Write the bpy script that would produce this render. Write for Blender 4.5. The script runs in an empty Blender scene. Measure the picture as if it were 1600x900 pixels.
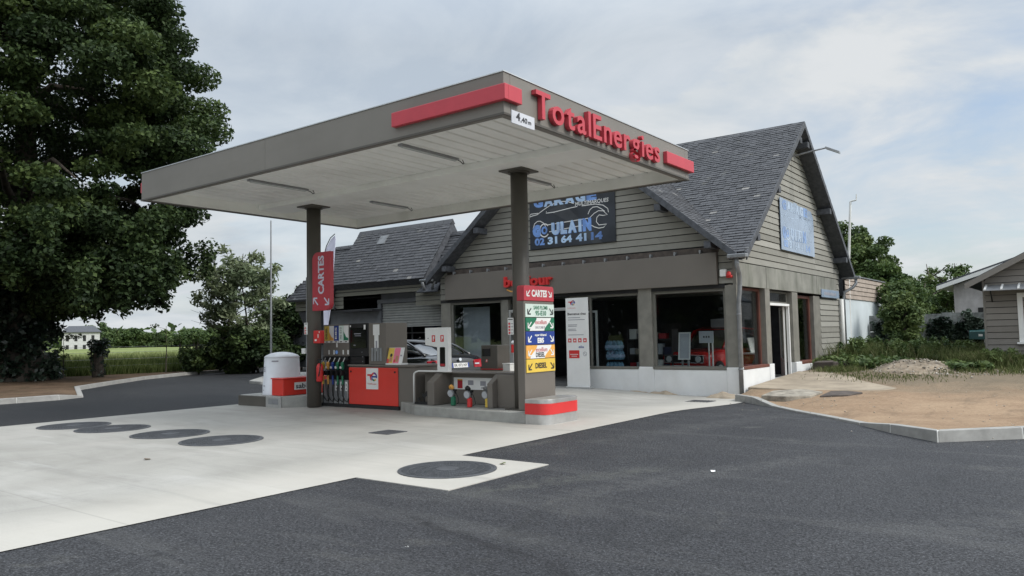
import bpy, bmesh, math, random
import numpy as np
from mathutils import Matrix, Vector, noise as mnoise

S = bpy.context.scene
COL = S.collection
R = math.radians
random.seed(7)

# ------------------------------------------------------------------ camera
cam_d = bpy.data.cameras.new('camera')
cam = bpy.data.objects.new('camera', cam_d)
COL.objects.link(cam)
cam_d.sensor_width = 36.0
cam_d.lens = 1194.3 / 1600 * 36
cam_d.clip_start = 0.05
cam_d.clip_end = 4000
ROT = Matrix(((0.79805753, 0.05347186, 0.60020408),
              (0.60224936, -0.03772405, -0.7974162),
              (-0.01999721, 0.99785653, -0.06230935)))
cam.matrix_world = Matrix.Translation((0, 0, 1.5)) @ ROT.to_4x4()
S.camera = cam

# ------------------------------------------------------------------ sky
SUN_EL, SUN_AZ = 42, 8          # azimuth measured from +X towards +Y
w = bpy.data.worlds.new('World')
S.world = w
w.use_nodes = True
nt = w.node_tree
nt.nodes.clear()
def wn(t, **k):
    n = nt.nodes.new(t)
    for a, v in k.items():
        setattr(n, a, v)
    return n
def wl(a, b):
    nt.links.new(a, b)
out = wn('ShaderNodeOutputWorld')
bg = wn('ShaderNodeBackground')
bg.inputs['Strength'].default_value = 0.1
sky = wn('ShaderNodeTexSky', sky_type='NISHITA')
sky.sun_disc = False
sky.sun_elevation = R(SUN_EL)
sky.sun_rotation = R(90 - SUN_AZ)
sky.air_density = 1.0
sky.dust_density = 2.0
tc = wn('ShaderNodeTexCoord')
sep = wn('ShaderNodeSeparateXYZ')
wl(tc.outputs['Generated'], sep.inputs[0])
def wmath(op, a, b=None, clamp=False):
    n = wn('ShaderNodeMath', operation=op)
    n.use_clamp = clamp
    for i, v in enumerate((a, b)):
        if v is None: continue
        if isinstance(v, (int, float)): n.inputs[i].default_value = v
        else: wl(v, n.inputs[i])
    return n.outputs[0]
zc = wmath('MAXIMUM', sep.outputs[2], 0.0)
den = wmath('ADD', zc, 0.16)
px = wmath('DIVIDE', sep.outputs[0], den)
py = wmath('DIVIDE', sep.outputs[1], den)
comb = wn('ShaderNodeCombineXYZ')
wl(px, comb.inputs[0]); wl(py, comb.inputs[1])
def wnoise(scale, detail, rough, loc, dist=0.0):
    mp = wn('ShaderNodeMapping')
    mp.inputs['Location'].default_value = loc
    wl(comb.outputs[0], mp.inputs[0])
    n = wn('ShaderNodeTexNoise')
    n.inputs['Scale'].default_value = scale
    n.inputs['Detail'].default_value = detail
    n.inputs['Roughness'].default_value = rough
    n.inputs['Distortion'].default_value = dist
    wl(mp.outputs[0], n.inputs['Vector'])
    return n.outputs['Fac']
def wramp(fac, stops):
    r = wn('ShaderNodeValToRGB')
    el = r.color_ramp.elements
    el[0].position, el[0].color = stops[0][0], (*stops[0][1], 1)
    el[1].position, el[1].color = stops[-1][0], (*stops[-1][1], 1)
    for p, c in stops[1:-1]:
        e = el.new(p); e.color = (*c, 1)
    wl(fac, r.inputs[0])
    return r.outputs[0]
n1 = wnoise(0.55, 7, 0.55, (3.1, 1.7, 0), 0.3)
n2 = wnoise(1.7, 8, 0.58, (8.4, 4.2, 0), 0.4)
mixn = wmath('ADD', wmath('MULTIPLY', n1, 0.45), wmath('MULTIPLY', n2, 0.55))
# cloud brightness (x10, the background strength is 0.1)
cl = wramp(mixn, [(0.4, (2.8, 3.12, 3.45)), (0.5, (3.4, 3.66, 3.86)), (0.6, (3.95, 4.1, 4.22))])
cover = wmath('MULTIPLY', wmath('SUBTRACT', n1, 0.36), 7.0, True)
cover = wmath('MAXIMUM', cover, 0.85)
# a thinner, bluer part of the cloud sheet low in the north-east
gapv = wn('ShaderNodeVectorMath', operation='DOT_PRODUCT')
wl(tc.outputs['Generated'], gapv.inputs[0]); gapv.inputs[1].default_value = (-0.01, 0.98, 0.19)
gap = wmath('MULTIPLY', wmath('SUBTRACT', gapv.outputs['Value'], 0.9), 10.0, True)
gap = wmath('MULTIPLY', gap, wmath('MULTIPLY', wmath('SUBTRACT', 0.62, n2), 3.0, True))
cover = wmath('SUBTRACT', cover, wmath('MULTIPLY', gap, 0.75))
mixc = wn('ShaderNodeMix', data_type='RGBA')
wl(cover, mixc.inputs[0])
skyb = wn('ShaderNodeMix', data_type='RGBA', blend_type='MULTIPLY')
skyb.inputs[0].default_value = 1.0
wl(sky.outputs[0], skyb.inputs[6]); skyb.inputs[7].default_value = (1.0, 1.0, 1.0, 1)
wl(skyb.outputs[2], mixc.inputs[6]); wl(cl, mixc.inputs[7])
# an overcast sky is brighter overhead than near the horizon
up = wn('ShaderNodeMapRange')
up.inputs['From Min'].default_value = 0.36; up.inputs['From Max'].default_value = 0.85
up.inputs['To Min'].default_value = 1.0; up.inputs['To Max'].default_value = 2.45
wl(sep.outputs[2], up.inputs['Value'])
# the veiled sun brightens the cloud around it
glow = wn('ShaderNodeVectorMath', operation='DOT_PRODUCT')
wl(tc.outputs['Generated'], glow.inputs[0])
glow.inputs[1].default_value = (math.cos(R(SUN_EL)) * math.cos(R(SUN_AZ)), math.cos(R(SUN_EL)) * math.sin(R(SUN_AZ)), math.sin(R(SUN_EL)))
gl_ = wmath('MULTIPLY', wmath('POWER', wmath('MAXIMUM', glow.outputs['Value'], 0.0), 3.0), 1.0)
upg = wmath('ADD', up.outputs[0], gl_)
scl = wn('ShaderNodeVectorMath', operation='SCALE')
wl(mixc.outputs[2], scl.inputs[0]); wl(upg, scl.inputs['Scale'])
wl(scl.outputs[0], bg.inputs['Color'])
wl(bg.outputs[0], out.inputs[0])

sun_d = bpy.data.lights.new('sun', 'SUN')
sun_d.energy = 1.15
sun_d.angle = R(18)
sun_d.color = (1.0, 0.96, 0.9)
sun = bpy.data.objects.new('sun', sun_d)
COL.objects.link(sun)
sd = Vector((math.cos(R(SUN_EL)) * math.cos(R(SUN_AZ)), math.cos(R(SUN_EL)) * math.sin(R(SUN_AZ)), math.sin(R(SUN_EL))))
sun.rotation_euler = sd.to_track_quat('Z', 'Y').to_euler()
sun.location = (20, 4, 30)

S.view_settings.view_transform = 'Standard'
S.view_settings.look = 'None'
S.view_settings.gamma = 1
S.view_settings.exposure = 0.9
S.view_settings.use_curve_mapping = False
S.render.engine = 'CYCLES'
S.cycles.max_bounces = 8
S.cycles.transparent_max_bounces = 12

# ------------------------------------------------------------------ materials
def lin(r, g, b):
    f = lambda v: (v / 255 / 12.92) if v / 255 <= 0.04045 else ((v / 255 + 0.055) / 1.055) ** 2.4
    return (f(r), f(g), f(b))
MATS = {}
def mat(name, col, rough=0.6, metal=0.0, var=0.06, vscale=3.0, bump=0.0, bscale=40.0, spec=0.5, coat=0.0, stain=None):
    """procedural principled material: base colour with low-contrast noise, optional bump and vertical stains"""
    m = bpy.data.materials.new(name)
    m.use_nodes = True
    t = m.node_tree
    b = t.nodes['Principled BSDF']
    b.inputs['Roughness'].default_value = rough
    b.inputs['Metallic'].default_value = metal
    b.inputs['Specular IOR Level'].default_value = spec
    if coat: b.inputs['Coat Weight'].default_value = coat
    tcn = t.nodes.new('ShaderNodeTexCoord')
    n = t.nodes.new('ShaderNodeTexNoise')
    n.inputs['Scale'].default_value = vscale
    n.inputs['Detail'].default_value = 6
    n.inputs['Roughness'].default_value = 0.6
    t.links.new(tcn.outputs['Object'], n.inputs['Vector'])
    rp = t.nodes.new('ShaderNodeValToRGB')
    lo = tuple(max(0, c * (1 - var * 2)) for c in col); hi = tuple(min(1, c * (1 + var * 2)) for c in col)
    rp.color_ramp.elements[0].position = 0.3; rp.color_ramp.elements[0].color = (*lo, 1)
    rp.color_ramp.elements[1].position = 0.7; rp.color_ramp.elements[1].color = (*hi, 1)
    t.links.new(n.outputs['Fac'], rp.inputs[0])
    src = rp.outputs[0]
    if stain:
        scol, amt, sc = stain
        mp = t.nodes.new('ShaderNodeMapping'); mp.inputs['Scale'].default_value = sc
        t.links.new(tcn.outputs['Object'], mp.inputs[0])
        n2_ = t.nodes.new('ShaderNodeTexNoise'); n2_.inputs['Scale'].default_value = 1.0; n2_.inputs['Detail'].default_value = 8
        n2_.inputs['Roughness'].default_value = 0.65
        t.links.new(mp.outputs[0], n2_.inputs['Vector'])
        mr = t.nodes.new('ShaderNodeMapRange')
        mr.inputs['From Min'].default_value = 0.48; mr.inputs['From Max'].default_value = 0.72
        mr.inputs['To Max'].default_value = amt
        t.links.new(n2_.outputs['Fac'], mr.inputs['Value'])
        mx = t.nodes.new('ShaderNodeMix'); mx.data_type = 'RGBA'
        t.links.new(mr.outputs[0], mx.inputs[0]); t.links.new(src, mx.inputs[6]); mx.inputs[7].default_value = (*scol, 1)
        src = mx.outputs[2]
    t.links.new(src, b.inputs['Base Color'])
    if bump:
        nb = t.nodes.new('ShaderNodeTexNoise'); nb.inputs['Scale'].default_value = bscale; nb.inputs['Detail'].default_value = 4
        t.links.new(tcn.outputs['Object'], nb.inputs['Vector'])
        bp = t.nodes.new('ShaderNodeBump'); bp.inputs['Strength'].default_value = bump; bp.inputs['Distance'].default_value = 0.01
        t.links.new(nb.outputs['Fac'], bp.inputs['Height']); t.links.new(bp.outputs[0], b.inputs['Normal'])
    MATS[name] = m
    return m

def tone_mat(name, stops, rough=0.8, spec=0.3, fine=0.25, fscale=8.0, bump=0.0, trans=0.0, lich=None):
    """colour picked per face from the 'tone' attribute (slates, boards, leaves)"""
    m = bpy.data.materials.new(name); m.use_nodes = True
    t = m.node_tree; b = t.nodes['Principled BSDF']
    b.inputs['Roughness'].default_value = rough; b.inputs['Specular IOR Level'].default_value = spec
    at = t.nodes.new('ShaderNodeAttribute'); at.attribute_name = 'tone'
    rp = t.nodes.new('ShaderNodeValToRGB'); el = rp.color_ramp.elements
    el[0].position, el[0].color = stops[0][0], (*stops[0][1], 1)
    el[1].position, el[1].color = stops[-1][0], (*stops[-1][1], 1)
    for p, c in stops[1:-1]:
        e = el.new(p); e.color = (*c, 1)
    src = at.outputs['Fac']
    tcn = t.nodes.new('ShaderNodeTexCoord')
    if fine:
        n = t.nodes.new('ShaderNodeTexNoise'); n.inputs['Scale'].default_value = fscale; n.inputs['Detail'].default_value = 5
        t.links.new(tcn.outputs['Object'], n.inputs['Vector'])
        ma = t.nodes.new('ShaderNodeMath'); ma.operation = 'MULTIPLY_ADD'
        ma.inputs[1].default_value = fine; t.links.new(n.outputs['Fac'], ma.inputs[0])
        sb = t.nodes.new('ShaderNodeMath'); sb.operation = 'SUBTRACT'; sb.inputs[1].default_value = fine / 2
        t.links.new(src, sb.inputs[0]); t.links.new(sb.outputs[0], ma.inputs[2]); src = ma.outputs[0]
    t.links.new(src, rp.inputs[0])
    csrc = rp.outputs[0]
    if lich:
        lc, lo, hi, ls = lich
        n = t.nodes.new('ShaderNodeTexNoise'); n.inputs['Scale'].default_value = ls; n.inputs['Detail'].default_value = 8
        n.inputs['Roughness'].default_value = 0.7
        t.links.new(tcn.outputs['Object'], n.inputs['Vector'])
        mr = t.nodes.new('ShaderNodeMapRange'); mr.inputs['From Min'].default_value = lo; mr.inputs['From Max'].default_value = hi
        mr.inputs['To Max'].default_value = 0.8
        t.links.new(n.outputs['Fac'], mr.inputs['Value'])
        mx = t.nodes.new('ShaderNodeMix'); mx.data_type = 'RGBA'
        t.links.new(mr.outputs[0], mx.inputs[0]); t.links.new(csrc, mx.inputs[6]); mx.inputs[7].default_value = (*lc, 1)
        csrc = mx.outputs[2]
    t.links.new(csrc, b.inputs['Base Color'])
    if trans:
        tr = t.nodes.new('ShaderNodeBsdfTranslucent'); t.links.new(csrc, tr.inputs[0])
        ms = t.nodes.new('ShaderNodeMixShader'); ms.inputs[0].default_value = trans
        o = t.nodes['Material Output']
        t.links.new(b.outputs[0], ms.inputs[1]); t.links.new(tr.outputs[0], ms.inputs[2]); t.links.new(ms.outputs[0], o.inputs[0])
    if bump:
        nb = t.nodes.new('ShaderNodeTexNoise'); nb.inputs['Scale'].default_value = 30; nb.inputs['Detail'].default_value = 4
        t.links.new(tcn.outputs['Object'], nb.inputs['Vector'])
        bp = t.nodes.new('ShaderNodeBump'); bp.inputs['Strength'].default_value = bump; bp.inputs['Distance'].default_value = 0.01
        t.links.new(nb.outputs['Fac'], bp.inputs['Height']); t.links.new(bp.outputs[0], b.inputs['Normal'])
    MATS[name] = m
    return m

def glass_mat(name, tint, refl=1.0):
    m = bpy.data.materials.new(name); m.use_nodes = True
    t = m.node_tree; t.nodes.clear()
    o = t.nodes.new('ShaderNodeOutputMaterial')
    tr = t.nodes.new('ShaderNodeBsdfTransparent'); tr.inputs[0].default_value = (*tint, 1)
    gl = t.nodes.new('ShaderNodeBsdfGlossy'); gl.inputs['Roughness'].default_value = 0.015
    fr = t.nodes.new('ShaderNodeFresnel'); fr.inputs[0].default_value = 1.5
    mu = t.nodes.new('ShaderNodeMath'); mu.operation = 'MULTIPLY'; mu.inputs[1].default_value = refl
    # very slight waviness of the pane
    tcn = t.nodes.new('ShaderNodeTexCoord'); n = t.nodes.new('ShaderNodeTexNoise'); n.inputs['Scale'].default_value = 0.9
    t.links.new(tcn.outputs['Object'], n.inputs['Vector'])
    bp = t.nodes.new('ShaderNodeBump'); bp.inputs['Strength'].default_value = 0.08; bp.inputs['Distance'].default_value = 0.02
    t.links.new(n.outputs['Fac'], bp.inputs['Height']); t.links.new(bp.outputs[0], gl.inputs['Normal'])
    ms = t.nodes.new('ShaderNodeMixShader')
    t.links.new(fr.outputs[0], mu.inputs[0]); t.links.new(mu.outputs[0], ms.inputs[0])
    t.links.new(tr.outputs[0], ms.inputs[1]); t.links.new(gl.outputs[0], ms.inputs[2]); t.links.new(ms.outputs[0], o.inputs[0])
    MATS[name] = m
    return m

# painted and plain materials (albedos)
mat('taupe', (0.16, 0.143, 0.124), 0.5, var=0.03, vscale=1.2)
mat('taupe_dark', (0.09, 0.082, 0.07), 0.45, var=0.04)
mat('canopy_taupe', (0.19, 0.176, 0.155), 0.45, var=0.04, vscale=0.8, stain=((0.15, 0.137, 0.118), 0.35, (0.6, 0.6, 3)))
mat('soffit_white', (0.88, 0.88, 0.84), 0.5, var=0.03, vscale=0.9, stain=((0.42, 0.42, 0.36), 0.35, (0.8, 0.5, 1)))
mat('soffit_gap', (0.07, 0.07, 0.065), 0.8)
mat('red', (0.62, 0.035, 0.035), 0.4, var=0.03)
mat('red_lit', (0.5, 0.05, 0.07), 0.42, var=0.03)  # duller red of the canopy letters, stripes and card signs
mat('red_dark', (0.4, 0.02, 0.03), 0.5)
mat('red_pump', (0.68, 0.045, 0.03), 0.35, var=0.03, vscale=1.5, coat=0.2)
mat('white', (0.78, 0.78, 0.76), 0.45, var=0.02)
mat('white_dirty', (0.72, 0.72, 0.69), 0.6, var=0.05, vscale=1.5, bump=0.05, stain=((0.45, 0.42, 0.36), 0.3, (2, 2, 0.7)))
mat('plinth_white', (0.7, 0.71, 0.705), 0.7, var=0.03, vscale=2, bump=0.12, bscale=25, stain=((0.5, 0.48, 0.42), 0.22, (1.5, 1.5, 0.8)))
mat('plastic_white', (0.74, 0.76, 0.8), 0.4, var=0.03)
mat('grey_metal', (0.3, 0.31, 0.32), 0.45, 0.4, var=0.08, vscale=4)
mat('zinc', (0.25, 0.26, 0.27), 0.5, 0.5, var=0.12, vscale=5)
mat('steel', (0.55, 0.55, 0.54), 0.38, 0.75, var=0.06, vscale=6)
mat('aluminium', (0.62, 0.63, 0.63), 0.35, 0.8, var=0.04)
mat('black', (0.012, 0.012, 0.013), 0.45, var=0.1)
mat('black_matt', (0.02, 0.02, 0.021), 0.85, var=0.1)
mat('rubber', (0.018, 0.018, 0.018), 0.7, var=0.15)
mat('screen_black', (0.006, 0.006, 0.008), 0.12)
mat('yellow', (0.75, 0.52, 0.08), 0.45, var=0.03)
mat('orange', (0.8, 0.4, 0.09), 0.45, var=0.03)
mat('blue', (0.018, 0.05, 0.26), 0.45, var=0.03)
mat('green', (0.02, 0.17, 0.09), 0.45, var=0.03)
mat('mint', (0.62, 0.72, 0.66), 0.45, var=0.03)
mat('sky_blue', (0.16, 0.3, 0.72), 0.4, var=0.3, vscale=2.2)
mat('pale_blue', (0.42, 0.58, 0.86), 0.4, var=0.15, vscale=2.5)
mat('ink', (0.03, 0.03, 0.035), 0.6)
mat('ink_grey', (0.3, 0.3, 0.33), 0.6)
mat('ink_green', (0.06, 0.22, 0.13), 0.6)
mat('pink', (0.8, 0.2, 0.3), 0.5)
mat('purple', (0.12, 0.05, 0.22), 0.5)
mat('skin', (0.5, 0.25, 0.14), 0.6)
mat('sign_dark', (0.028, 0.033, 0.042), 0.3, var=0.3, vscale=0.8)
mat('sign_dark_b', (0.05, 0.055, 0.062), 0.3, var=0.2, vscale=0.8)
mat('sign_pale', (0.27, 0.34, 0.44), 0.18, var=0.08, vscale=1.5)  # pale blue-grey ground and low-contrast print colours of the side sign
mat('dull_blue', (0.19, 0.3, 0.53), 0.3, var=0.2, vscale=2)
mat('dull_white', (0.36, 0.45, 0.57), 0.3, var=0.15, vscale=2)
mat('frame_taupe', (0.15, 0.145, 0.125), 0.5, var=0.05)
mat('frame_red', (0.14, 0.05, 0.035), 0.5, var=0.12)
mat('wood_red', (0.085, 0.068, 0.058), 0.8, var=0.2, vscale=6)
mat('panel_stained', (0.22, 0.218, 0.19), 0.75, var=0.12, vscale=1.5, stain=((0.09, 0.1, 0.07), 0.7, (4, 4, 0.5)))
mat('pillar', (0.185, 0.177, 0.152), 0.65, var=0.1, vscale=3)
mat('dark_wood', (0.045, 0.046, 0.05), 0.8, var=0.15, vscale=5)
mat('slate_trim', (0.07, 0.075, 0.085), 0.7, var=0.2, vscale=8)
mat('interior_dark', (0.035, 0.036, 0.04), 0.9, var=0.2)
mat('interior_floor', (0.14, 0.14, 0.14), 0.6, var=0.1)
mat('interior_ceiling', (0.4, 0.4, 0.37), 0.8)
mat('shutter', (0.4, 0.41, 0.4), 0.5, 0.3, var=0.06)
mat('wing_wall', (0.17, 0.178, 0.19), 0.7, var=0.08)
mat('render_wall', (0.6, 0.66, 0.68), 0.8, var=0.05, vscale=1.0, bump=0.1, stain=((0.42, 0.47, 0.46), 0.4, (0.8, 0.8, 0.4)))
mat('old_render', (0.42, 0.4, 0.4), 0.85, var=0.12, vscale=2, stain=((0.28, 0.26, 0.25), 0.6, (1.2, 1.2, 0.4)))
mat('old_wood', (0.24, 0.25, 0.24), 0.85, var=0.25, vscale=4, stain=((0.1, 0.11, 0.1), 0.7, (6, 6, 0.8)))
mat('kerb', (0.32, 0.315, 0.295), 0.85, var=0.1, vscale=4, bump=0.2, bscale=60, stain=((0.26, 0.26, 0.25), 0.5, (2, 2, 3)))
mat('joint', (0.6, 0.6, 0.57), 0.9)
mat('iron', (0.095, 0.1, 0.108), 0.55, 0.3, var=0.15, vscale=5, bump=0.2, bscale=80)
mat('island_concrete', (0.33, 0.33, 0.31), 0.8, var=0.1, vscale=3, bump=0.15, bscale=50, stain=((0.22, 0.22, 0.2), 0.5, (2, 2, 4)))
mat('car_black', (0.006, 0.007, 0.009), 0.18, 0.0, var=0.05, coat=1.0)
mat('car_red', (0.42, 0.012, 0.012), 0.25, 0.0, var=0.05, coat=1.0)
mat('car_glass', (0.02, 0.024, 0.028), 0.04, spec=0.9).node_tree.nodes['Principled BSDF'].inputs['IOR'].default_value = 2.1
mat('tail_red', (0.35, 0.01, 0.02), 0.15, coat=0.5)
mat('lamp_clear', (0.6, 0.62, 0.62), 0.15)
mat('chrome', (0.7, 0.7, 0.7), 0.15, 0.9)
mat('bark', (0.06, 0.05, 0.04), 0.9, var=0.3, vscale=6, bump=0.6, bscale=12)
mat('teal', (0.03, 0.09, 0.09), 0.5)
mat('water_blue', (0.18, 0.36, 0.5), 0.25, var=0.25, vscale=9)
mat('rubble', (0.3, 0.27, 0.22), 0.9, var=0.25, vscale=5, bump=0.4, bscale=25)
mat('flag_white', (0.66, 0.66, 0.78), 0.7)
mat('house_white', (0.5, 0.5, 0.5), 0.7)
mat('cladding_tan', (0.36, 0.3, 0.25), 0.8, var=0.1, vscale=4)
mat('navy', (0.015, 0.02, 0.06), 0.6)
mat('card_pale', (0.55, 0.56, 0.6), 0.5)
mat('card_grey', (0.45, 0.47, 0.5), 0.6)
glass_mat('glass', (0.84, 0.87, 0.88), 0.4)
glass_mat('glass_frosted', (0.45, 0.52, 0.52), 0.6)
tone_mat('slate', [(0.0, (0.034, 0.035, 0.039)), (0.5, (0.068, 0.07, 0.077)), (0.85, (0.11, 0.11, 0.115)), (1.0, (0.26, 0.25, 0.23))], 0.55, 0.5, 0.3, 9, 0.3,
         lich=((0.2, 0.195, 0.165), 0.6, 0.78, 1.6))
tone_mat('siding', [(0.0, (0.21, 0.204, 0.177)), (0.5, (0.27, 0.264, 0.232)), (1.0, (0.33, 0.322, 0.286))], 0.75, 0.3, 0.5, 4, 0.25,
         lich=((0.29, 0.285, 0.25), 0.62, 0.82, 2.2))
tone_mat('siding_shed', [(0.0, (0.18, 0.165, 0.145)), (0.5, (0.215, 0.2, 0.18)), (1.0, (0.25, 0.235, 0.21))], 0.75, 0.3, 0.5, 4, 0.2)
tone_mat('siding_dark', [(0.0, (0.15, 0.147, 0.122)), (1.0, (0.22, 0.215, 0.18))], 0.75, 0.3, 0.4, 5, 0.2)
tone_mat('leaf_dark', [(0.0, (0.014, 0.026, 0.011)), (0.5, (0.04, 0.066, 0.023)), (1.0, (0.1, 0.14, 0.042))], 0.6, 0.2, 0.0, trans=0.25)
tone_mat('leaf_mid', [(0.0, (0.035, 0.06, 0.02)), (0.5, (0.08, 0.125, 0.042)), (1.0, (0.16, 0.21, 0.07))], 0.6, 0.3, 0.0, trans=0.25)
tone_mat('leaf_pale', [(0.0, (0.07, 0.1, 0.05)), (0.5, (0.15, 0.19, 0.1)), (1.0, (0.27, 0.31, 0.18))], 0.6, 0.3, 0.0, trans=0.25)
tone_mat('leaf_hedge', [(0.0, (0.03, 0.06, 0.02)), (0.5, (0.075, 0.12, 0.035)), (1.0, (0.14, 0.19, 0.06))], 0.6, 0.3, 0.0, trans=0.25)
tone_mat('leaf_ivy', [(0.0, (0.012, 0.025, 0.018)), (0.6, (0.03, 0.05, 0.03)), (1.0, (0.14, 0.18, 0.14))], 0.35, 0.5, 0.0, trans=0.1)
tone_mat('blade', [(0.0, (0.05, 0.08, 0.02)), (0.5, (0.11, 0.15, 0.045)), (1.0, (0.22, 0.24, 0.09))], 0.7, 0.2, 0.0, trans=0.25)
tone_mat('blade_dry', [(0.0, (0.045, 0.065, 0.02)), (0.45, (0.1, 0.125, 0.045)), (0.8, (0.19, 0.2, 0.09)), (1.0, (0.3, 0.27, 0.16))], 0.8, 0.1, 0.0, trans=0.3)
tone_mat('blade_field', [(0.0, (0.12, 0.16, 0.05)), (0.5, (0.2, 0.24, 0.09)), (1.0, (0.32, 0.33, 0.15))], 0.7, 0.2, 0.0, trans=0.25)
tone_mat('stones', [(0.0, (0.18, 0.155, 0.125)), (0.6, (0.3, 0.27, 0.22)), (1.0, (0.5, 0.47, 0.42))], 0.9, 0.2, 0.2, 10)

# ------------------------------------------------------------------ builders
WM = {}
def wmat(o):
    return WM[o.name] if o else Matrix.Identity(4)
def props(o, label=None, cat=None, group=None, kind=None):
    if label: o['label'] = label
    if cat: o['category'] = cat
    if group: o['group'] = group
    if kind: o['kind'] = kind
    return o
def thing(name, label, cat, loc=(0, 0, 0), rz=0.0, group=None):
    o = bpy.data.objects.new(name, None)
    o.empty_display_size = 0.3
    COL.objects.link(o)
    o.location = loc; o.rotation_euler = (0, 0, rz)
    WM[o.name] = Matrix.Translation(loc) @ Matrix.Rotation(rz, 4, 'Z')
    return props(o, label, cat, group)
def copy_tree(o, parent=None):
    c = o.copy(); COL.objects.link(c)
    if parent: c.parent = parent
    for ch in list(o.children):
        copy_tree(ch, c)
    return c

_TXT = {}
def text_geo(s, bold=0.0, extr=0.0, res=3):
    k = (s, bold, extr, res)
    if k in _TXT: return _TXT[k]
    cu = bpy.data.curves.new('t', 'FONT')
    cu.body = s; cu.offset = bold; cu.extrude = extr; cu.resolution_u = res; cu.fill_mode = 'BOTH' if extr else 'FRONT'
    ob = bpy.data.objects.new('t', cu)
    COL.objects.link(ob)
    dg = bpy.context.evaluated_depsgraph_get()
    me = bpy.data.meshes.new_from_object(ob.evaluated_get(dg))
    V = [tuple(v.co) for v in me.vertices]; F = [tuple(p.vertices) for p in me.polygons]
    bpy.data.objects.remove(ob); bpy.data.curves.remove(cu); bpy.data.meshes.remove(me)
    _TXT[k] = (V, F)
    return _TXT[k]

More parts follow.
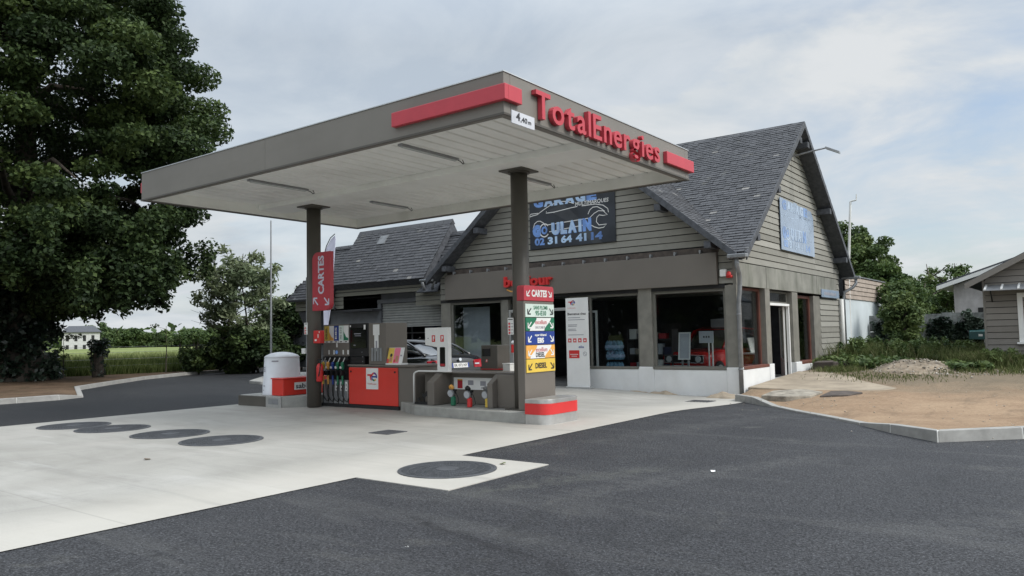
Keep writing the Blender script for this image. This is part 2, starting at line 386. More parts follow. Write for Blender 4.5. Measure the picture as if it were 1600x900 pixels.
class MB:
    """collects primitives in WORLD (or framed) coordinates, then links them as ONE mesh object"""
    def __init__(s):
        s.v = []; s.f = []; s.m = []; s.tone = []; s.mats = []; s.M = None; s.cur = 0; s.t = 0.5
    def frame(s, o=None, r=None, u=None):
        if o is None: s.M = None; return s
        r = Vector(r).normalized(); u = Vector(u).normalized(); n = r.cross(u)
        s.M = Matrix(((r.x, u.x, n.x, o[0]), (r.y, u.y, n.y, o[1]), (r.z, u.z, n.z, o[2]), (0, 0, 0, 1)))
        return s
    def mt(s, name):
        if name not in s.mats: s.mats.append(name)
        s.cur = s.mats.index(name); return s
    def add(s, V, F, tone=None):
        b = len(s.v)
        if s.M is not None: V = [s.M @ Vector(p) for p in V]
        s.v.extend(tuple(p) for p in V)
        for f in F:
            s.f.append(tuple(i + b for i in f)); s.m.append(s.cur); s.tone.append(s.t if tone is None else tone)
        return s
    def box(s, x0, x1, y0, y1, z0, z1, tone=None):
        V = [(x0, y0, z0), (x1, y0, z0), (x1, y1, z0), (x0, y1, z0), (x0, y0, z1), (x1, y0, z1), (x1, y1, z1), (x0, y1, z1)]
        return s.add(V, [(3, 2, 1, 0), (4, 5, 6, 7), (0, 1, 5, 4), (1, 2, 6, 5), (2, 3, 7, 6), (3, 0, 4, 7)], tone)
    def hexa(s, V, tone=None):
        return s.add(V, [(3, 2, 1, 0), (4, 5, 6, 7), (0, 1, 5, 4), (1, 2, 6, 5), (2, 3, 7, 6), (3, 0, 4, 7)], tone)
    def face(s, V, tone=None):
        return s.add(V, [tuple(range(len(V)))], tone)
    def prism(s, poly, d, tone=None):
        """polygon of 3D points extruded by vector d"""
        n = len(poly); d = Vector(d)
        V = [Vector(p) for p in poly] + [Vector(p) + d for p in poly]
        F = [tuple(range(n))[::-1], tuple(range(n, 2 * n))] + [(i, (i + 1) % n, n + (i + 1) % n, n + i) for i in range(n)]
        return s.add(V, F, tone)
    def cyl(s, p0, p1, r0, r1=None, n=16, caps=True):
        r1 = r0 if r1 is None else r1
        p0 = Vector(p0); p1 = Vector(p1); d = (p1 - p0).normalized()
        a = d.orthogonal().normalized(); b = d.cross(a)
        V = []
        for p, r in ((p0, r0), (p1, r1)):
            for i in range(n):
                t = 2 * math.pi * i / n
                V.append(p + (a * math.cos(t) + b * math.sin(t)) * r)
        F = [(i, (i + 1) % n, n + (i + 1) % n, n + i) for i in range(n)]
        if caps: F += [tuple(range(n))[::-1], tuple(range(n, 2 * n))]
        return s.add(V, F)
    def tube(s, pts, r, n=8, closed=False):
        pts = [Vector(p) for p in pts]; k = len(pts); V = []; F = []
        ref = None
        for i, p in enumerate(pts):
            d = (pts[min(i + 1, k - 1)] - pts[max(i - 1, 0)]).normalized()
            if ref is None: ref = d.orthogonal().normalized()
            a = (ref - d * ref.dot(d)).normalized(); ref = a; b = d.cross(a)
            rr = r[i] if isinstance(r, (list, tuple)) else r
            for j in range(n):
                t = 2 * math.pi * j / n
                V.append(p + (a * math.cos(t) + b * math.sin(t)) * rr)
        for i in range(k - 1):
            for j in range(n):
                F.append((i * n + j, i * n + (j + 1) % n, (i + 1) * n + (j + 1) % n, (i + 1) * n + j))
        F += [tuple(range(n))[::-1], tuple(range((k - 1) * n, k * n))]
        return s.add(V, F)
    def lathe(s, prof, c, n=32):
        """profile [(r, z)] around the vertical axis at c"""
        V = []; F = []
        for r, z in prof:
            for i in range(n):
                t = 2 * math.pi * i / n
                V.append((c[0] + r * math.cos(t), c[1] + r * math.sin(t), c[2] + z))
        for k in range(len(prof) - 1):
            for i in range(n):
                F.append((k * n + i, k * n + (i + 1) % n, (k + 1) * n + (i + 1) % n, (k + 1) * n + i))
        F.append(tuple(range(n))[::-1]); F.append(tuple(range((len(prof) - 1) * n, len(prof) * n)))
        return s.add(V, F)
    def txt(s, st, u, v, wd, ht, w=0.003, bold=0.0, extr=0.0, shear=0.0, align='L', rot=0, res=3):
        """text fitted in a box wd x ht at (u, v) of the current frame; wd None keeps proportions"""
        V, F = text_geo(st, bold, extr, res)
        xs = [p[0] for p in V]; ys = [p[1] for p in V]
        x0, x1, y0, y1 = min(xs), max(xs), min(ys), max(ys)
        ky = ht / (y1 - y0); kx = ky * 0.95 if wd is None else wd / (x1 - x0)
        tw = (x1 - x0) * kx
        ox = {'L': 0, 'C': -tw / 2, 'R': -tw}[align]
        P = []
        for p in V:
            a = (p[0] - x0) * kx + ox; b = (p[1] - y0) * ky; a += shear * b
            if rot: a, b = -b, a
            P.append((u + a, v + b, w + p[2]))
        return s.add(P, F)
    def line(s, pts, wd, w=0.003):
        """flat stroke along 2D points of the frame"""
        P = [Vector((p[0], p[1], 0)) for p in pts]; V = []; F = []
        for i, p in enumerate(P):
            d = (P[min(i + 1, len(P) - 1)] - P[max(i - 1, 0)]).normalized(); nn = Vector((-d.y, d.x, 0)) * wd / 2
            V += [(p.x + nn.x, p.y + nn.y, w), (p.x - nn.x, p.y - nn.y, w)]
        for i in range(len(P) - 1):
            F.append((2 * i, 2 * i + 1, 2 * i + 3, 2 * i + 2))
        return s.add(V, F)
    def poly(s, pts, w=0.003):
        return s.add([(p[0], p[1], w) for p in pts], [tuple(range(len(pts)))])
    def build(s, name, parent=None, bevel=0.0, smooth=False, label=None, cat=None, group=None, kind=None, subsurf=0, seg=2, loc=None):
        me = bpy.data.meshes.new(name)
        Mi = Matrix.Identity(4)
        if parent is not None:
            root = parent
            while root.parent: root = root.parent
            Mi = WM[root.name].inverted()
        elif loc is not None:
            Mi = Matrix.Translation(loc).inverted()
        me.from_pydata([tuple(Mi @ Vector(p)) for p in s.v], [], s.f)
        for mname in s.mats: me.materials.append(MATS[mname])
        me.polygons.foreach_set('material_index', s.m)
        a = me.attributes.new('tone', 'FLOAT', 'FACE'); a.data.foreach_set('value', s.tone)
        if smooth: me.polygons.foreach_set('use_smooth', [True] * len(s.f))
        bm = bmesh.new(); bm.from_mesh(me); bmesh.ops.recalc_face_normals(bm, faces=bm.faces) if not s.__dict__.get('keepn') else None
        bm.to_mesh(me); bm.free()
        me.update()
        o = bpy.data.objects.new(name, me); COL.objects.link(o)
        if parent is not None: o.parent = parent
        else:
            if loc is not None: o.location = loc
            WM[o.name] = Matrix.Translation(loc or (0, 0, 0))
        if bevel:
            b = o.modifiers.new('bevel', 'BEVEL'); b.width = bevel; b.segments = seg; b.limit_method = 'ANGLE'; b.angle_limit = R(35)
            if smooth is False: pass
        if subsurf:
            ss = o.modifiers.new('sub', 'SUBSURF'); ss.levels = subsurf; ss.render_levels = subsurf
        return props(o, label, cat, group, kind)

def npmesh(name, V, F4, mats, tone=None, parent=None, label=None, cat=None, group=None, kind=None, smooth=False):
    """fast mesh from numpy quads (n,4)"""
    me = bpy.data.meshes.new(name)
    if parent is not None:
        root = parent
        while root.parent: root = root.parent
        Mi = np.array(WM[root.name].inverted()); V = V @ Mi[:3, :3].T + Mi[:3, 3]
    nv, nf = len(V), len(F4)
    me.vertices.add(nv); me.vertices.foreach_set('co', V.astype(np.float32).ravel())
    k = F4.shape[1]
    me.loops.add(nf * k); me.loops.foreach_set('vertex_index', F4.astype(np.int32).ravel())
    me.polygons.add(nf)
    me.polygons.foreach_set('loop_start', np.arange(0, nf * k, k, dtype=np.int32))
    me.polygons.foreach_set('loop_total', np.full(nf, k, dtype=np.int32))
    for m in mats: me.materials.append(MATS[m] if isinstance(m, str) else m)
    if tone is not None:
        a = me.attributes.new('tone', 'FLOAT', 'FACE'); a.data.foreach_set('value', tone.astype(np.float32))
    if smooth: me.polygons.foreach_set('use_smooth', np.ones(nf, dtype=bool))
    me.update(calc_edges=True); me.validate()
    o = bpy.data.objects.new(name, me); COL.objects.link(o)
    if parent is not None: o.parent = parent
    else: WM[o.name] = Matrix.Identity(4)
    return props(o, label, cat, group, kind)

def sstep(a, b, x):
    t = min(1, max(0, (x - a) / (b - a))); return t * t * (3 - 2 * t)
def gz(x, y):
    """the forecourt dips a little towards the corner of the shop"""
    return -0.13 * sstep(-11.5, -8.0, x) * sstep(13.0, 17.5, y) * (1 - sstep(-4, 0, x))
FY = ((1, 0, 0), (0, 0, 1))      # frame facing -Y
FX = ((0, 1, 0), (0, 0, 1))      # frame facing +X
# ------------------------------------------------------------------ ground materials
class NT:
    def __init__(s, name):
        s.m = bpy.data.materials.new(name); s.m.use_nodes = True; s.t = s.m.node_tree
        s.b = s.t.nodes['Principled BSDF']; MATS[name] = s.m
        s.tc = s.t.nodes.new('ShaderNodeTexCoord')
    def l(s, a, b): s.t.links.new(a, b)
    def noise(s, scale, detail=6, rough=0.6, sc=(1, 1, 1), dist=0.0, rot=0.0, loc=(0, 0, 0)):
        mp = s.t.nodes.new('ShaderNodeMapping'); mp.inputs['Scale'].default_value = sc; mp.inputs['Rotation'].default_value = (0, 0, rot)
        mp.inputs['Location'].default_value = loc
        s.l(s.tc.outputs['Object'], mp.inputs[0])
        n = s.t.nodes.new('ShaderNodeTexNoise'); n.inputs['Scale'].default_value = scale; n.inputs['Detail'].default_value = detail
        n.inputs['Roughness'].default_value = rough; n.inputs['Distortion'].default_value = dist
        s.l(mp.outputs[0], n.inputs['Vector']); return n.outputs['Fac']
    def voro(s, scale):
        n = s.t.nodes.new('ShaderNodeTexVoronoi'); n.inputs['Scale'].default_value = scale
        s.l(s.tc.outputs['Object'], n.inputs['Vector']); return n
    def rng(s, f, a, b, c=0.0, d=1.0):
        n = s.t.nodes.new('ShaderNodeMapRange'); n.inputs['From Min'].default_value = a; n.inputs['From Max'].default_value = b
        n.inputs['To Min'].default_value = c; n.inputs['To Max'].default_value = d
        s.l(f, n.inputs['Value']); return n.outputs[0]
    def mix(s, f, a, b, blend='MIX'):
        n = s.t.nodes.new('ShaderNodeMix'); n.data_type = 'RGBA'; n.blend_type = blend
        if isinstance(f, (int, float)): n.inputs[0].default_value = f
        else: s.l(f, n.inputs[0])
        for i, v in ((6, a), (7, b)):
            if isinstance(v, tuple): n.inputs[i].default_value = (*v, 1)
            else: s.l(v, n.inputs[i])
        return n.outputs[2]
    def math(s, op, a, b=None):
        n = s.t.nodes.new('ShaderNodeMath'); n.operation = op
        for i, v in enumerate((a, b)):
            if v is None: continue
            if isinstance(v, (int, float)): n.inputs[i].default_value = v
            else: s.l(v, n.inputs[i])
        return n.outputs[0]
    def xyz(s):
        n = s.t.nodes.new('ShaderNodeSeparateXYZ'); s.l(s.tc.outputs['Object'], n.inputs[0]); return n.outputs
    def bump(s, f, st, dist):
        n = s.t.nodes.new('ShaderNodeBump'); n.inputs['Strength'].default_value = st; n.inputs['Distance'].default_value = dist
        s.l(f, n.inputs['Height']); s.l(n.outputs[0], s.b.inputs['Normal'])
    def col(s, c): s.l(c, s.b.inputs['Base Color'])

SEAMS = [((-4.75, 4.75), (-2.1, 3.9), .1, .8, (0.014, 0.014, 0.016)), ((-5.2, 2.35), (-5.45, 3.1), .05, .8, (0.014, 0.014, 0.016)),
         ((-4.9, 5.6), (-3.9, 7.9), .28, .45, (0.13, 0.132, 0.115)), ((-4.0, 6.1), (-2.6, 9.5), .3, .35, (0.135, 0.135, 0.13)), ((-1.2, 6.4), (1.6, 8.8), .35, .3, (0.13, 0.13, 0.126)), ((-0.6, 5.2), (0.6, 7.4), .12, .6, (0.016, 0.016, 0.018)), ((-5.6, 9.5), (-4.4, 14.0), .4, .3, (0.125, 0.125, 0.122))]
a = NT('asphalt')
a.b.inputs['Specular IOR Level'].default_value = 0.35
sp = a.noise(75, 3, 0.75)
v = a.voro(120)
agg = a.rng(sp, 0.38, 0.72)
base = a.mix(agg, (0.026, 0.0265, 0.0285), (0.125, 0.128, 0.137))
gr2 = a.rng(a.noise(24, 4, 0.7), 0.36, 0.66)
base = a.mix(gr2, a.mix(1.0, base, (0.52, 0.52, 0.53), 'MULTIPLY'), base)
pit = a.rng(a.noise(42, 2, 0.5, loc=(5, 5, 0)), 0.52, 0.62)
base = a.mix(a.math('MULTIPLY', pit, 0.75), base, (0.012, 0.012, 0.014))
lite = a.rng(a.noise(52, 2, 0.5, loc=(1, 7, 0)), 0.56, 0.66)
base = a.mix(a.math('MULTIPLY', lite, 0.6), base, (0.16, 0.163, 0.172))
patch = a.rng(a.noise(0.35, 7, 0.62, dist=0.6), 0.35, 0.7)
base = a.mix(patch, a.mix(1.0, base, (0.66, 0.67, 0.7), 'MULTIPLY'), base)
sweep = a.rng(a.noise(0.8, 8, 0.65, (0.35, 2.2, 1), 0.5, rot=0.55), 0.52, 0.78)
base = a.mix(a.math('MULTIPLY', sweep, 0.6), base, (0.12, 0.12, 0.116))
dust = a.rng(a.noise(0.55, 8, 0.7, (1, 1, 1), 1.2, loc=(4, 9, 0)), 0.58, 0.8)
base = a.mix(a.math('MULTIPLY', dust, 0.6), base, (0.15, 0.147, 0.13))
x = a.xyz()
fresh = a.rng(x[0], -12.0, -17.5)
dk = a.rng(a.noise(0.9, 8, 0.68, (1.6, 0.6, 1), 1.0, rot=-0.3, loc=(11, 3, 0)), 0.56, 0.72)
base = a.mix(a.math('MULTIPLY', dk, 0.65), base, (0.02, 0.021, 0.023))
x = a.xyz()
def seg(p0, p1, wd):
    dx, dy = p1[0] - p0[0], p1[1] - p0[1]; L = math.hypot(dx, dy); dx /= L; dy /= L
    al = a.math('ADD', a.math('MULTIPLY', x[0], dx), a.math('MULTIPLY', x[1], dy)); al0 = p0[0] * dx + p0[1] * dy
    cr = a.math('ADD', a.math('MULTIPLY', x[0], -dy), a.math('MULTIPLY', x[1], dx)); cr0 = -p0[0] * dy + p0[1] * dx
    wob = a.math('MULTIPLY', a.math('SUBTRACT', a.noise(1.3, 5), 0.5), 0.35)
    c_ = a.rng(a.math('ABSOLUTE', a.math('ADD', a.math('SUBTRACT', cr, cr0), wob)), wd, wd * .25)
    e_ = a.math('MULTIPLY', a.rng(al, al0 - .3, al0 + .3), a.rng(al, al0 + L + .3, al0 + L - .3))
    return a.math('MULTIPLY', a.math('MULTIPLY', c_, e_), a.rng(a.noise(7, 5, .7), .38, .62))
for p0, p1, wd, k_, colr in SEAMS: base = a.mix(a.math('MULTIPLY', seg(p0, p1, wd), k_), base, colr)
base = a.mix(a.math('MULTIPLY', fresh, 0.72), base, (0.016, 0.017, 0.019))
fleck = a.rng(a.voro(9).outputs['Distance'], 0.035, 0.02)
fm = a.rng(a.noise(2.3, 2, 0.5), 0.66, 0.7)
base = a.mix(a.math('MULTIPLY', a.math('MULTIPLY', fleck, fm), 0.8), base, (0.5, 0.5, 0.48))
a.col(base)
a.l(a.rng(sp, 0.3, 0.7, 0.78, 0.6), a.b.inputs['Roughness'])
a.bump(a.math('SUBTRACT', a.math('ADD', sp, a.math('MULTIPLY', lite, 0.5)), pit), 0.8, 0.008)

c = NT('concrete')
c.b.inputs['Specular IOR Level'].default_value = 0.3
c.b.inputs['Roughness'].default_value = 0.75
b1 = c.rng(c.noise(0.5, 8, 0.6, dist=0.5), 0.3, 0.72)
cb = c.mix(b1, (0.318, 0.307, 0.279), (0.44, 0.428, 0.395))
sm = c.rng(c.noise(1.0, 9, 0.66, (0.5, 2.4, 1), 0.9, rot=0.35), 0.5, 0.78)
cb = c.mix(c.math('MULTIPLY', sm, 0.75), cb, (0.28, 0.272, 0.25))
ln = c.rng(c.noise(1.3, 9, 0.7, (4.5, 0.35, 1), 1.2, rot=-0.5, loc=(2, 5, 0)), 0.56, 0.7)
cb = c.mix(c.math('MULTIPLY', ln, 0.6), cb, (0.29, 0.28, 0.262))
wh = c.rng(c.noise(0.9, 8, 0.65, (0.4, 2.0, 1), 0.7, rot=0.3, loc=(6, 1, 0)), 0.55, 0.75)
cb = c.mix(c.math('MULTIPLY', wh, 0.5), cb, (0.56, 0.55, 0.528))
ar = c.rng(c.noise(0.28, 5, 0.6, dist=2.0, loc=(7, 2, 0)), 0.52, 0.7)
cb = c.mix(c.math('MULTIPLY', ar, 0.6), cb, (0.42, 0.40, 0.37))
fine = c.noise(60, 3, 0.7)
cb = c.mix(c.rng(fine, 0.3, 0.7), c.mix(1.0, cb, (0.9, 0.9, 0.89), 'MULTIPLY'), cb)
x = c.xyz()
edge = c.rng(x[0], -7.9, -6.9)
cb = c.mix(c.math('MULTIPLY', edge, 0.5), cb, (0.56, 0.53, 0.47))
drop = c.rng(c.voro(3.1).outputs['Distance'], 0.05, 0.02)
cb = c.mix(c.math('MULTIPLY', c.math('MULTIPLY', drop, c.rng(c.noise(1.1, 2), 0.6, 0.64)), 0.6), cb, (0.2, 0.19, 0.17))
# saw-cut joints across the slab
def jl(o_, p_): return c.rng(c.math('ABSOLUTE', c.math('SUBTRACT', o_, p_)), 0.014, 0.004)
jm = c.math('MAXIMUM', c.math('MAXIMUM', jl(x[1], 9.75), jl(x[1], 3.2)), c.math('MAXIMUM', jl(x[0], -11.35), jl(x[1], 14.6)))
cb = c.mix(c.math('MULTIPLY', jm, 0.28), cb, (0.17, 0.165, 0.15))
tyre = c.rng(c.noise(0.7, 7, 0.7, (0.18, 3.2, 1), 0.35, rot=1.45, loc=(1, 8, 0)), 0.57, 0.72)
cb = c.mix(c.math('MULTIPLY', tyre, 0.45), cb, (0.24, 0.235, 0.22))
def cseg(p0, p1, wd):
    dx, dy = p1[0] - p0[0], p1[1] - p0[1]; L = math.hypot(dx, dy); dx /= L; dy /= L
    al = c.math('ADD', c.math('MULTIPLY', x[0], dx), c.math('MULTIPLY', x[1], dy)); al0 = p0[0] * dx + p0[1] * dy
    cr = c.math('ADD', c.math('MULTIPLY', x[0], -dy), c.math('MULTIPLY', x[1], dx)); cr0 = -p0[0] * dy + p0[1] * dx
    wob = c.math('MULTIPLY', c.math('SUBTRACT', c.noise(1.6, 5), 0.5), 0.5)
    k_ = c.rng(c.math('ABSOLUTE', c.math('ADD', c.math('SUBTRACT', cr, cr0), wob)), wd, wd * .2)
    e_ = c.math('MULTIPLY', c.rng(al, al0 - .4, al0 + .4), c.rng(al, al0 + L + .4, al0 + L - .4))
    return c.math('MULTIPLY', c.math('MULTIPLY', k_, e_), c.rng(c.noise(5, 6, .7), .35, .62))
for p0, p1, wd, k_, colr in (((-13.4, 11.0), (-11.3, 10.4), .3, .4, (0.2, 0.15, 0.12)), ((-12.6, 10.6), (-9.6, 9.6), .12, .35, (0.2, 0.17, 0.14)), ((-15.5, 9.2), (-9.5, 9.0), .25, .3, (0.22, 0.21, 0.19)), ((-14.5, 3.2), (-8, 4.4), .14, .35, (0.24, 0.23, 0.21)), ((-12.5, 1.8), (-7.4, 3.6), .1, .35, (0.24, 0.23, 0.21)), ((-11, 13.2), (-8, 17.6), .3, .25, (0.22, 0.21, 0.19))):
    cb = c.mix(c.math('MULTIPLY', cseg(p0, p1, wd), k_), cb, colr)
# rusty water stain running out in front of the pump cabinet
c.col(cb)
c.bump(c.math('ADD', fine, c.math('MULTIPLY', sm, 0.8)), 0.25, 0.004)

d = NT('dirt')
d.b.inputs['Roughness'].default_value = 0.95; d.b.inputs['Specular IOR Level'].default_value = 0.1
x = d.xyz()
n = d.noise(0.6, 9, 0.66, dist=0.6); nf = d.noise(16, 6, 0.7)
db = d.mix(d.rng(n, 0.35, 0.68), (0.3, 0.21, 0.14), (0.43, 0.315, 0.212))
tracks = d.rng(d.noise(1.2, 8, 0.65, (1.8, 0.5, 1), 0.8, rot=0.9), 0.53, 0.72)
db = d.mix(d.math('MULTIPLY', tracks, 0.6), db, (0.19, 0.14, 0.10))
far = d.rng(d.math('ADD', x[1], d.math('MULTIPLY', d.noise(0.8, 6, 0.6), 6.0)), 20.5, 24.0)
db = d.mix(d.math('MULTIPLY', far, 0.85), db, (0.2, 0.17, 0.125))
grs = d.rng(d.math('ADD', x[1], d.math('MULTIPLY', d.noise(1.4, 7, 0.65), 7.0)), 27.0, 30.0)
db = d.mix(d.math('MULTIPLY', grs, 0.8), db, (0.075, 0.095, 0.035))
db = d.mix(d.rng(nf, 0.35, 0.7), d.mix(1.0, db, (0.72, 0.7, 0.68), 'MULTIPLY'), db)
d.col(db); d.bump(d.math('ADD', nf, n), 0.6, 0.03)

s_ = NT('soil')
s_.b.inputs['Roughness'].default_value = 0.95; s_.b.inputs['Specular IOR Level'].default_value = 0.1
n = s_.noise(0.7, 9, 0.66, dist=0.5); nf = s_.noise(14, 6, 0.7)
sb = s_.mix(s_.rng(n, 0.35, 0.68), (0.10, 0.07, 0.047), (0.2, 0.14, 0.095))
sb = s_.mix(s_.math('MULTIPLY', s_.rng(s_.noise(1.6, 8, 0.7, loc=(3, 3, 0)), 0.55, 0.66), 0.5), sb, (0.06, 0.07, 0.03))
sb = s_.mix(s_.rng(nf, 0.35, 0.7), s_.mix(1.0, sb, (0.65, 0.62, 0.6), 'MULTIPLY'), sb)
s_.col(sb); s_.bump(nf, 0.5, 0.03)

f = NT('field')
f.b.inputs['Roughness'].default_value = 0.95; f.b.inputs['Specular IOR Level'].default_value = 0.1
n = f.noise(0.03, 9, 0.65, (1, 1, 1), 0.4); nf = f.noise(1.6, 8, 0.7)
fb = f.mix(f.rng(n, 0.35, 0.65), (0.18, 0.215, 0.08), (0.28, 0.3, 0.14))
fb = f.mix(f.rng(nf, 0.35, 0.7), f.mix(1.0, fb, (0.6, 0.68, 0.5), 'MULTIPLY'), fb)
f.col(fb); f.bump(nf, 0.6, 0.08)

# ------------------------------------------------------------------ ground sheets
def grid_sheet(name, xs, ys, zf, m, kind='structure', inside=None):
    V = []; F = []; idx = {}
    for j, y in enumerate(ys):
        for i, x in enumerate(xs):
            V.append((x, y, zf(x, y)))
    nx = len(xs)
    for j in range(len(ys) - 1):
        for i in range(nx - 1):
            if inside and not inside((xs[i] + xs[i + 1]) / 2, (ys[j] + ys[j + 1]) / 2): continue
            F.append((j * nx + i, j * nx + i + 1, (j + 1) * nx + i + 1, (j + 1) * nx + i))
    return npmesh(name, np.array(V, float), np.array(F), [m], kind=kind, smooth=True)
def lsp(a, b, n): return [a + (b - a) * i / n for i in range(n + 1)]

# base earth to the horizon (green field): one big sheet well below the paving
gx = [-1500, -700, -350, -200, -120, -80] + lsp(-60, 60, 30) + [80, 120, 200, 350, 700, 1500]
gy = gx
grid_sheet('field', gx, gy, lambda x, y: -0.25 + 0.36 * sstep(-38, -44, x) + 0.5 * sstep(34, 60, y), 'field')
# asphalt forecourt (passes below the concrete pad)
grid_sheet('asphalt', lsp(-46, 40, 86), lsp(-40, 30, 70), lambda x, y: gz(x, y) - 0.004, 'asphalt')
# concrete pad with its square tab round the near manhole
cx = lsp(-16.26, -6.42, 24); cy = lsp(-14, 19, 66)
grid_sheet('concrete_pad', cx, cy, lambda x, y: gz(x, y) + 0.004, 'concrete')
m = MB().mt('concrete'); m.box(-6.42, -5.09, 5.66, 7.4, -0.1, 0.0045); m.build('concrete_pad_apron', kind='structure')
# little concrete kerb nose at the far end of the lane
m = MB().mt('kerb')
pts = [(-27.6, 19.6), (-25.8, 17.9), (-24.0, 16.2), (-22.9, 15.9), (-22.2, 16.3), (-22.4, 17.4), (-24.2, 19.6), (-26.4, 21.8), (-27.6, 21.2)]
m.prism([(p[0], p[1], -0.05) for p in pts], (0, 0, 0.15)); m.build('kerb_nose', bevel=0.03, kind='structure')

# kerb stones: a swept profile along a polyline, with visible joints
def kerb(name, pts, hts, wd=0.16, side=1, stone=1.0):
    P = [Vector((p[0], p[1], 0)) for p in pts]
    # resample
    out_ = []; hs = []
    for i in range(len(P) - 1):
        L = (P[i + 1] - P[i]).length; k = max(1, int(round(L / stone)))
        for j in range(k):
            t = j / k; out_.append(P[i].lerp(P[i + 1], t)); hs.append(hts[i] * (1 - t) + hts[i + 1] * t)
    out_.append(P[-1]); hs.append(hts[-1])
    mb = MB().mt('kerb')
    N = []
    for i in range(len(out_)):
        d_ = (out_[min(i + 1, len(out_) - 1)] - out_[max(0, i - 1)]).normalized()
        N.append(Vector((-d_.y, d_.x, 0)) * side)
    for i in range(len(out_) - 1):
        a_, b_ = out_[i], out_[i + 1]; g = 0.012
        dd = (b_ - a_).normalized() * g
        a2, b2 = a_ + dd, b_ - dd
        za, zb = gz(a_.x, a_.y), gz(b_.x, b_.y)
        V = [(a2.x, a2.y, za - .1), (b2.x, b2.y, zb - .1), (b2.x + N[i + 1].x * wd, b2.y + N[i + 1].y * wd, zb - .1), (a2.x + N[i].x * wd, a2.y + N[i].y * wd, za - .1),
             (a2.x + N[i].x * .015, a2.y + N[i].y * .015, za + hs[i]), (b2.x + N[i + 1].x * .015, b2.y + N[i + 1].y * .015, zb + hs[i + 1]),
             (b2.x + N[i + 1].x * wd, b2.y + N[i + 1].y * wd, zb + hs[i + 1]), (a2.x + N[i].x * wd, a2.y + N[i].y * wd, za + hs[i])]
        mb.mt('kerb').hexa(V)
        # mortar joint, a hair lower
        e = out_[i]; n_ = N[i]; tt = (b_ - a_).normalized() * g
        mb.mt('joint').hexa([(e.x - tt.x + n_.x * .005, e.y - tt.y + n_.y * .005, za - .1), (e.x + tt.x + n_.x * .005, e.y + tt.y + n_.y * .005, za - .1),
              (e.x + tt.x + n_.x * wd, e.y + tt.y + n_.y * wd, za - .1), (e.x - tt.x + n_.x * wd, e.y - tt.y + n_.y * wd, za - .1),
              (e.x - tt.x + n_.x * .02, e.y - tt.y + n_.y * .02, za + hs[i] - .004), (e.x + tt.x + n_.x * .02, e.y + tt.y + n_.y * .02, za + hs[i] - .004),
              (e.x + tt.x + n_.x * wd, e.y + tt.y + n_.y * wd, za + hs[i] - .004), (e.x - tt.x + n_.x * wd, e.y - tt.y + n_.y * wd, za + hs[i] - .004)])
    mb.build(name, bevel=0.012, kind='structure')
KR = [(-6.74, 17.55), (-6.12, 16.95), (-5.4, 16.1), (-4.5, 14.75), (-3.9, 14.0), (-2.97, 12.9), (-2.38, 12.12), (-1.66, 11.39), (-0.77, 12.25), (6, 18.8), (16, 28)]
KH = [0.15, 0.15, 0.035, 0.03, 0.03, 0.035, 0.12, 0.15, 0.15, 0.15, 0.15]
kerb('kerb_dirt_side', KR, KH, side=1)
KL = [(-22.3, -12), (-22.4, 2), (-22.5, 9.3), (-22.9, 10.1), (-24.6, 10.8), (-26.6, 11.6), (-28.8, 13.7), (-31.2, 16.2), (-33.0, 19), (-34, 22.5), (-34.3, 26), (-34.3, 34)]
KLH = [0.14] * 3 + [0.06, 0.08] + [0.13] * 7
kerb('kerb_field_side', KL, KLH, side=1)

# dirt lot behind the right kerb: ruled from the kerb line to far behind the sheds
def dirt_h(x, y):
    h = 0.03 + 0.32 * sstep(16, 26, y) + 0.1 * sstep(24, 40, y)
    h += 0.05 * mnoise.noise(Vector((x * 0.7, y * 0.7, 0))) + 0.02 * mnoise.noise(Vector((x * 2.7, y * 2.7, 3)))
    return h
V = []; F = []
K = []
for i in range(len(KR) - 1):
    for j in range(8):
        t = j / 8; K.append((KR[i][0] + (KR[i + 1][0] - KR[i][0]) * t, KR[i][1] + (KR[i + 1][1] - KR[i][1]) * t, KH[i] + (KH[i + 1] - KH[i]) * t))
K.append((*KR[-1], KH[-1]))
ns = len(K); NTT = 60
for i, (kx, ky, kh) in enumerate(K):
    s = i / (ns - 1)
    tx = -7.3 + 60 * s ** 1.5; ty = 70
    for j in range(NTT):
        t = (j / (NTT - 1)) ** 1.8
        x_ = kx + (tx - kx) * t; y_ = ky + 0.1 + (ty - ky) * t
        bl = sstep(0, 0.03, t)
        z_ = (kh - 0.03 + gz(kx, ky)) * (1 - bl) + dirt_h(x_, y_) * bl
        V.append((x_, y_, z_))
for i in range(ns - 1):
    for j in range(NTT - 1):
        F.append((i * NTT + j, i * NTT + j + 1, (i + 1) * NTT + j + 1, (i + 1) * NTT + j))
npmesh('dirt_lot', np.array(V), np.array(F), ['dirt'], kind='structure', smooth=True)
# soil verge behind the left kerb
V = []; F = []
K = []
for i in range(len(KL) - 1):
    for j in range(8):
        t = j / 8; K.append((KL[i][0] + (KL[i + 1][0] - KL[i][0]) * t, KL[i][1] + (KL[i + 1][1] - KL[i][1]) * t, KLH[i] + (KLH[i + 1] - KLH[i]) * t))
K.append((*KL[-1], KLH[-1])); ns = len(K); NTT = 24
for i, (kx, ky, kh) in enumerate(K):
    for j in range(NTT):
        t = j / (NTT - 1)
        x_ = kx - 0.08 + (-44 - kx) * t; y_ = ky + (2.0 * t)
        z_ = (kh - 0.02) * (1 - sstep(0, .1, t)) + sstep(0, .1, t) * (0.1 + 0.1 * t + 0.04 * mnoise.noise(Vector((x_ * .6, y_ * .6, 1))) * t)
        V.append((x_, y_, z_))
for i in range(ns - 1):
    for j in range(NTT - 1):
        F.append((i * NTT + j, (i + 1) * NTT + j, (i + 1) * NTT + j + 1, i * NTT + j + 1))
npmesh('soil_verge', np.array(V), np.array(F), ['soil'], kind='structure', smooth=True)

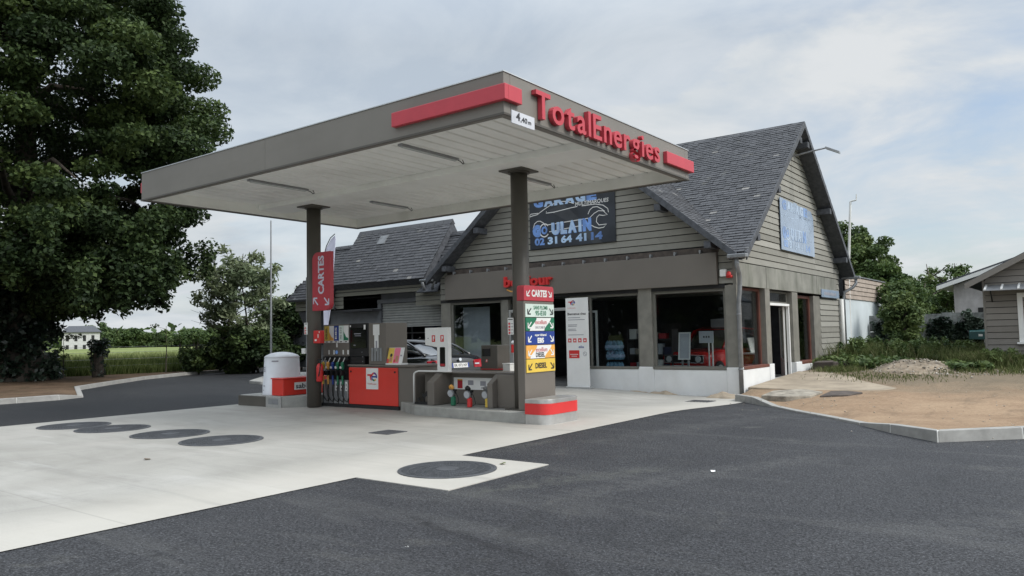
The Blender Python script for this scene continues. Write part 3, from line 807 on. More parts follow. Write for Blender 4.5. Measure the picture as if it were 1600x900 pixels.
# manhole covers on the pad: a ribbed round cover in a ring
def manhole(x, y, r, label, group):
    t = thing('manhole_cover', label, 'manhole cover', (x, y, 0.004), 0.0, group)
    mb = MB().mt('iron'); mb.lathe([(r, 0.0), (r, 0.010), (r - .035, 0.012), (r - .036, 0.006)], (x, y, 0.004), 64); mb.build('ring', t)
    mb = MB().mt('iron'); mb.lathe([(r - .037, 0.0), (r - .037, 0.009)], (x, y, 0.004), 64)
    k = int((r - 0.06) / 0.032)
    for i in range(-k, k + 1):
        yy = i * 0.032; hw = math.sqrt(max(0, (r - .05) ** 2 - yy ** 2))
        if hw < .05: continue
        n_ = max(1, int(hw / 0.05))
        for j in range(n_):
            xa = -hw + 2 * hw * j / n_; xb = xa + 2 * hw / n_ - 0.02
            mb.box(x + xa, x + xb, y + yy - .009, y + yy + .009, 0.012, 0.0165)
    mb.build('lid', t)
    mb = MB().mt('iron'); mb.lathe([(0.13, 0.0), (0.13, 0.007), (0.1, 0.009)], (x, y, 0.012), 24); mb.build('hatch', t)
    return t
m0 = manhole(-5.88, 6.53, 0.56, 'round ribbed iron manhole cover in the square concrete tab beside the near asphalt', 'manhole covers set in the concrete')
for (x_, y_, lab) in ((-15.02, 6.47, 'leftmost of four round iron tank covers in a row on the concrete pad'),
                      (-13.83, 6.6, 'second from left of four round iron tank covers in a row on the concrete pad'),
                      (-12.1, 6.7, 'third from left of four round iron tank covers in a row on the concrete pad'),
                      (-10.58, 6.67, 'rightmost of four round iron tank covers in a row on the concrete pad')):
    c_ = copy_tree(m0); c_.location = (x_, y_, 0.004); s = 0.605 / 0.56; c_.scale = (s, s, 1); c_['label'] = lab
def grate(x, y, sx, sy, label, rz=0):
    t = thing('drain_grate', label, 'drain grate', (x, y, gz(x, y) + 0.004))
    z = gz(x, y) + 0.004
    mb = MB().mt('black_matt'); mb.box(x - sx, x + sx, y - sy, y + sy, z, z + .003); mb.build('gully', t)
    mb = MB().mt('iron')
    for s1 in (-1, 1):
        mb.box(x + s1 * sx - .012, x + s1 * sx + .012, y - sy, y + sy, z, z + .009); mb.box(x - sx, x + sx, y + s1 * sy - .012, y + s1 * sy + .012, z, z + .0085)
    for i in range(7):
        xx = x - sx + (i + .5) * 2 * sx / 7
        mb.box(xx - .012, xx + .012, y - sy + .013, y + sy - .013, z + .0035, z + .008)
    mb.build('bars', t)
grate(-9.0, 8.6, 0.21, 0.21, 'small square iron drain grate in the concrete before the pump island')
grate(-7.35, 17.0, 0.27, 0.25, 'square drain grate in the concrete at the corner of the shop')
# leaves and paper scraps lying about
rnd = random.Random(5)
def scrap(name, x, y, r, m_, label, cat):
    mb = MB().mt(m_)
    n_ = 7; ring = [(x + r * (.6 + .5 * rnd.random()) * math.cos(2 * math.pi * i / n_), y + r * (.6 + .5 * rnd.random()) * math.sin(2 * math.pi * i / n_), 0.008 + .02 * rnd.random()) for i in range(n_)]
    V = [(x, y, 0.012)] + ring
    mb.add(V, [(0, i + 1, (i + 1) % n_ + 1) for i in range(n_)]); mb.build(name, label=label, cat=cat)
MATS['dead_leaf'] = mat('dead_leaf', (0.17, 0.19, 0.09), 0.8)
mat('brown_leaf', (0.12, 0.09, 0.06), 0.8)
scrap('leaf', -5.55, 7.12, 0.045, 'dead_leaf', 'green leaf lying on the concrete tab by the near manhole cover', 'leaf')
scrap('leaf', -9.75, 5.1, 0.05, 'brown_leaf', 'brown withered leaf lying on the concrete pad in front of the tank covers', 'leaf')
scrap('paper_scrap', -3.3, 7.9, 0.035, 'white', 'tiny white paper scrap on the open asphalt right of the manhole cover', 'litter')
scrap('paper_scrap', -3.95, 3.95, 0.02, 'white', 'tiny white scrap on the asphalt at the bottom centre', 'litter')
# ------------------------------------------------------------------ shop building
def slates(mb, O, A, B, L, H, inside=None, expo=0.125, wid=0.19, seed=1, pale=0.02):
    r_ = random.Random(seed)
    O = Vector(O); A = Vector(A).normalized(); B = Vector(B).normalized(); N = A.cross(B)
    if N.z < 0: N = -N
    k = int(H / expo)
    for j in range(k + 1):
        v0 = j * expo; u = -wid * (0.5 if j % 2 else 0.0) - r_.random() * .03
        while u < L:
            w_ = wid * (0.85 + .3 * r_.random()); u0 = max(0, u); u1 = min(L, u + w_ - 0.006); u += w_
            if u1 - u0 < 0.03: continue
            v1 = min(H, v0 + expo * 1.25)
            if inside and not inside((u0 + u1) / 2, v0 + expo / 2): continue
            ja = (r_.random() - .5) * .018; h = 0.016 + .012 * r_.random(); jb = (r_.random() - .5) * .006
            P = lambda a, b, c: O + A * a + B * b + N * c
            V = [P(u0, v0 + ja, h), P(u1, v0 + ja + jb, h + jb), P(u1, v1, 0.004), P(u0, v1, 0.004), P(u0, v0 + ja, -.01), P(u1, v0 + ja + jb, -.01)]
            t = min(0.8, max(0, r_.gauss(.4, .1)))
            if r_.random() < pale: t = 0.9 + .1 * r_.random()
            mb.add(V, [(0, 1, 2, 3), (4, 5, 1, 0)], t)
    return mb
def boards(mb, O, r, u, z0, z1, ext, pitch=0.18, seed=1, gap=0.02, back='dark_wood', bm='siding', bo=0.03):
    """lapped timber boards on the plane through O; ext(z) -> (u0, u1)"""
    r_ = random.Random(seed)
    mb.frame(O, r, u)
    n = int(math.ceil((z1 - z0) / pitch - 1e-6))
    for i in range(n):
        a = z0 + i * pitch; b = min(z1, a + pitch)
        if b - a < .04: continue
        ea = ext(a + .001); eb = ext(min(b, z1) - .001)
        lo, hi = ea; cuts = [0.0]
        t = 0.0
        while True:
            t += 2.2 + 2.5 * r_.random()
            if t > (hi - lo) - 1.0: break
            cuts.append(t / (hi - lo))
        cuts.append(1.0)
        for q in range(len(cuts) - 1):
            g = 0.004
            f0, f1 = cuts[q], cuts[q + 1]
            a0 = ea[0] + (ea[1] - ea[0]) * f0 + (g if q else 0); a1 = ea[0] + (ea[1] - ea[0]) * f1
            b0 = eb[0] + (eb[1] - eb[0]) * f0 + (g if q else 0); b1 = eb[0] + (eb[1] - eb[0]) * f1
            s = r_.gauss(0, .0025)
            tone = min(1, max(0, r_.gauss(.5, .2)))
            y0 = a + gap + s; y1 = b  # open gap onto the dark core stands in for the lap's shadow line
            if y1 - y0 < 0.02: continue
            mb.mt(bm).add([(a0, y0, bo), (a1, y0, bo), (b1, y1, .012), (b0, y1, .012), (a0, y0, .0), (a1, y0, .0), (b1, y1, 0), (b0, y1, 0)],
                   [(0, 1, 2, 3), (4, 5, 1, 0), (3, 2, 6, 7), (0, 3, 7, 4), (1, 5, 6, 2)], tone)
    mb.frame()
    return mb

YF, XS = 18.6, -7.0           # front wall plane, side wall plane
XL = -16.9                    # left end of the front wall
YB = 28.5                     # right end of the side wall
PIT = 0.82                    # roof pitch
b = thing('garage_shop', 'shop and garage building with grey timber gables, slate roofs and big shop windows', 'building', (XS, YF, 0))

# plinth
def plinth_p(*q): m = MB().mt('plinth_white').box(*q); m.build('plinth', b, bevel=.012)
def plinth_y(x0, x1, h, d=0.09): plinth_p(x0, x1, YF - d, YF + .12, -0.4, h)
plinth_y(XL, -14.35, 0.5); plinth_y(-12.0, -9.74, 0.53); plinth_y(-9.741, -9.27, 0.6, .1); plinth_y(-9.269, -7.28, 0.53); plinth_y(-7.279, XS + .09, 0.6, .1)
plinth_p(XS - .12, XS + .09, YF + .122, 20.62, -0.3, 0.53); plinth_p(XS - .12, XS + .1, 20.621, 21.0, -.3, .6)
plinth_p(XS - .12, XS + .1, 22.95, 23.5, -.3, .56); plinth_p(XS - .12, XS + .09, 23.501, YB, -.3, .47)
# pillars
def pillar(x0, x1, y0, y1, z0, z1): m = MB().mt('pillar'); m.box(x0, x1, y0, y1, z0, z1); m.build('pillar', b, bevel=.01)
pillar(XL, -16.5, YF - .03, YF + .25, .5, 2.7); pillar(-14.4, -14.15, YF - .03, YF + .25, .0, 2.7); pillar(-9.7, -9.31, YF - .06, YF + .25, .6, 2.7)
pillar(-7.27, XS + .03, YF - .05, YF + .25, .6, 2.66)
pillar(XS - .3, XS + .05, 20.6, 20.98, .6, 2.66); pillar(XS - .3, XS + .05, 22.95, 23.48, .56, 2.62); pillar(XS - .3, XS + .0, 25.3, 26.05, .47, 2.58)
# fascia boards
m = MB().mt('taupe'); m.box(-16.62, -7.43, YF - .14, YF - .02, 2.69, 3.5); m.build('fascia_board', b, bevel=.008)
m = MB().mt('black_matt'); m.box(XL, -7.27, YF - .04, YF + .2, 2.6, 2.69); m.build('lintel', b)
m = MB().mt('panel_stained')
ys = [18.72, 20.75, 23.2, 25.6, 28.0]
for i in range(4): m.box(XS, XS + .05 + .006 * (i % 2), ys[i], ys[i + 1] - .012, 2.64, 3.23)
m.build('fascia_board', b, bevel=.004)
# timber strip and small brackets above the front fascia
m = MB().mt('wood_red'); m.box(-16.62, -7.4, YF - .02, YF + .05, 3.5, 3.66); m.build('timber_strip', b)
m = MB().mt('grey_metal'); m.box(0, .06, YF - .11, YF - .015, 3.53, 3.59); m.box(.015, .045, YF - .13, YF - .1, 3.5, 3.6)
br0 = None
for i in range(13):
    x_ = -16.3 + i * .7
    if br0 is None:
        for k_, v_ in enumerate(m.v): m.v[k_] = (v_[0] + x_, v_[1], v_[2])
        br0 = m.build('bracket', b); 
    else:
        c_ = br0.copy(); COL.objects.link(c_); c_.parent = b; c_.location.x += i * .7
# walls behind (structural core) : left, back and upper gables
m = MB().mt('dark_wood')
GX0, GX1 = XL, XS; GC = -11.95; EZ = 3.62
m.box(XL, XL + .15, YF + .26, 28.4, 0, 3.5); m.box(XL, XS - .16, YB - .15, YB - .01, 0, 3.5)
def gz_f(x): return 3.42 + PIT * (5.15 - abs(x - GC))
m.prism([(XL, YF + .06, 2.7), (XS - .1, YF + .06, 2.7), (XS - .1, YF + .06, 3.5), (GC, YF + .06, 7.5), (XL, YF + .06, 3.45)], (0, .12, 0))
RY = 23.55
m.prism([(XS - .06, YF + .2, 2.64), (XS - .06, YB, 2.64), (XS - .06, YB, 3.45), (XS - .06, RY, 7.5), (XS - .06, YF + .2, 3.5)], (-.12, 0, 0))
m.box(XS - .12, XS - .02, 26.0, YB, .47, 2.64)
m.build('wall_core', b)
# front gable boards
m = MB()
def extf(z):
    d = max(0.02, (7.58 - z) / PIT); return (max(XL, GC - d), min(-7.42 if z < 3.72 else XS, GC + d))
boards(m, (0, YF + .05, 0), *FY, 3.68, 7.4, extf, seed=3)
m.build('siding', b)
m = MB(); boards(m, (0, YF + .0, 0), *FY, 2.69, 3.6, lambda z: (-7.42, XS + .02), seed=4); m.build('siding', b)
m = MB(); boards(m, (0, YF + .0, 0), *FY, 2.69, 3.68, lambda z: (XL - .02, -16.63), seed=5); m.build('siding', b)
# side gable boards
m = MB()
def exts(z):
    d = max(.02, (7.62 - z) / .813); return (max(YF - .02, RY - d), min(YB, RY + d))
boards(m, (XS, 0, 0), *FX, 3.24, 7.5, exts, seed=6)
m.build('siding', b)
m = MB(); boards(m, (XS - .02, 0, 0), *FX, .47, 3.24, lambda z: (26.05 if z < 2.6 else 28.05, YB), seed=7, pitch=.185); m.build('siding', b)
# trims : corner boards
m = MB().mt('pillar'); m.box(XS - .06, XS + .035, YF - .035, YF + .06, 2.66, 3.6); m.build('corner_board', b)

# roofs -----------------------------------------------------------
HL = math.hypot(5.35, 4.35)
m = MB().mt('slate')
Bf = (0, 5.35, 4.35)
# right arm, front slope (towards the canopy): u runs from X=-12 to X=-6.55
m.mt('slate'); slates(m, (-12, 18.2, 3.42), (1, 0, 0), Bf, 5.47, HL, inside=lambda u, v: v / HL * 4.35 > PIT * (5.2 - u) - .12, seed=11, pale=.012)
m.mt('slate_trim'); m.prism([(-6.85, 18.22, 3.39), (-6.55, 18.22, 3.39), (-6.55, RY, 7.72), (-12, RY, 7.72)], (0, .06, -.09))
m.mt('slate'); slates(m, (-12, 28.9, 3.42), (1, 0, 0), (0, -5.35, 4.35), 5.47, HL, seed=12, expo=.3, wid=.5)
m.mt('slate_trim'); m.prism([(-12, 28.88, 3.39), (-6.55, 28.88, 3.39), (-6.55, RY, 7.72), (-12, RY, 7.72)], (0, -.06, -.09))
for i in range(14):
    x0 = -12 + i * .39; m.mt('slate').prism([(x0, RY - .16, 7.655), (x0, RY, 7.79), (x0, RY + .16, 7.655)], (.375, 0, 0), .3 + .3 * (i % 3) / 2)
m.build('roof', b)
# front gable roof, ridge along Y
m = MB().mt('slate'); hw = 5.15; SL = math.hypot(hw, hw * PIT); YE = 28.9
m.mt('slate'); slates(m, (GC + hw, 18.12, 3.42), (0, 1, 0), (-hw, 0, hw * PIT), YE - 18.12, SL, inside=lambda u, v: v / SL * hw * PIT > .813 * (5.35 - abs(18.12 + u - RY)) - .12 and u < 5.6, seed=13)
m.mt('slate'); slates(m, (GC - hw, 18.12, 3.42), (0, 1, 0), (hw, 0, hw * PIT), YE - 18.12, SL, seed=14)
zt = 3.42 + hw * PIT
m.mt('slate_trim'); m.prism([(GC - hw, 18.12, 3.39), (GC - hw, YE, 3.39), (GC, YE, zt - .03), (GC, 18.12, zt - .03)], (.06, 0, -.09))
m.mt('slate_trim'); m.prism([(GC + hw, 18.12, 3.39), (GC + hw, 18.3, 3.39), (GC, 23.4, zt - .03), (GC, 18.12, zt - .03)], (-.06, 0, -.09))
for i in range(27):
    y0 = 18.1 + i * .4; m.mt('slate').prism([(GC - .16, y0, zt - .09), (GC, y0, zt + .05), (GC + .16, y0, zt - .09)], (0, .385, 0), .4)
m.build('roof', b)
# barge boards
def barge(p, q, d, m_='slate_trim', name='bargeboard'):
    m = MB().mt(m_); p = Vector(p); q = Vector(q)
    m.prism([p, q, q + Vector((0, 0, -.2)), p + Vector((0, 0, -.2))], d); m.build(name, b, bevel=.006)
for s in (-1, 1):
    barge((GC + s * (hw + .03), 18.1, 3.42), (GC, 18.1, zt + .01), (0, .035, 0))
    barge((-6.53, RY + s * 5.38, 3.42), (-6.53, RY, 7.79), (-.035, 0, 0))
# soffit boards under the overhangs, and the purlin ends that carry them
m = MB().mt('dark_wood')
for s in (-1, 1):
    for k in range(30):
        t0 = k / 30; t1 = (k + .82) / 30
        y0 = RY + s * 5.35 * (1 - t0); y1 = RY + s * 5.35 * (1 - t1); z0 = 3.28 + 4.35 * t0; z1 = 3.28 + 4.35 * t1
        m.prism([(-6.6, y0, z0), (-6.6, y1, z1), (-6.6, y1, z1 - .025), (-6.6, y0, z0 - .025)], (-.4, 0, 0))
m.build('soffit', b)
m = MB().mt('dark_wood')
for s in (-1, 1):
    for k in range(30):
        t0 = k / 30; t1 = (k + .82) / 30
        x0 = GC + s * hw * (1 - t0); x1 = GC + s * hw * (1 - t1); z0 = 3.28 + hw * PIT * t0; z1 = 3.28 + hw * PIT * t1
        m.prism([(x0, 18.15, z0), (x1, 18.15, z1), (x1, 18.15, z1 - .025), (x0, 18.15, z0 - .025)], (0, .45, 0))
m.build('soffit', b)
def purlin(x0, x1, y0, y1, z0, z1): m = MB().mt('slate_trim'); m.box(x0, x1, y0, y1, z0, z1); m.build('purlin_end', b, bevel=.01)
for t in (.18, .52, .93):
    y_ = RY + 5.35 * (1 - t); z_ = 3.2 + 4.35 * t
    purlin(XS, -6.55, y_ - .09, y_ + .09, z_ - .2, z_ - .02)
    y_ = RY - 5.35 * (1 - t)
    purlin(XS, -6.55, y_ - .09, y_ + .09, z_ - .2, z_ - .02)
for t in (.4, .72, .14):
    for s in (-1, 1):
        x_ = GC + s * hw * (1 - t); z_ = 3.2 + hw * PIT * t
        purlin(x_ - .09, x_ + .09, 18.14, YF + .03, z_ - .2, z_ - .02)
# gutters and downpipes
m = MB().mt('zinc'); m.box(-6.98, -6.5, 18.0, 18.2, 3.28, 3.38); m.build('gutter', b, bevel=.02)
m = MB().mt('zinc'); m.tube([(-6.78, 18.12, 3.3), (-6.78, 18.14, 3.1), (-6.8, 18.3, 2.95), (-6.83, 18.42, 2.85), (-6.84, 18.44, 2.6), (-6.85, 18.44, 2.45), (-6.88, 18.46, 2.3), (-6.9, 18.47, 2.1), (-6.9, 18.47, -.1)], .055, 12)
for z_ in (.55, 1.9): m.cyl((-6.9, 18.47, z_), (-6.9, 18.47, z_ + .03), .068, n=12); m.box(-6.92, -6.88, 18.47, 18.56, z_, z_ + .03)
m.build('downpipe', b, smooth=True)
m = MB().mt('zinc'); m.box(-6.98, -6.35, 28.78, 28.96, 3.26, 3.36); m.build('gutter', b, bevel=.02)
m = MB().mt('zinc'); m.tube([(-6.5, 28.86, 3.28), (-6.5, 28.84, 3.1), (-6.6, 28.75, 2.95), (-6.85, 28.65, 2.8), (-6.88, 28.62, 2.6), (-6.88, 28.62, .1)], .05, 12); m.build('downpipe', b, smooth=True)
m = MB().mt('white_dirty'); m.tube([(-6.9, 28.4, 2.55), (-6.9, 28.4, .1)], .065, 12); m.build('vent_pipe', b, smooth=True)
# lamp arm at the side gable's top
m = MB().mt('grey_metal'); m.tube([(-6.98, 23.6, 6.78), (-6.4, 23.62, 6.86), (-5.95, 23.63, 6.9)], .025, 8); m.frame(); m.hexa([(-5.98, 23.55, 6.86), (-5.6, 23.55, 6.66), (-5.6, 23.71, 6.66), (-5.98, 23.71, 6.86), (-5.98, 23.55, 6.93), (-5.6, 23.55, 6.73), (-5.6, 23.71, 6.73), (-5.98, 23.71, 6.93)])
m.build('lamp_arm', b)

# windows and doors ------------------------------------------------
def window(p, r, u, w_, h_, fr, parent=b, fw=.07, fd=.08, mull=(), name='window', gl='glass', recess=0.0, glab=None, trans=None):
    """frame with one pane; p is the lower left corner on the wall plane"""
    m = MB().mt(fr); m.frame(p, r, u)
    def bar(a0, a1, b0, b1): m.box(a0, a1, b0, b1, -fd - recess, .0 - recess)
    bar(0, fw, 0, h_); bar(w_ - fw, w_, 0, h_); bar(fw, w_ - fw, 0, fw); bar(fw, w_ - fw, h_ - fw, h_)
    for q in mull: bar(q - fw * .4, q + fw * .4, fw, h_ - fw)
    if trans: bar(fw, w_ - fw, trans - .03, trans + .03)
    m.frame(); f_ = m.build(name, parent, bevel=.006)
    g = MB().mt(gl); g.frame(p, r, u); g.box(fw * .6, w_ - fw * .6, fw * .6, h_ - fw * .6, -fd * .6 - recess, -fd * .6 + .008 - recess); g.frame(); g.build('pane', f_)
    return f_
window((-16.5, YF + .02, .5), *FY, 2.1, 2.1, 'frame_taupe')
window((-9.31, YF + .02, .55), *FY, 2.04, 2.05, 'frame_taupe', fw=.075)
window((-11.98, YF + .02, .53), *FY, 2.28, 2.07, 'frame_taupe', mull=(.72,))
window((XS - .1, 18.78, .53), *FX, 1.82, 2.1, 'frame_red', fw=.07)
window((XS - .12, 23.5, .47), *FX, 1.8, 2.1, 'frame_red', fw=.09)
window((XS - .1, 21.0, 2.27), *FX, 1.95, .35, 'frame_taupe', fw=.05)
# sills
m = MB().mt('frame_taupe'); m.box(-11.98, -9.7, YF - .1, YF + .02, .535, .6); m.build('window_sill', b, bevel=.008)
m = MB().mt('frame_taupe'); m.box(-9.31, -7.27, YF - .1, YF + .02, .535, .6); m.build('window_sill', b, bevel=.008)
m = MB().mt('frame_red'); m.box(XS - .08, XS + .1, 18.74, 20.6, .535, .61); m.build('window_sill', b, bevel=.008)
m = MB().mt('frame_red'); m.box(XS - .08, XS + .08, 23.5, 25.3, .475, .55); m.build('window_sill', b, bevel=.008)
# front entrance : open sliding door, white frame at right of the opening
m = MB().mt('aluminium'); m.box(-14.15, -12.0, YF, YF + .1, 2.2, 2.28); m.box(-12.08, -12.0, YF, YF + .1, 0, 2.2); m.box(-14.15, -14.08, YF, YF + .1, 0, 2.2); m.build('door_frame', b, bevel=.005)
m = MB().mt('glass'); m.box(-14.08, -12.06, YF + .04, YF + .05, 2.28, 2.6); m.build('transom', b)
dl = MB().mt('white_dirty')
dl.frame((-11.95, YF + .2, .02), *FY)
for q in ((0, .06, 0, 2.15), (.74, .8, 0, 2.15), (.06, .74, 0, .06), (.06, .74, 2.09, 2.15)): dl.box(q[0], q[1], q[2], q[3], -.04, 0)
dl.frame(); dlo = dl.build('door_leaf', b)
g = MB().mt('glass'); g.frame((-11.95, YF + .2, .02), *FY); g.box(.06, .74, .06, 2.09, -.025, -.018); g.frame(); g.build('pane', dlo)
# side door : open, white frame and leaf turned inwards
m = MB().mt('white'); m.box(XS - .12, XS - .04, 21.0, 21.07, .16, 2.2); m.box(XS - .12, XS - .04, 22.86, 22.93, .16, 2.2); m.box(XS - .12, XS - .03, 21.0, 22.93, 2.2, 2.27); m.build('door_frame', b, bevel=.005)
m = MB().mt('island_concrete'); m.box(XS - .3, XS + .35, 20.98, 22.96, -.2, .155); m.build('door_step', b, bevel=.015)
dl = MB().mt('white_dirty'); dl.frame((XS - .14, 22.8, .17), (-.42, .9, 0), (0, 0, 1))
for q in ((0, .09, 0, 2.02), (.8, .89, 0, 2.02), (.09, .8, 0, .5), (.09, .8, 1.93, 2.02)): dl.box(q[0], q[1], q[2], q[3], -.05, 0)
dl.frame(); dlo = dl.build('door_leaf', b)
g = MB().mt('glass'); g.frame((XS - .14, 22.8, .17), (-.42, .9, 0), (0, 0, 1)); g.box(.09, .8, .5, 1.93, -.03, -.022); g.frame(); g.build('pane', dlo)
# interior
m = MB().mt('interior_floor'); m.box(XL + .2, XS - .12, YF + .13, YB - .2, -.1, .1); m.build('floor', b)
m = MB().mt('interior_ceiling'); m.box(XL + .2, XS - .13, YF + .27, YB - .2, 2.72, 2.8); m.build('ceiling', b)
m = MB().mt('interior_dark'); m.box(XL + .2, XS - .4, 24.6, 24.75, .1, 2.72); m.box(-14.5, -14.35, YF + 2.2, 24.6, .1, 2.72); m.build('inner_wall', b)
# frosted panel and door seen through the left shop window
m = MB().mt('card_grey'); m.box(-16.4, -15.3, YF + .5, YF + .53, .6, 2.45); m.build('window_screen', b)

# side plaque, alarm box
t = thing('wall_plaque', 'narrow pale plaque at the right end of the side wall below the grey fascia', 'plaque', (XS, 27, 2.56))
m = MB().mt('sign_pale'); m.box(XS + .06, XS + .085, 26.0, 28.15, 2.56, 2.82); m.build('plate', t, bevel=.004)
m = MB().mt('ink_grey'); m.frame((XS + .085, 26, 2.56), *FX)
rr = random.Random(2); u_ = .3
while u_ < 1.75:
    w_ = .05 + .06 * rr.random(); m.poly([(u_, .08), (u_ + w_, .08), (u_ + w_, .08 + .1 * (0.7 + .5 * rr.random())), (u_, .17)]); u_ += w_ + .03
m.frame(); m.build('lettering', t)
t = thing('alarm_box', 'white alarm box with a red flashing light on the corner boards of the shop', 'alarm', (-7.2, YF - .03, 2.8))
m = MB().mt('white'); m.box(-7.36, -7.2, YF - .12, YF - .03, 2.88, 3.06); m.build('housing', t, bevel=.012)
m = MB().mt('red'); m.lathe([(.055, 0), (.06, .03), (.05, .09), (.02, .12)], (-7.13, YF - .1, 2.88), 16); m.box(-7.2, -7.06, YF - .1, YF - .03, 2.84, 2.9); m.build('flash_light', t, smooth=True)
# ------------------------------------------------------------------ garage wing at the left of the shop
g_ = thing('garage_wing', 'low garage wing with a steep slate roof, raised middle section and half-closed grey roller shutter', 'building', (-20.5, 19.3, 0))
def zl(y): return 3.1 + 1.38 * (y - 18.47)
m = MB().mt('slate_trim')
# lower roof shell (hipped at the left)
YR = 19.92; ZR = zl(YR); YB2 = 21.6
m.prism([(-24.85, 18.42, 3.03), (-22.32, 18.42, 3.03), (-22.32, YR, ZR), (-23.7, YR, ZR)], (0, .1, -.06))
m.prism([(-17.56, 19.0, 3.83), (-16.6, 19.0, 3.83), (-16.6, YR, ZR), (-17.56, YR, ZR)], (0, .1, -.06))
m.prism([(-24.85, 18.42, 3.03), (-23.7, YR, ZR), (-24.85, YB2, 3.03)], (.1, 0, -.05))
m.prism([(-24.85, YB2, 3.03), (-23.7, YR, ZR), (-16.6, YR, ZR), (-16.6, YB2, 3.03)], (0, -.1, -.05))
m.mt('slate')
SLL = math.hypot(YR - 18.4, ZR - 3.0)
slates(m, (-24.85, 18.4, 3.02), (1, 0, 0), (0, YR - 18.4, ZR - 3.02), 8.3, SLL, inside=lambda u, v: (1.15 * v / SLL < u < 2.52) or (u > 7.29 and v > .4 * SLL), seed=21, pale=.006, expo=.13, wid=.2)
slates(m, (-24.87, YB2, 3.02), (0, -1, 0), (1.15, 0, ZR - 3.02), YB2 - 18.4, math.hypot(1.15, ZR - 3), inside=lambda u, v: abs(u - 1.6) < 1.6 * (1 - v / 2.5), seed=22)
for i in range(18):
    x0 = -23.7 + i * .4; m.prism([(x0, YR - .13, ZR - .1), (x0, YR, ZR + .05), (x0, YR + .13, ZR - .1)], (.385, 0, 0), .35)
m.build('roof', g_)
# raised middle section
m = MB().mt('slate_trim')
Y2 = 19.95; Z2 = 3.5 + 1.38 * (Y2 - 18.45)
m.prism([(-22.3, 18.47, 3.47), (-22.3, Y2, Z2 - .03), (-22.3, Y2 + 1.4, 3.6), (-22.3, Y2 + 1.2, 3.2), (-22.3, 18.75, 3.3)], (4.75, 0, 0))
m.mt('slate'); SH = math.hypot(Y2 - 18.43, Z2 - 3.47)
slates(m, (-22.32, 18.43, 3.475), (1, 0, 0), (0, Y2 - 18.43, Z2 - 3.475), 4.8, SH, seed=23, pale=.008, expo=.13, wid=.2)
for i in range(12):
    x0 = -22.32 + i * .4; m.prism([(x0, Y2 - .12, Z2 - .13), (x0, Y2, Z2 + .05), (x0, Y2 + .12, Z2 - .13)], (.385, 0, 0), .45)
m.build('roof', g_)
m = MB().mt('zinc'); m.prism([(-20.9, 19.5, 4.955), (-20.5, 19.5, 4.955), (-20.5, 19.74, 5.287), (-20.9, 19.74, 5.287)], (0, -.03, .02)); m.build('roof_light', g_)
m = MB(); boards(m, (0, 18.78, 0), *FY, 3.05, 3.5, lambda z: (-22.4, -17.75), seed=31, bm='siding_dark', pitch=.15); m.build('siding', g_)
m = MB(); boards(m, (0, 18.8, 0), *FY, 2.6, 3.05, lambda z: (-24.75, -21.95), seed=32, bm='siding_dark', pitch=.15); m.build('siding', g_)
m = MB(); boards(m, (0, 18.76, 0), *FY, 2.57, 3.05, lambda z: (-18.2, -16.95), seed=33, bm='siding_dark', pitch=.16); m.build('siding', g_)
m = MB().mt('slate_trim')
m.prism([(-17.95, 18.5, 3.02), (-17.0, 18.5, 3.02), (-17.1, 18.82, 3.38), (-17.75, 18.82, 3.38)], (0, .03, -.03)); m.build('lead_roof', g_)
m = MB().mt('zinc'); m.tube([(-17.6, 18.4, 3.42), (-17.62, 18.5, 3.2), (-17.62, 18.6, 3.05)], .05, 10); m.tube([(-17.02, 18.42, 3.35), (-17.2, 18.5, 3.2), (-17.3, 18.6, 3.1)], .045, 10)
m.tube([(-17.5, 18.22, 3.36), (-17.1, 18.22, 3.36), (-16.92, 18.24, 3.36)], .05, 10); m.build('gutter', g_, smooth=True)
m = MB().mt('zinc'); m.tube([(-22.6, 18.4, 3.0), (-22.25, 18.4, 3.0)], .06, 12); m.tube([(-22.28, 18.42, 3.3), (-22.25, 18.4, 3.0), (-22.27, 18.6, 2.75), (-22.3, 18.7, 2.6)], .045, 10); m.build('gutter', g_, smooth=True)
m = MB().mt('wing_wall'); m.box(-23.9, -20.5, 19.3, 19.45, -.2, 2.6); m.box(-20.5, -17.35, 19.3, 19.45, 2.75, 3.1); m.box(-17.35, XL, 19.3, 19.45, -.2, 3.1)
m.build('wall', g_)
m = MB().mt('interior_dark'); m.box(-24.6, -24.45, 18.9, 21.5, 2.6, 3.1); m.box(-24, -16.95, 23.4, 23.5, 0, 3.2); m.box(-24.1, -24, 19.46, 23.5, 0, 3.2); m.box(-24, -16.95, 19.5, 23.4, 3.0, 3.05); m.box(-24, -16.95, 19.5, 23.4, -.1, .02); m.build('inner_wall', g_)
m = MB().mt('dark_wood'); m.prism([(-24.7, 18.85, 2.6), (-23.85, 18.85, 1.3), (-23.3, 18.85, 1.3), (-23.3, 18.85, 2.6)], (0, .5, 0)); m.build('brace', g_, bevel=.02)
m = MB().mt('dark_wood'); m.box(-22.4, -20.45, 18.82, 19.3, 2.5, 2.56); m.build('beam', g_)
m = MB().mt('shutter')
for k in range(9):
    z0 = 1.93 + k * .092; m.prism([(-20.45, 19.36, z0), (-20.45, 19.33, z0 + .02), (-20.45, 19.33, z0 + .072), (-20.45, 19.36, z0 + .09)], (3.06, 0, 0))
m.box(-20.45, -17.39, 19.34, 19.39, 1.89, 1.93); m.build('shutter', g_)
m = MB().mt('wing_wall'); m.box(-20.62, -20.46, 19.24, 19.3, -.1, 2.8); m.box(-17.38, -17.2, 19.24, 19.3, -.1, 2.8); m.box(-20.62, -17.2, 19.22, 19.3, 2.76, 2.9); m.build('shutter_guide', g_, bevel=.006)
t = thing('vehicle_lift', 'dark blue vehicle lift post with a crossbar in the dark garage under the shutter', 'lift', (-19.3, 20.6, 0))
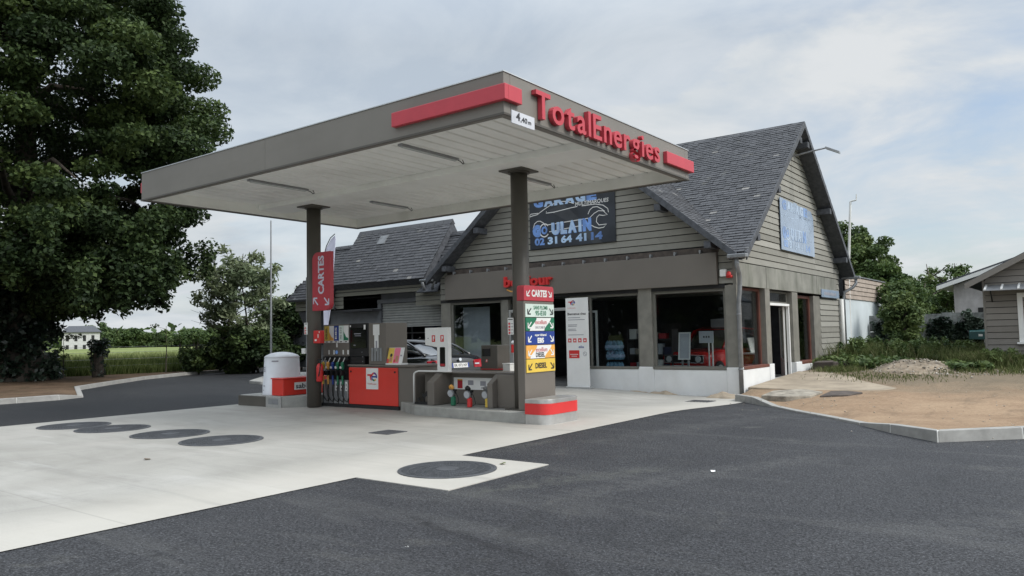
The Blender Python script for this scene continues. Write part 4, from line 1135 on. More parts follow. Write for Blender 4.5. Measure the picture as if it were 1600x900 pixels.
m = MB().mt('navy'); m.box(-19.45, -19.1, 20.5, 20.75, 0, 2.1); m.build('post', t, bevel=.01)
m = MB().mt('grey_metal'); m.box(-20.9, -17.2, 20.3, 20.35, 1.66, 1.7); m.box(-19.95, -19.92, 20.3, 20.35, 1.3, 2.0); m.build('crossbar', t)

# ------------------------------------------------------------------ canopy
k_ = thing('fuel_canopy', 'flat taupe forecourt canopy with white ribbed underside standing on two round columns', 'canopy', (-10.6, 10.7, 0))
CX0, CX1, CY0, CY1, CZ0, CZ1 = -15.29, -5.95, 7.81, 13.58, 4.4, 4.96
def fascia(x0, x1, y0, y1): m = MB().mt('canopy_taupe'); m.box(x0, x1, y0, y1, CZ0, CZ1); m.build('fascia', k_, bevel=.006)
fascia(CX0, -11.12, CY0, CY0 + .14); fascia(-11.117, CX1, CY0, CY0 + .14)
fascia(CX1 - .14, CX1, CY0 + .143, CY1 - .143); fascia(CX0, CX0 + .14, CY0 + .143, CY1 - .143)
fascia(CX0, CX1, CY1 - .14, CY1)
m = MB().mt('taupe_dark'); e = .012
m.box(CX0 - e, CX1 + e, CY0 - e, CY0 + .02, CZ0 - .012, CZ0 + .018); m.box(CX1 - .02, CX1 + e, CY0 + .021, CY1 - .021, CZ0 - .012, CZ0 + .018); m.box(CX0 - e, CX0 + .02, CY0 + .021, CY1 - .021, CZ0 - .012, CZ0 + .018); m.box(CX0 - e, CX1 + e, CY1 - .02, CY1 + e, CZ0 - .012, CZ0 + .018)
m.build('edge_trim', k_)
m = MB().mt('aluminium'); m.box(CX0 - e, CX1 + e, CY0 - e, CY1 + e, CZ1, CZ1 + .015); m.build('top_flashing', k_)
# inner white lining of the fascia, visible from below at the far side
m = MB().mt('soffit_white')
m.box(CX0 + .142, CX1 - .142, CY1 - .16, CY1 - .142, CZ0, 4.62); m.box(CX0 + .142, CX0 + .16, CY0 + .15, CY1 - .161, CZ0, 4.62); m.box(CX1 - .16, CX1 - .142, CY0 + .15, CY1 - .161, CZ0, 4.62); m.box(CX0 + .161, CX1 - .161, CY0 + .142, CY0 + .16, CZ0, 4.62)
m.build('soffit_lining', k_)
m = MB(); n_ = 30
m.mt('soffit_gap').box(CX0 + .15, CX1 - .15, CY0 + .15, CY1 - .15, 4.635, 4.66)
m.mt('soffit_white')
wdt = (CX1 - CX0 - .32) / n_
for i in range(n_):
    x0 = CX0 + .16 + i * wdt
    for (a_, b_) in ((CY0 + .16, 10.44), (11.22, CY1 - .16)):
        m.hexa([(x0 + .012, a_, 4.612), (x0 + wdt - .05, a_, 4.612), (x0 + wdt - .05, b_, 4.612), (x0 + .012, b_, 4.612), (x0, a_, 4.634), (x0 + wdt - .034, a_, 4.634), (x0 + wdt - .034, b_, 4.634), (x0, b_, 4.634)])
m.build('soffit', k_)
m = MB().mt('soffit_white'); m.box(CX0 + .162, CX1 - .162, 10.45, 11.21, 4.5, 4.633); m.build('beam', k_, bevel=.01)
def stripe(boxes):
    m = MB().mt('red_lit')
    for q in boxes: m.box(*q)
    m.build('red_stripe', k_, bevel=.008)
stripe([(-7.96, CX1 + .08, CY0 - .08, CY0, 4.565, 4.775), (CX1, CX1 + .08, CY0 + .001, 8.11, 4.565, 4.775)])
stripe([(CX1, CX1 + .08, 12.5, CY1 + .08, 4.535, 4.75), (-7.0, CX1 - .001, CY1 + .001, CY1 + .08, 4.535, 4.75)])
stripe([(CX0 - .08, CX0, CY0 + .02, 9.3, 4.565, 4.775)])
def column(x, y):
    m = MB().mt('taupe_dark'); m.cyl((x, y, .02), (x, y, 4.46), .155, n=40); o = m.build('column', k_, smooth=False)
    for p in o.data.polygons: p.use_smooth = len(p.vertices) == 4
    m = MB().mt('taupe_dark'); m.box(x - .26, x + .26, y - .26, y + .26, 4.47, 4.497); m.cyl((x, y, 4.44), (x, y, 4.47), .2, n=24); m.build('head_plate', o)
    if x > -10: m = MB().mt('taupe_dark'); m.box(x - .24, x + .24, y - .24, y + .24, .185, .21); m.build('base_plate', o)
CA = (-8.15, 11.1); CB = (-13.83, 10.99)
column(*CA); column(*CB)
# slim strip lights
lb = None
for (x, y0, y1) in ((-8.67, 8.6, 10.0), (-12.78, 8.6, 10.0), (-8.72, 11.75, 12.95), (-12.83, 11.8, 12.95), (-10.72, 8.6, 10.0), (-10.72, 11.8, 12.95)):
    if abs(x + 10.72) < .1: continue
    m = MB().mt('grey_metal'); m.box(x - .05, x + .05, y0, y1, 4.575, 4.611)
    o = m.build('strip_light', k_, bevel=.008)
    m = MB().mt('lamp_clear'); m.box(x - .03, x + .03, y0 + .04, y1 - .04, 4.555, 4.575); m.build('tube', o, bevel=.008)
    m = MB().mt('black'); m.tube([(x, y1, 4.59), (x + .02, y1 + .06, 4.57), (x + .03, y1 + .12, 4.53), (x + .02, y1 + .16, 4.55), (x, y1 + .14, 4.612)], .008, 6); m.build('cable', o)
# lettering on the end fascia: thirteen separate raised letters
L_ = thing('canopy_lettering', 'big red raised letters reading TotalEnergies on the right end fascia of the canopy', 'sign', (CX1, 8.37, 4.48))
adv = {'T': .40, 'o': .36, 't': .24, 'a': .36, 'l': .125, 'E': .345, 'n': .32, 'e': .36, 'r': .23, 'g': .36, 'i': .125, 's': .29}
def glyph_dims(ch):
    V, F = text_geo(ch, 0.014, 0.0, 4); xs = [p[0] for p in V]; ys = [p[1] for p in V]; return min(xs), max(xs), min(ys), max(ys)
word = 'TotalEnergies'
tot = 0; gaps = .12; ws = []
for ch in word:
    a0, a1, _, _ = glyph_dims(ch); ws.append(a1 - a0)
sc = (12.2 - 8.43) / (sum(ws) + gaps * (len(word) - 1) - .05)
u_ = 0; sy = 0.40 / 0.74
for ch, w_ in zip(word, ws):
    V, F = text_geo(ch, 0.014, 0.12, 4); a0 = min(p[0] for p in V)
    m = MB().mt('red_lit').frame((CX1 + .045, 8.43, 4.485), *FX)
    m.add([((p[0] - a0) * sc + u_, p[1] * sy, p[2] * .32) for p in V], F); m.frame()
    m.build('letter', L_)
    u_ += (w_ + gaps - (.05 if ch == 'T' else 0)) * sc
# clearance sign
t = thing('clearance_sign', 'small white sign reading 4,40m under the near corner of the canopy', 'sign', (CX1, 7.85, 4.27))
m = MB().mt('card_pale').box(CX1 + .082, CX1 + .095, 7.85, 8.36, 4.27, 4.44); m.build('panel', t)
m = MB().mt('ink').frame((CX1 + .096, 7.84, 4.26), *FX); m.txt('4', .1, .06, .09, .11, bold=.03); m.txt(',40', .2, .045, .15, .085, bold=.02); m.txt('m', .37, .06, .07, .04, bold=.02); m.frame(); m.build('lettering', t)

# ------------------------------------------------------------------ arrows and logo helpers
def arrow(m, u, v, s, du, dv, wd=None, w=.004):
    """arrow whose head sits towards (du, dv)"""
    wd = wd or s * .22
    a = Vector((u - du * s / 2, v - dv * s / 2)); b_ = Vector((u + du * s / 2, v + dv * s / 2))
    m.line([a, b_ - Vector((du, dv)) * s * .05], wd, w)
    m.line([(b_.x - du * s * .85, b_.y), (b_.x, b_.y)], wd, w + .0005); m.line([(b_.x, b_.y - dv * s * .85), (b_.x, b_.y)], wd, w + .001)
def logo(m, u, v, s, w=.003):
    """red bar-and-stem plus a swirl going blue, violet, green, orange"""
    m.mt('red'); m.poly([(u - .48 * s, v + .2 * s), (u - .02 * s, v + .2 * s), (u - .02 * s, v + .08 * s), (u - .48 * s, v + .08 * s)], w)
    m.poly([(u - .24 * s, v + .08 * s), (u - .1 * s, v + .08 * s), (u - .02 * s, v - .26 * s), (u - .16 * s, v - .2 * s)], w)
    def arc(a0, a1, mm, r=.25, wd=.13):
        m.mt(mm); m.line([(u + .22 * s + r * s * math.cos(R(a)), v + .02 * s + r * s * math.sin(R(a))) for a in np.linspace(a0, a1, 10)], wd * s, w)
    arc(180, 100, 'red'); arc(100, 20, 'purple'); arc(20, -20, 'blue'); arc(180, 230, 'sky_blue'); arc(230, 280, 'green'); arc(280, 315, 'orange')
    m.mt('blue'); m.line([(u, v + .02 * s), (u + .47 * s, v + .02 * s)], .11 * s, w + .0005)

# CARTES blade on the far column
t = thing('column_sign', 'tall red blade sign reading CARTES with two arrows on the far column', 'sign', (-13.3, 10.8, 2.13))
m = MB(); m.mt('red_lit').frame((-13.62, 10.78, 2.13), *FY)
ou = []; W_, H_ = .6, 1.28; rr = .16
for (cx_, cy_, a0, r_) in ((W_ - .01, .12, -90, 0), (0, 0, 0, 0)): pass
pts = [(0, 0), (W_ - rr, 0)] + [(W_ - rr + rr * math.sin(R(a)), rr - rr * math.cos(R(a))) for a in range(10, 91, 16)] + [(W_, H_)] + [(rr, H_)] + [(rr - rr * math.sin(R(a)), H_ - rr + rr * math.cos(R(a))) for a in range(10, 91, 16)]
m.prism([(p[0], p[1], -.1) for p in pts], (0, 0, .1)); m.frame(); m.build('panel', t, bevel=.006)
m = MB().mt('flag_white').frame((-13.62, 10.78, 2.13), *FY)
m.txt('CARTES', .40, .36, .84, .2, w=.004, bold=.035, rot=1)
arrow(m, .12, .2, .15, -1, 1); arrow(m, .48, .2, .15, 1, -1); m.frame(); m.build('lettering', t)

# ------------------------------------------------------------------ pump island
i_ = thing('pump_island', 'long raised concrete pump island with metal edging under the canopy', 'island', (-12, 11.3, 0))
m = MB().mt('island_concrete'); m.prism([(-16.0, 10.57, -.1), (-14.42, 10.57, -.1), (-13.96, 11.2, -.1), (-13.96, 12.1, -.1), (-16.0, 12.1, -.1)], (0, 0, .35)); m.build('island_block', i_, bevel=.012)
m = MB().mt('taupe_dark'); m.box(-16.05, -14.98, 10.545, 10.568, -.05, .235); m.build('edging', i_, bevel=.004)
m = MB().mt('steel'); m.box(-14.978, -14.43, 10.54, 10.568, -.05, .235); m.build('edging', i_, bevel=.004)
m = MB().mt('grey_metal').frame((-14.98, 10.54, 0), *FY); m.poly([(.1, .07), (.46, .07), (.46, .19), (.1, .19)], .002); m.mt('ink_grey'); m.poly([(.3, .1), (.315, .1), (.315, .16), (.3, .16)], .004); m.line([(.39 + .03 * math.cos(a), .125 + .03 * math.sin(a)) for a in np.linspace(0, 6.28, 14)], .01, .004); m.frame(); m.build('embossed_plate', i_)
m = MB().mt('island_concrete'); m.prism([(-13.95, 11.5, -.1), (-11.0, 11.5, -.1), (-11.0, 12.1, -.1), (-13.95, 12.1, -.1)], (0, 0, .2)); m.build('island_block', i_)
m = MB().mt('island_concrete'); m.prism([(-11.62, 11.42, -.1), (-10.56, 10.8, -.1), (-9.0, 10.62, -.1), (-7.72, 10.57, -.1), (-7.72, 12.1, -.1), (-10.99, 12.1, -.1), (-10.99, 11.49, -.1)], (0, 0, .285)); m.build('island_block', i_, bevel=.015)
# rounded bumper at the island's end
t = thing('island_bumper', 'rounded silver bumper with a broad red band at the near end of the pump island', 'bumper', (-7.5, 11, 0))
def bump_poly(o=0):
    r_ = .2; x0, x1, y0, y1 = -7.71 - o, -7.25 + o, 10.55 - o, 11.6 + o
    P = [(x0, y0)] + [(x1 - r_ + r_ * math.sin(R(a)), y0 + r_ - r_ * math.cos(R(a))) for a in range(0, 91, 10)] + [(x1 - r_ + r_ * math.cos(R(a)), y1 - r_ + r_ * math.sin(R(a))) for a in range(0, 91, 10)] + [(x0, y1)]
    return P
def ring(name, m_, z0, z1, o=0): m = MB().mt(m_); m.prism([(p[0], p[1], z0) for p in bump_poly(o)], (0, 0, z1 - z0)); m.build(name, t, bevel=.004)
ring('base_band', 'steel', -.03, .165); ring('red_band', 'red', .167, .35, .006); ring('top_band', 'steel', .352, .42, .003)

# price totem
t = thing('price_totem', 'taupe price totem with five coloured fuel grade panels under a red CARTES header', 'totem', (-7.97, 11.28, .19))
m = MB().mt('taupe'); m.box(-8.06, -7.905, 10.83, 11.77, .19, 2.11); m.build('body', t, bevel=.008)
m = MB().mt('red_lit'); m.frame((-8.05, 10.83, 2.115), *FX); rr = .05
pts = [(0, 0), (.93, 0), (.93, .2)] + [(.88 + .05 * math.cos(R(a)), .22 + .05 * math.sin(R(a))) for a in (0, 30, 60, 90)] + [(.05, .27)] + [(.05 - .05 * math.sin(R(a)), .22 + .05 * math.cos(R(a))) for a in (30, 60, 90)]
m.prism([(p[0], p[1], 0) for p in pts], (0, 0, .16)); m.frame(); hd = m.build('header', t, bevel=.006)
m = MB().mt('white').frame((-7.89, 10.83, 2.115), *FX); m.txt('CARTES', .465, .07, .48, .13, bold=.045, align='C', w=.004); arrow(m, .125, .135, .1, -1, -1); arrow(m, .80, .135, .1, 1, -1); m.frame(); m.build('lettering', hd)
PY0 = 10.86; PW = .89
def panel(z0, bg, fg, lines, swoosh=None, lab=None):
    m = MB().mt(bg); m.box(-7.904, -7.885, PY0, PY0 + PW, z0, z0 + .232); p_ = m.build('grade_panel', t, bevel=.003, label=lab)
    m = MB().frame((-7.885, PY0, z0), *FX)
    if swoosh:
        m.mt('white'); pts = [(.1, 0)]; 
        up_ = [(.1 + .13 * s + .0, 0) for s in ()]
        L1 = [(.11 + .22 * sstep(0, 1, i / 8), .23 * i / 8) for i in range(9)]; L2 = [(.56 + .22 * sstep(0, 1, i / 8), .23 * i / 8) for i in range(9)]
        m.poly(L2 + L1[::-1], .002)
    for (s, u, v, w_, h_, mm, bo) in lines: m.mt(mm).txt(s, u, v, w_, h_, w=.004, bold=bo, align='C')
    m.mt(fg); arrow(m, .11, .105, .105, -1, -1, w=.005); arrow(m, .79, .105, .105, 1, -1, w=.005)
    m.frame(); m.build('lettering', p_)
panel(1.825, 'mint', 'ink', [('SANS PLOMB', .46, .135, .44, .068, 'ink_green', .015), ('95-E10', .46, .025, .34, .09, 'ink_green', .03)], lab='pale mint panel reading SANS PLOMB 95-E10')
panel(1.58, 'green', 'white', [('excellium', .46, .115, .36, .08, 'red_lit', .01), ('SANS PLOMB 98', .43, .035, .3, .05, 'ink_grey', .01)], True, lab='green and white panel')
panel(1.335, 'blue', 'white', [('super éthanol', .44, .135, .36, .06, 'white', .03), ('E85', .44, .025, .2, .095, 'white', .05)], lab='dark blue panel reading E85')
panel(1.09, 'orange', 'white', [('excellium', .46, .115, .36, .08, 'red_lit', .01), ('DIESEL', .42, .02, .28, .085, 'ink', .035)], True, lab='orange and white panel reading DIESEL')
panel(.845, 'yellow', 'ink', [('DIESEL', .44, .065, .36, .1, 'ink', .035)], lab='plain yellow panel reading DIESEL')
# little notice and plates on the columns
def notice(name, x, y, z, w_, h_, lab, cat):
    t = thing(name, lab, cat, (x, y, z))
    m = MB().mt('white'); m.box(x, x + w_, y - .012, y, z, z + h_); m.build('plate', t)
    m = MB().mt('red').frame((x, y - .012, z), *FY)
    k = int(h_ / .055)
    for q in range(k - 1): m.poly([(.015, .012 + q * .055), (.055, .012 + q * .055), (.055, .05 + q * .055), (.015, .05 + q * .055)], .002)
    m.mt('ink_grey')
    for q in range(k - 1): m.poly([(.065, .025 + q * .055), (w_ - .01, .025 + q * .055), (w_ - .01, .035 + q * .055), (.065, .035 + q * .055)], .002)
    m.mt('ink'); m.poly([(.015, h_ - .035), (w_ - .015, h_ - .035), (w_ - .015, h_ - .02), (.015, h_ - .02)], .002)
    m.frame(); m.build('pictograms', t)
notice('safety_notice', -8.33, 10.93, 1.52, .13, .3, 'narrow white safety notice with red pictograms on the near column', 'notice')
notice('safety_notice', -13.98, 10.85, 1.62, .12, .26, 'narrow white safety notice with red pictograms on the far column under the blade sign', 'notice')
t = thing('junction_box', 'small white electric junction box with a conduit on the left side of the far column', 'electric box', (-13.97, 10.84, 1.2))
m = MB().mt('white'); m.box(-14.05, -13.93, 10.81, 10.88, 1.19, 1.31); m.build('box', t, bevel=.01)
m = MB().mt('grey_metal'); m.tube([(-13.965, 10.895, .27), (-13.965, 10.895, 2.9)], .014, 8); m.build('conduit', t)
t = thing('emergency_box', 'red emergency box mounted on the far column above the fire extinguisher', 'emergency box', (-13.58, 10.95, 1.42))
m = MB().mt('red'); m.box(-13.68, -13.45, 10.85, 10.97, 1.42, 1.7); m.build('box', t, bevel=.01)
m = MB().mt('white').frame((-13.68, 10.85, 1.42), *FY); m.poly([(.05, .05), (.12, .05), (.12, .09), (.05, .09)]); m.poly([(.15, .12), (.18, .12), (.18, .2), (.15, .2)]); m.poly([(.19, .23), (.22, .23), (.22, .26), (.19, .26)]); m.frame(); m.build('lettering', t)
t = thing('fire_extinguisher', 'red fire extinguisher with black hose hung on the far column beside the fuel dispenser', 'fire extinguisher', (-13.56, 10.9, .6))
m = MB().mt('red'); m.lathe([(.06, 0), (.075, .02), (.075, .33), (.05, .38), (.03, .4)], (-13.55, 10.92, .58), 20); m.build('cylinder', t, smooth=True)
m = MB().mt('black'); m.cyl((-13.55, 10.92, .98), (-13.55, 10.92, 1.05), .02); m.box(-13.61, -13.5, 10.9, 10.94, 1.05, 1.075); m.tube([(-13.52, 10.9, 1.04), (-13.46, 10.87, .98), (-13.47, 10.85, .8), (-13.5, 10.84, .7)], .012, 8); m.build('valve', t)
# white tank and red sand box on the far end of the island
t = thing('storage_tank', 'round white plastic tank with a domed lid on the far end of the pump island', 'tank', (-15.2, 11.15, .25))
TC = (-15.17, 11.12, .25)
m = MB().mt('plastic_white'); m.lathe([(.44, 0), (.435, .02), (.43, .28), (.418, .285), (.395, .84), (.39, .85)], TC, 48); o = m.build('body', t); o.data.polygons.foreach_set('use_smooth', [len(p.vertices) == 4 for p in o.data.polygons])
m = MB().mt('plastic_white'); m.lathe([(.40, .852), (.40, .87), (.35, .91), (.25, .95), (.12, .975), (.02, .98)], TC, 48); o = m.build('lid', t, smooth=True)
m = MB().mt('ink_grey')
for (a0, z0, w_, h_) in ((-105, .62, .12, .02), (-105, .58, .1, .02), (-104, .54, .11, .02), (-100, .2, .08, .02), (-118, .55, .04, .06), (-58, .76, .16, .03), (-104, .1, .05, .02), (-112, .78, .05, .015)):
    a_ = R(a0); rr = .437 if z0 < .28 else .4285 - (z0 - .28) * .041
    m.frame((TC[0] + rr * math.cos(a_), TC[1] + rr * math.sin(a_), .25 + z0), (-math.sin(a_), math.cos(a_), 0), (0, 0, 1)); m.poly([(-w_ / 2, 0), (w_ / 2, 0), (w_ / 2, h_), (-w_ / 2, h_)], .003)
m.frame(); m.build('print', t)
t = thing('sand_box', 'low red sand box labelled sable between the white tank and the far column', 'sand box', (-14.6, 11.1, .25))
m = MB().mt('red_pump'); m.box(-14.92, -14.5, 10.66, 11.9, .255, .62); m.build('box', t, bevel=.01)
m = MB().mt('red_pump'); m.box(-14.94, -14.48, 10.64, 11.92, .622, .65); m.build('lid', t, bevel=.008)
m = MB().mt('white').frame((-14.5, 10.66, .25), *FX); m.poly([(.3, .12), (.82, .12), (.82, .29), (.3, .29)]); m.mt('ink').txt('sable', .34, .15, .42, .11, bold=.02, w=.005); m.frame(); m.build('label', t)
# ------------------------------------------------------------------ fuel dispenser
q_ = thing('fuel_dispenser', 'grey fuel dispenser with five coloured nozzles and a wide red front panel', 'fuel pump', (-12.5, 11.6, 0))
FYp = 11.3
m = MB().mt('black_matt'); m.box(-14.0, -11.5, FYp - .01, 12.0, 0, .075); m.build('plinth', q_, bevel=.005)
m = MB().mt('taupe'); m.box(-13.92, -13.045, FYp + .12, 12.0, .6, 1.12); m.box(-13.92, -13.045, FYp + .02, 12.0, 1.12, 1.83); m.build('head', q_, bevel=.01)
m = MB().mt('black'); m.box(-13.9, -13.06, FYp + .1, FYp + .119, .6, 1.119); m.box(-13.9, -13.06, FYp - .02, FYp + .1, 1.03, 1.12); m.build('nozzle_bay', q_, bevel=.006)
# hose lanes
m = MB()
for i in range(5):
    x0 = -13.9 + i * .17; m.mt('grey_metal').box(x0 + .02, x0 + .145, FYp, FYp + .02, .08, .6); m.mt('steel').box(x0 + .15, x0 + .165, FYp - .015, FYp + .02, .08, .6)
m.mt('black').box(-13.92, -13.045, FYp + .021, 12.0, .076, .599)
m.build('hose_lanes', q_)
grades = [('yellow', 'ink', 'DIESEL', None), ('white', 'orange', None, 'orange'), ('blue', 'white', 'E85', None), ('mint', 'ink_grey', '95 E10', None), ('white', 'green', None, 'green')]
for i, (bgc, fg, tx, sw) in enumerate(grades):
    x0 = -13.86 + i * .163
    m = MB().mt(bgc); m.box(x0, x0 + .152, FYp + .008, FYp + .0195, 1.42, 1.8); o = m.build('grade_label', q_)
    m = MB().frame((x0, FYp + .008, 1.42), *FY); m.mt('white').poly([(0, 0), (.152, 0), (.152, .045), (0, .045)], .002)
    m.mt('ink').poly([(.035, .012), (.115, .012), (.115, .032), (.035, .032)], .004)
    if sw: m.mt(sw).poly([(0, .05), (.152, .05), (.152, .1), (.08, .13), (.03, .2), (0, .25)], .003)
    if tx: m.mt(fg).txt(tx, .1, .085, .26, .065, w=.004, bold=.02, rot=1)
    m.frame(); m.build('lettering', o)
m = MB().frame((-13.86, FYp + .02, 1.12), *FY)
for (u, v, h) in ((.39, .2, .09), (.12, .04, .1), (.29, .04, .1), (.6, .04, .1), (.76, .04, .1)): m.mt('white').poly([(u, v), (u + .045, v), (u + .045, v + h), (u, v + h)], .003)
m.mt('sky_blue').poly([(.4 + .045 * math.cos(a), .09 + .045 * math.sin(a)) for a in np.linspace(0, 6.0, 12)], .003)
m.frame(); m.build('stickers', q_)
ncol = ['yellow', 'orange', 'blue', 'green', 'green']
for i in range(5):
    x = -13.84 + i * .163; c = ncol[i]
    m = MB().mt(c); m.tube([(x - .015, FYp - .03, .84), (x, FYp - .05, .9), (x + .02, FYp - .07, .97), (x + .035, FYp - .06, 1.0)], [.03, .04, .038, .02], 10)
    m.mt('steel').tube([(x + .035, FYp - .06, 1.0), (x + .06, FYp - .03, 1.09)], .012, 8)
    m.mt('white').cyl((x - .02, FYp - .095, .875), (x - .02, FYp - .07, .88), .028, n=12)
    m.mt('black').box(x - .045, x + .03, FYp - .09, FYp - .0, .7, .8); m.tube([(x - .03, FYp - .05, .85), (x - .045, FYp - .085, .8), (x - .02, FYp - .07, .72)], .01, 6)
    m.mt(c).cyl((x - .015, FYp - .04, .7), (x - .015, FYp - .035, .5), .024, .022, n=10)
    o = m.build('nozzle', q_, smooth=False)
    m = MB().mt('rubber'); m.tube([(x - .015, FYp - .035, .5), (x - .012, FYp - .05, .38), (x + .02, FYp - .07, .26), (x + .08, FYp - .06, .16), (x + .14, FYp - .03, .12), (x + .148, FYp - .012, .2)], .014, 8); m.build('hose', o, smooth=True)
    if i >= 2:
        m = MB().mt('white').frame((x + .03, FYp - .002, .36), *FY); m.poly([(0, 0), (.075, 0), (.075, .2), (0, .2)], .0); m.mt('ink').poly([(.025, .03), (.05, .03), (.05, .07), (.025, .07)], .002); m.poly([(.025, .1), (.05, .1), (.05, .16), (.025, .16)], .002); m.frame(); m.build('tag', q_)
m = MB().mt('black'); m.box(-13.04, -12.42, FYp + .02, 11.95, 1.12, 1.84); m.box(-13.04, -12.58, FYp + .04, 11.95, .95, 1.12); m.build('display_housing', q_, bevel=.01)
m = MB().mt('screen_black'); m.box(-12.98, -12.48, FYp + .005, FYp + .019, 1.3, 1.74); m.build('screen', q_)
m = MB().mt('ink_grey').frame((-12.98, FYp + .005, 1.3), *FY)
for (u, v, w_, h_) in ((.12, .3, .22, .018), (.14, .26, .2, .012), (.1, .05, .06, .02), (.36, -.1, .02, .02), (.38, -.2, .02, .02), (.38, -.3, .02, .02)): m.poly([(u, v), (u + w_, v), (u + w_, v + h_), (u, v + h_)], .003)
m.mt('white').poly([(.43, .4), (.49, .4), (.49, .5), (.43, .5)], .003); m.poly([(-.02, .46), (.02, .46), (.02, .5), (-.02, .5)], .003)
m.frame(); m.build('display_marks', q_)
m = MB().mt('taupe'); m.box(-12.415, -11.88, FYp + .02, 11.95, .95, 1.83); m.build('payment_column', q_, bevel=.01)
m = MB().mt('white').frame((-12.415, FYp + .02, .95), *FY); m.poly([(.14, .62), (.34, .62), (.34, .85), (.14, .85)], .003); m.poly([(.18, .28), (.31, .28), (.31, .62), (.18, .62)], .003); m.mt('ink_grey').poly([(.22, .33), (.27, .33), (.27, .5), (.22, .5)], .005); m.frame(); m.build('paper_notice', q_)
m = MB().mt('grey_metal')
for j in range(4): m.box(-12.32 + j * .085, -12.26 + j * .085, FYp + .005, FYp + .019, 1.02, 1.3)
m.build('vents', q_)
m = MB().mt('taupe'); m.box(-13.04, -11.03, FYp + .02, 12.0, .08, .9); m.build('cabinet', q_, bevel=.008)
m = MB().mt('taupe'); m.box(-13.05, -11.0, FYp - .02, 12.02, .902, .945); m.build('counter', q_, bevel=.008)
m = MB().mt('red_pump'); m.box(-13.03, -11.52, FYp - .005, FYp + .019, .085, .88); o = m.build('front_panel', q_, bevel=.006)
m = MB().mt('black'); [m.cyl((x_, FYp - .012, .79), (x_, FYp - .004, .79), .022, n=12) for x_ in (-12.96, -11.6)]; m.build('lock', o)
m = MB().mt('white'); m.box(-12.47, -12.1, FYp - .012, FYp - .0055, .42, .87); m.frame((-12.285, FYp - .012, .68), *FY); logo(m, 0, 0, .3); m.mt('red').txt('TotalEnergies', 0, -.17, .28, .04, align='C', w=.003); m.frame(); m.build('logo_panel', o)
# leaflet stand on the counter
t = thing('leaflet_stand', 'leaflet stand with yellow and pink picture cards on the dispenser counter', 'leaflet stand', (-11.6, 11.4, .945))
m = MB().mt('white'); m.box(-11.86, -11.42, 11.28, 11.5, .946, .975); m.prism([(-11.86, 11.31, .975), (-11.42, 11.31, .975), (-11.42, 11.4, 1.3), (-11.86, 11.4, 1.3)], (0, .02, 0)); m.build('holder', t)
m = MB().frame((-11.86, 11.31, .975), (1, 0, 0), (0, .09, .325)); 
m.mt('yellow').poly([(.0, 0), (.17, 0), (.17, .33), (0, .33)], .004); m.mt('pink').poly([(.18, 0), (.35, 0), (.35, .33), (.18, .33)], .004)
m.mt('skin').poly([(.06, .03), (.15, .03), (.14, .13), (.07, .13)], .006); m.mt('black').poly([(.105 + .035 * math.cos(a), .17 + .04 * math.sin(a)) for a in np.linspace(0, 6, 10)], .007)
m.mt('skin').poly([(.24, .03), (.33, .03), (.32, .16), (.25, .16)], .006); m.mt('red').poly([(.2, .02), (.25, .02), (.25, .08), (.2, .08)], .007); m.mt('red').poly([(0, 0), (.07, 0), (.05, .09), (0, .1)], .007)
m.mt('ink_grey').poly([(.37, .15), (.42, .15), (.42, .18), (.37, .18)], .004)
m.frame(); m.build('leaflets', t)

# ------------------------------------------------------------------ air and water service unit
u_ = thing('service_unit', 'taupe service cabinet with an open hose bay on the right half of the island', 'service unit', (-9.4, 11.3, .19))
m = MB().mt('taupe'); m.box(-10.9, -8.2, 11.46, 11.95, .19, .79); m.build('cabinet', u_, bevel=.008)
m = MB().mt('taupe'); m.box(-10.92, -8.18, 11.25, 11.97, .792, .815); m.build('top_plate', u_, bevel=.005)
def fin(x0, x1):
    m = MB().mt('taupe'); m.prism([(x0, 10.95, .19), (x0, 11.455, .19), (x0, 11.455, .79), (x0, 11.2, .79), (x0, 10.95, .63)], (x1 - x0, 0, 0)); m.build('side_fin', u_, bevel=.008)
fin(-10.36, -10.18); fin(-8.86, -8.74)
m = MB().mt('taupe'); m.box(-8.739, -8.22, 11.1, 11.455, .19, .79); m.build('side_box', u_, bevel=.008)
m = MB().mt('white'); m.box(-10.1, -8.87, 11.44, 11.459, .47, .7); lb_ = m.build('instruction_strip', u_)
m = MB().frame((-10.1, 11.44, .47), *FY)
for (u, v, w_, h_, mm) in ((.1, .02, .13, .16, 'red_dark'), (.1, .17, .13, .03, 'orange'), (.37, .09, .14, .09, 'ink_grey'), (.68, .08, .14, .09, 'ink_grey'), (.98, .02, .2, .07, 'pink'), (.98, .1, .14, .08, 'ink_grey'), (.7, .03, .12, .02, 'ink_grey')): m.mt(mm).poly([(u, v), (u + w_, v), (u + w_, v + h_), (u, v + h_)])
m.frame(); m.build('pictograms', lb_)
m = MB().mt('white'); m.tube([(-10.96, 11.2, .19), (-10.96, 11.2, .72), (-10.95, 11.2, .78), (-10.9, 11.2, .81), (-10.82, 11.2, .83), (-10.3, 11.2, .83), (-9.95, 11.2, .83)], .017, 10); m.build('rail', u_, smooth=True)
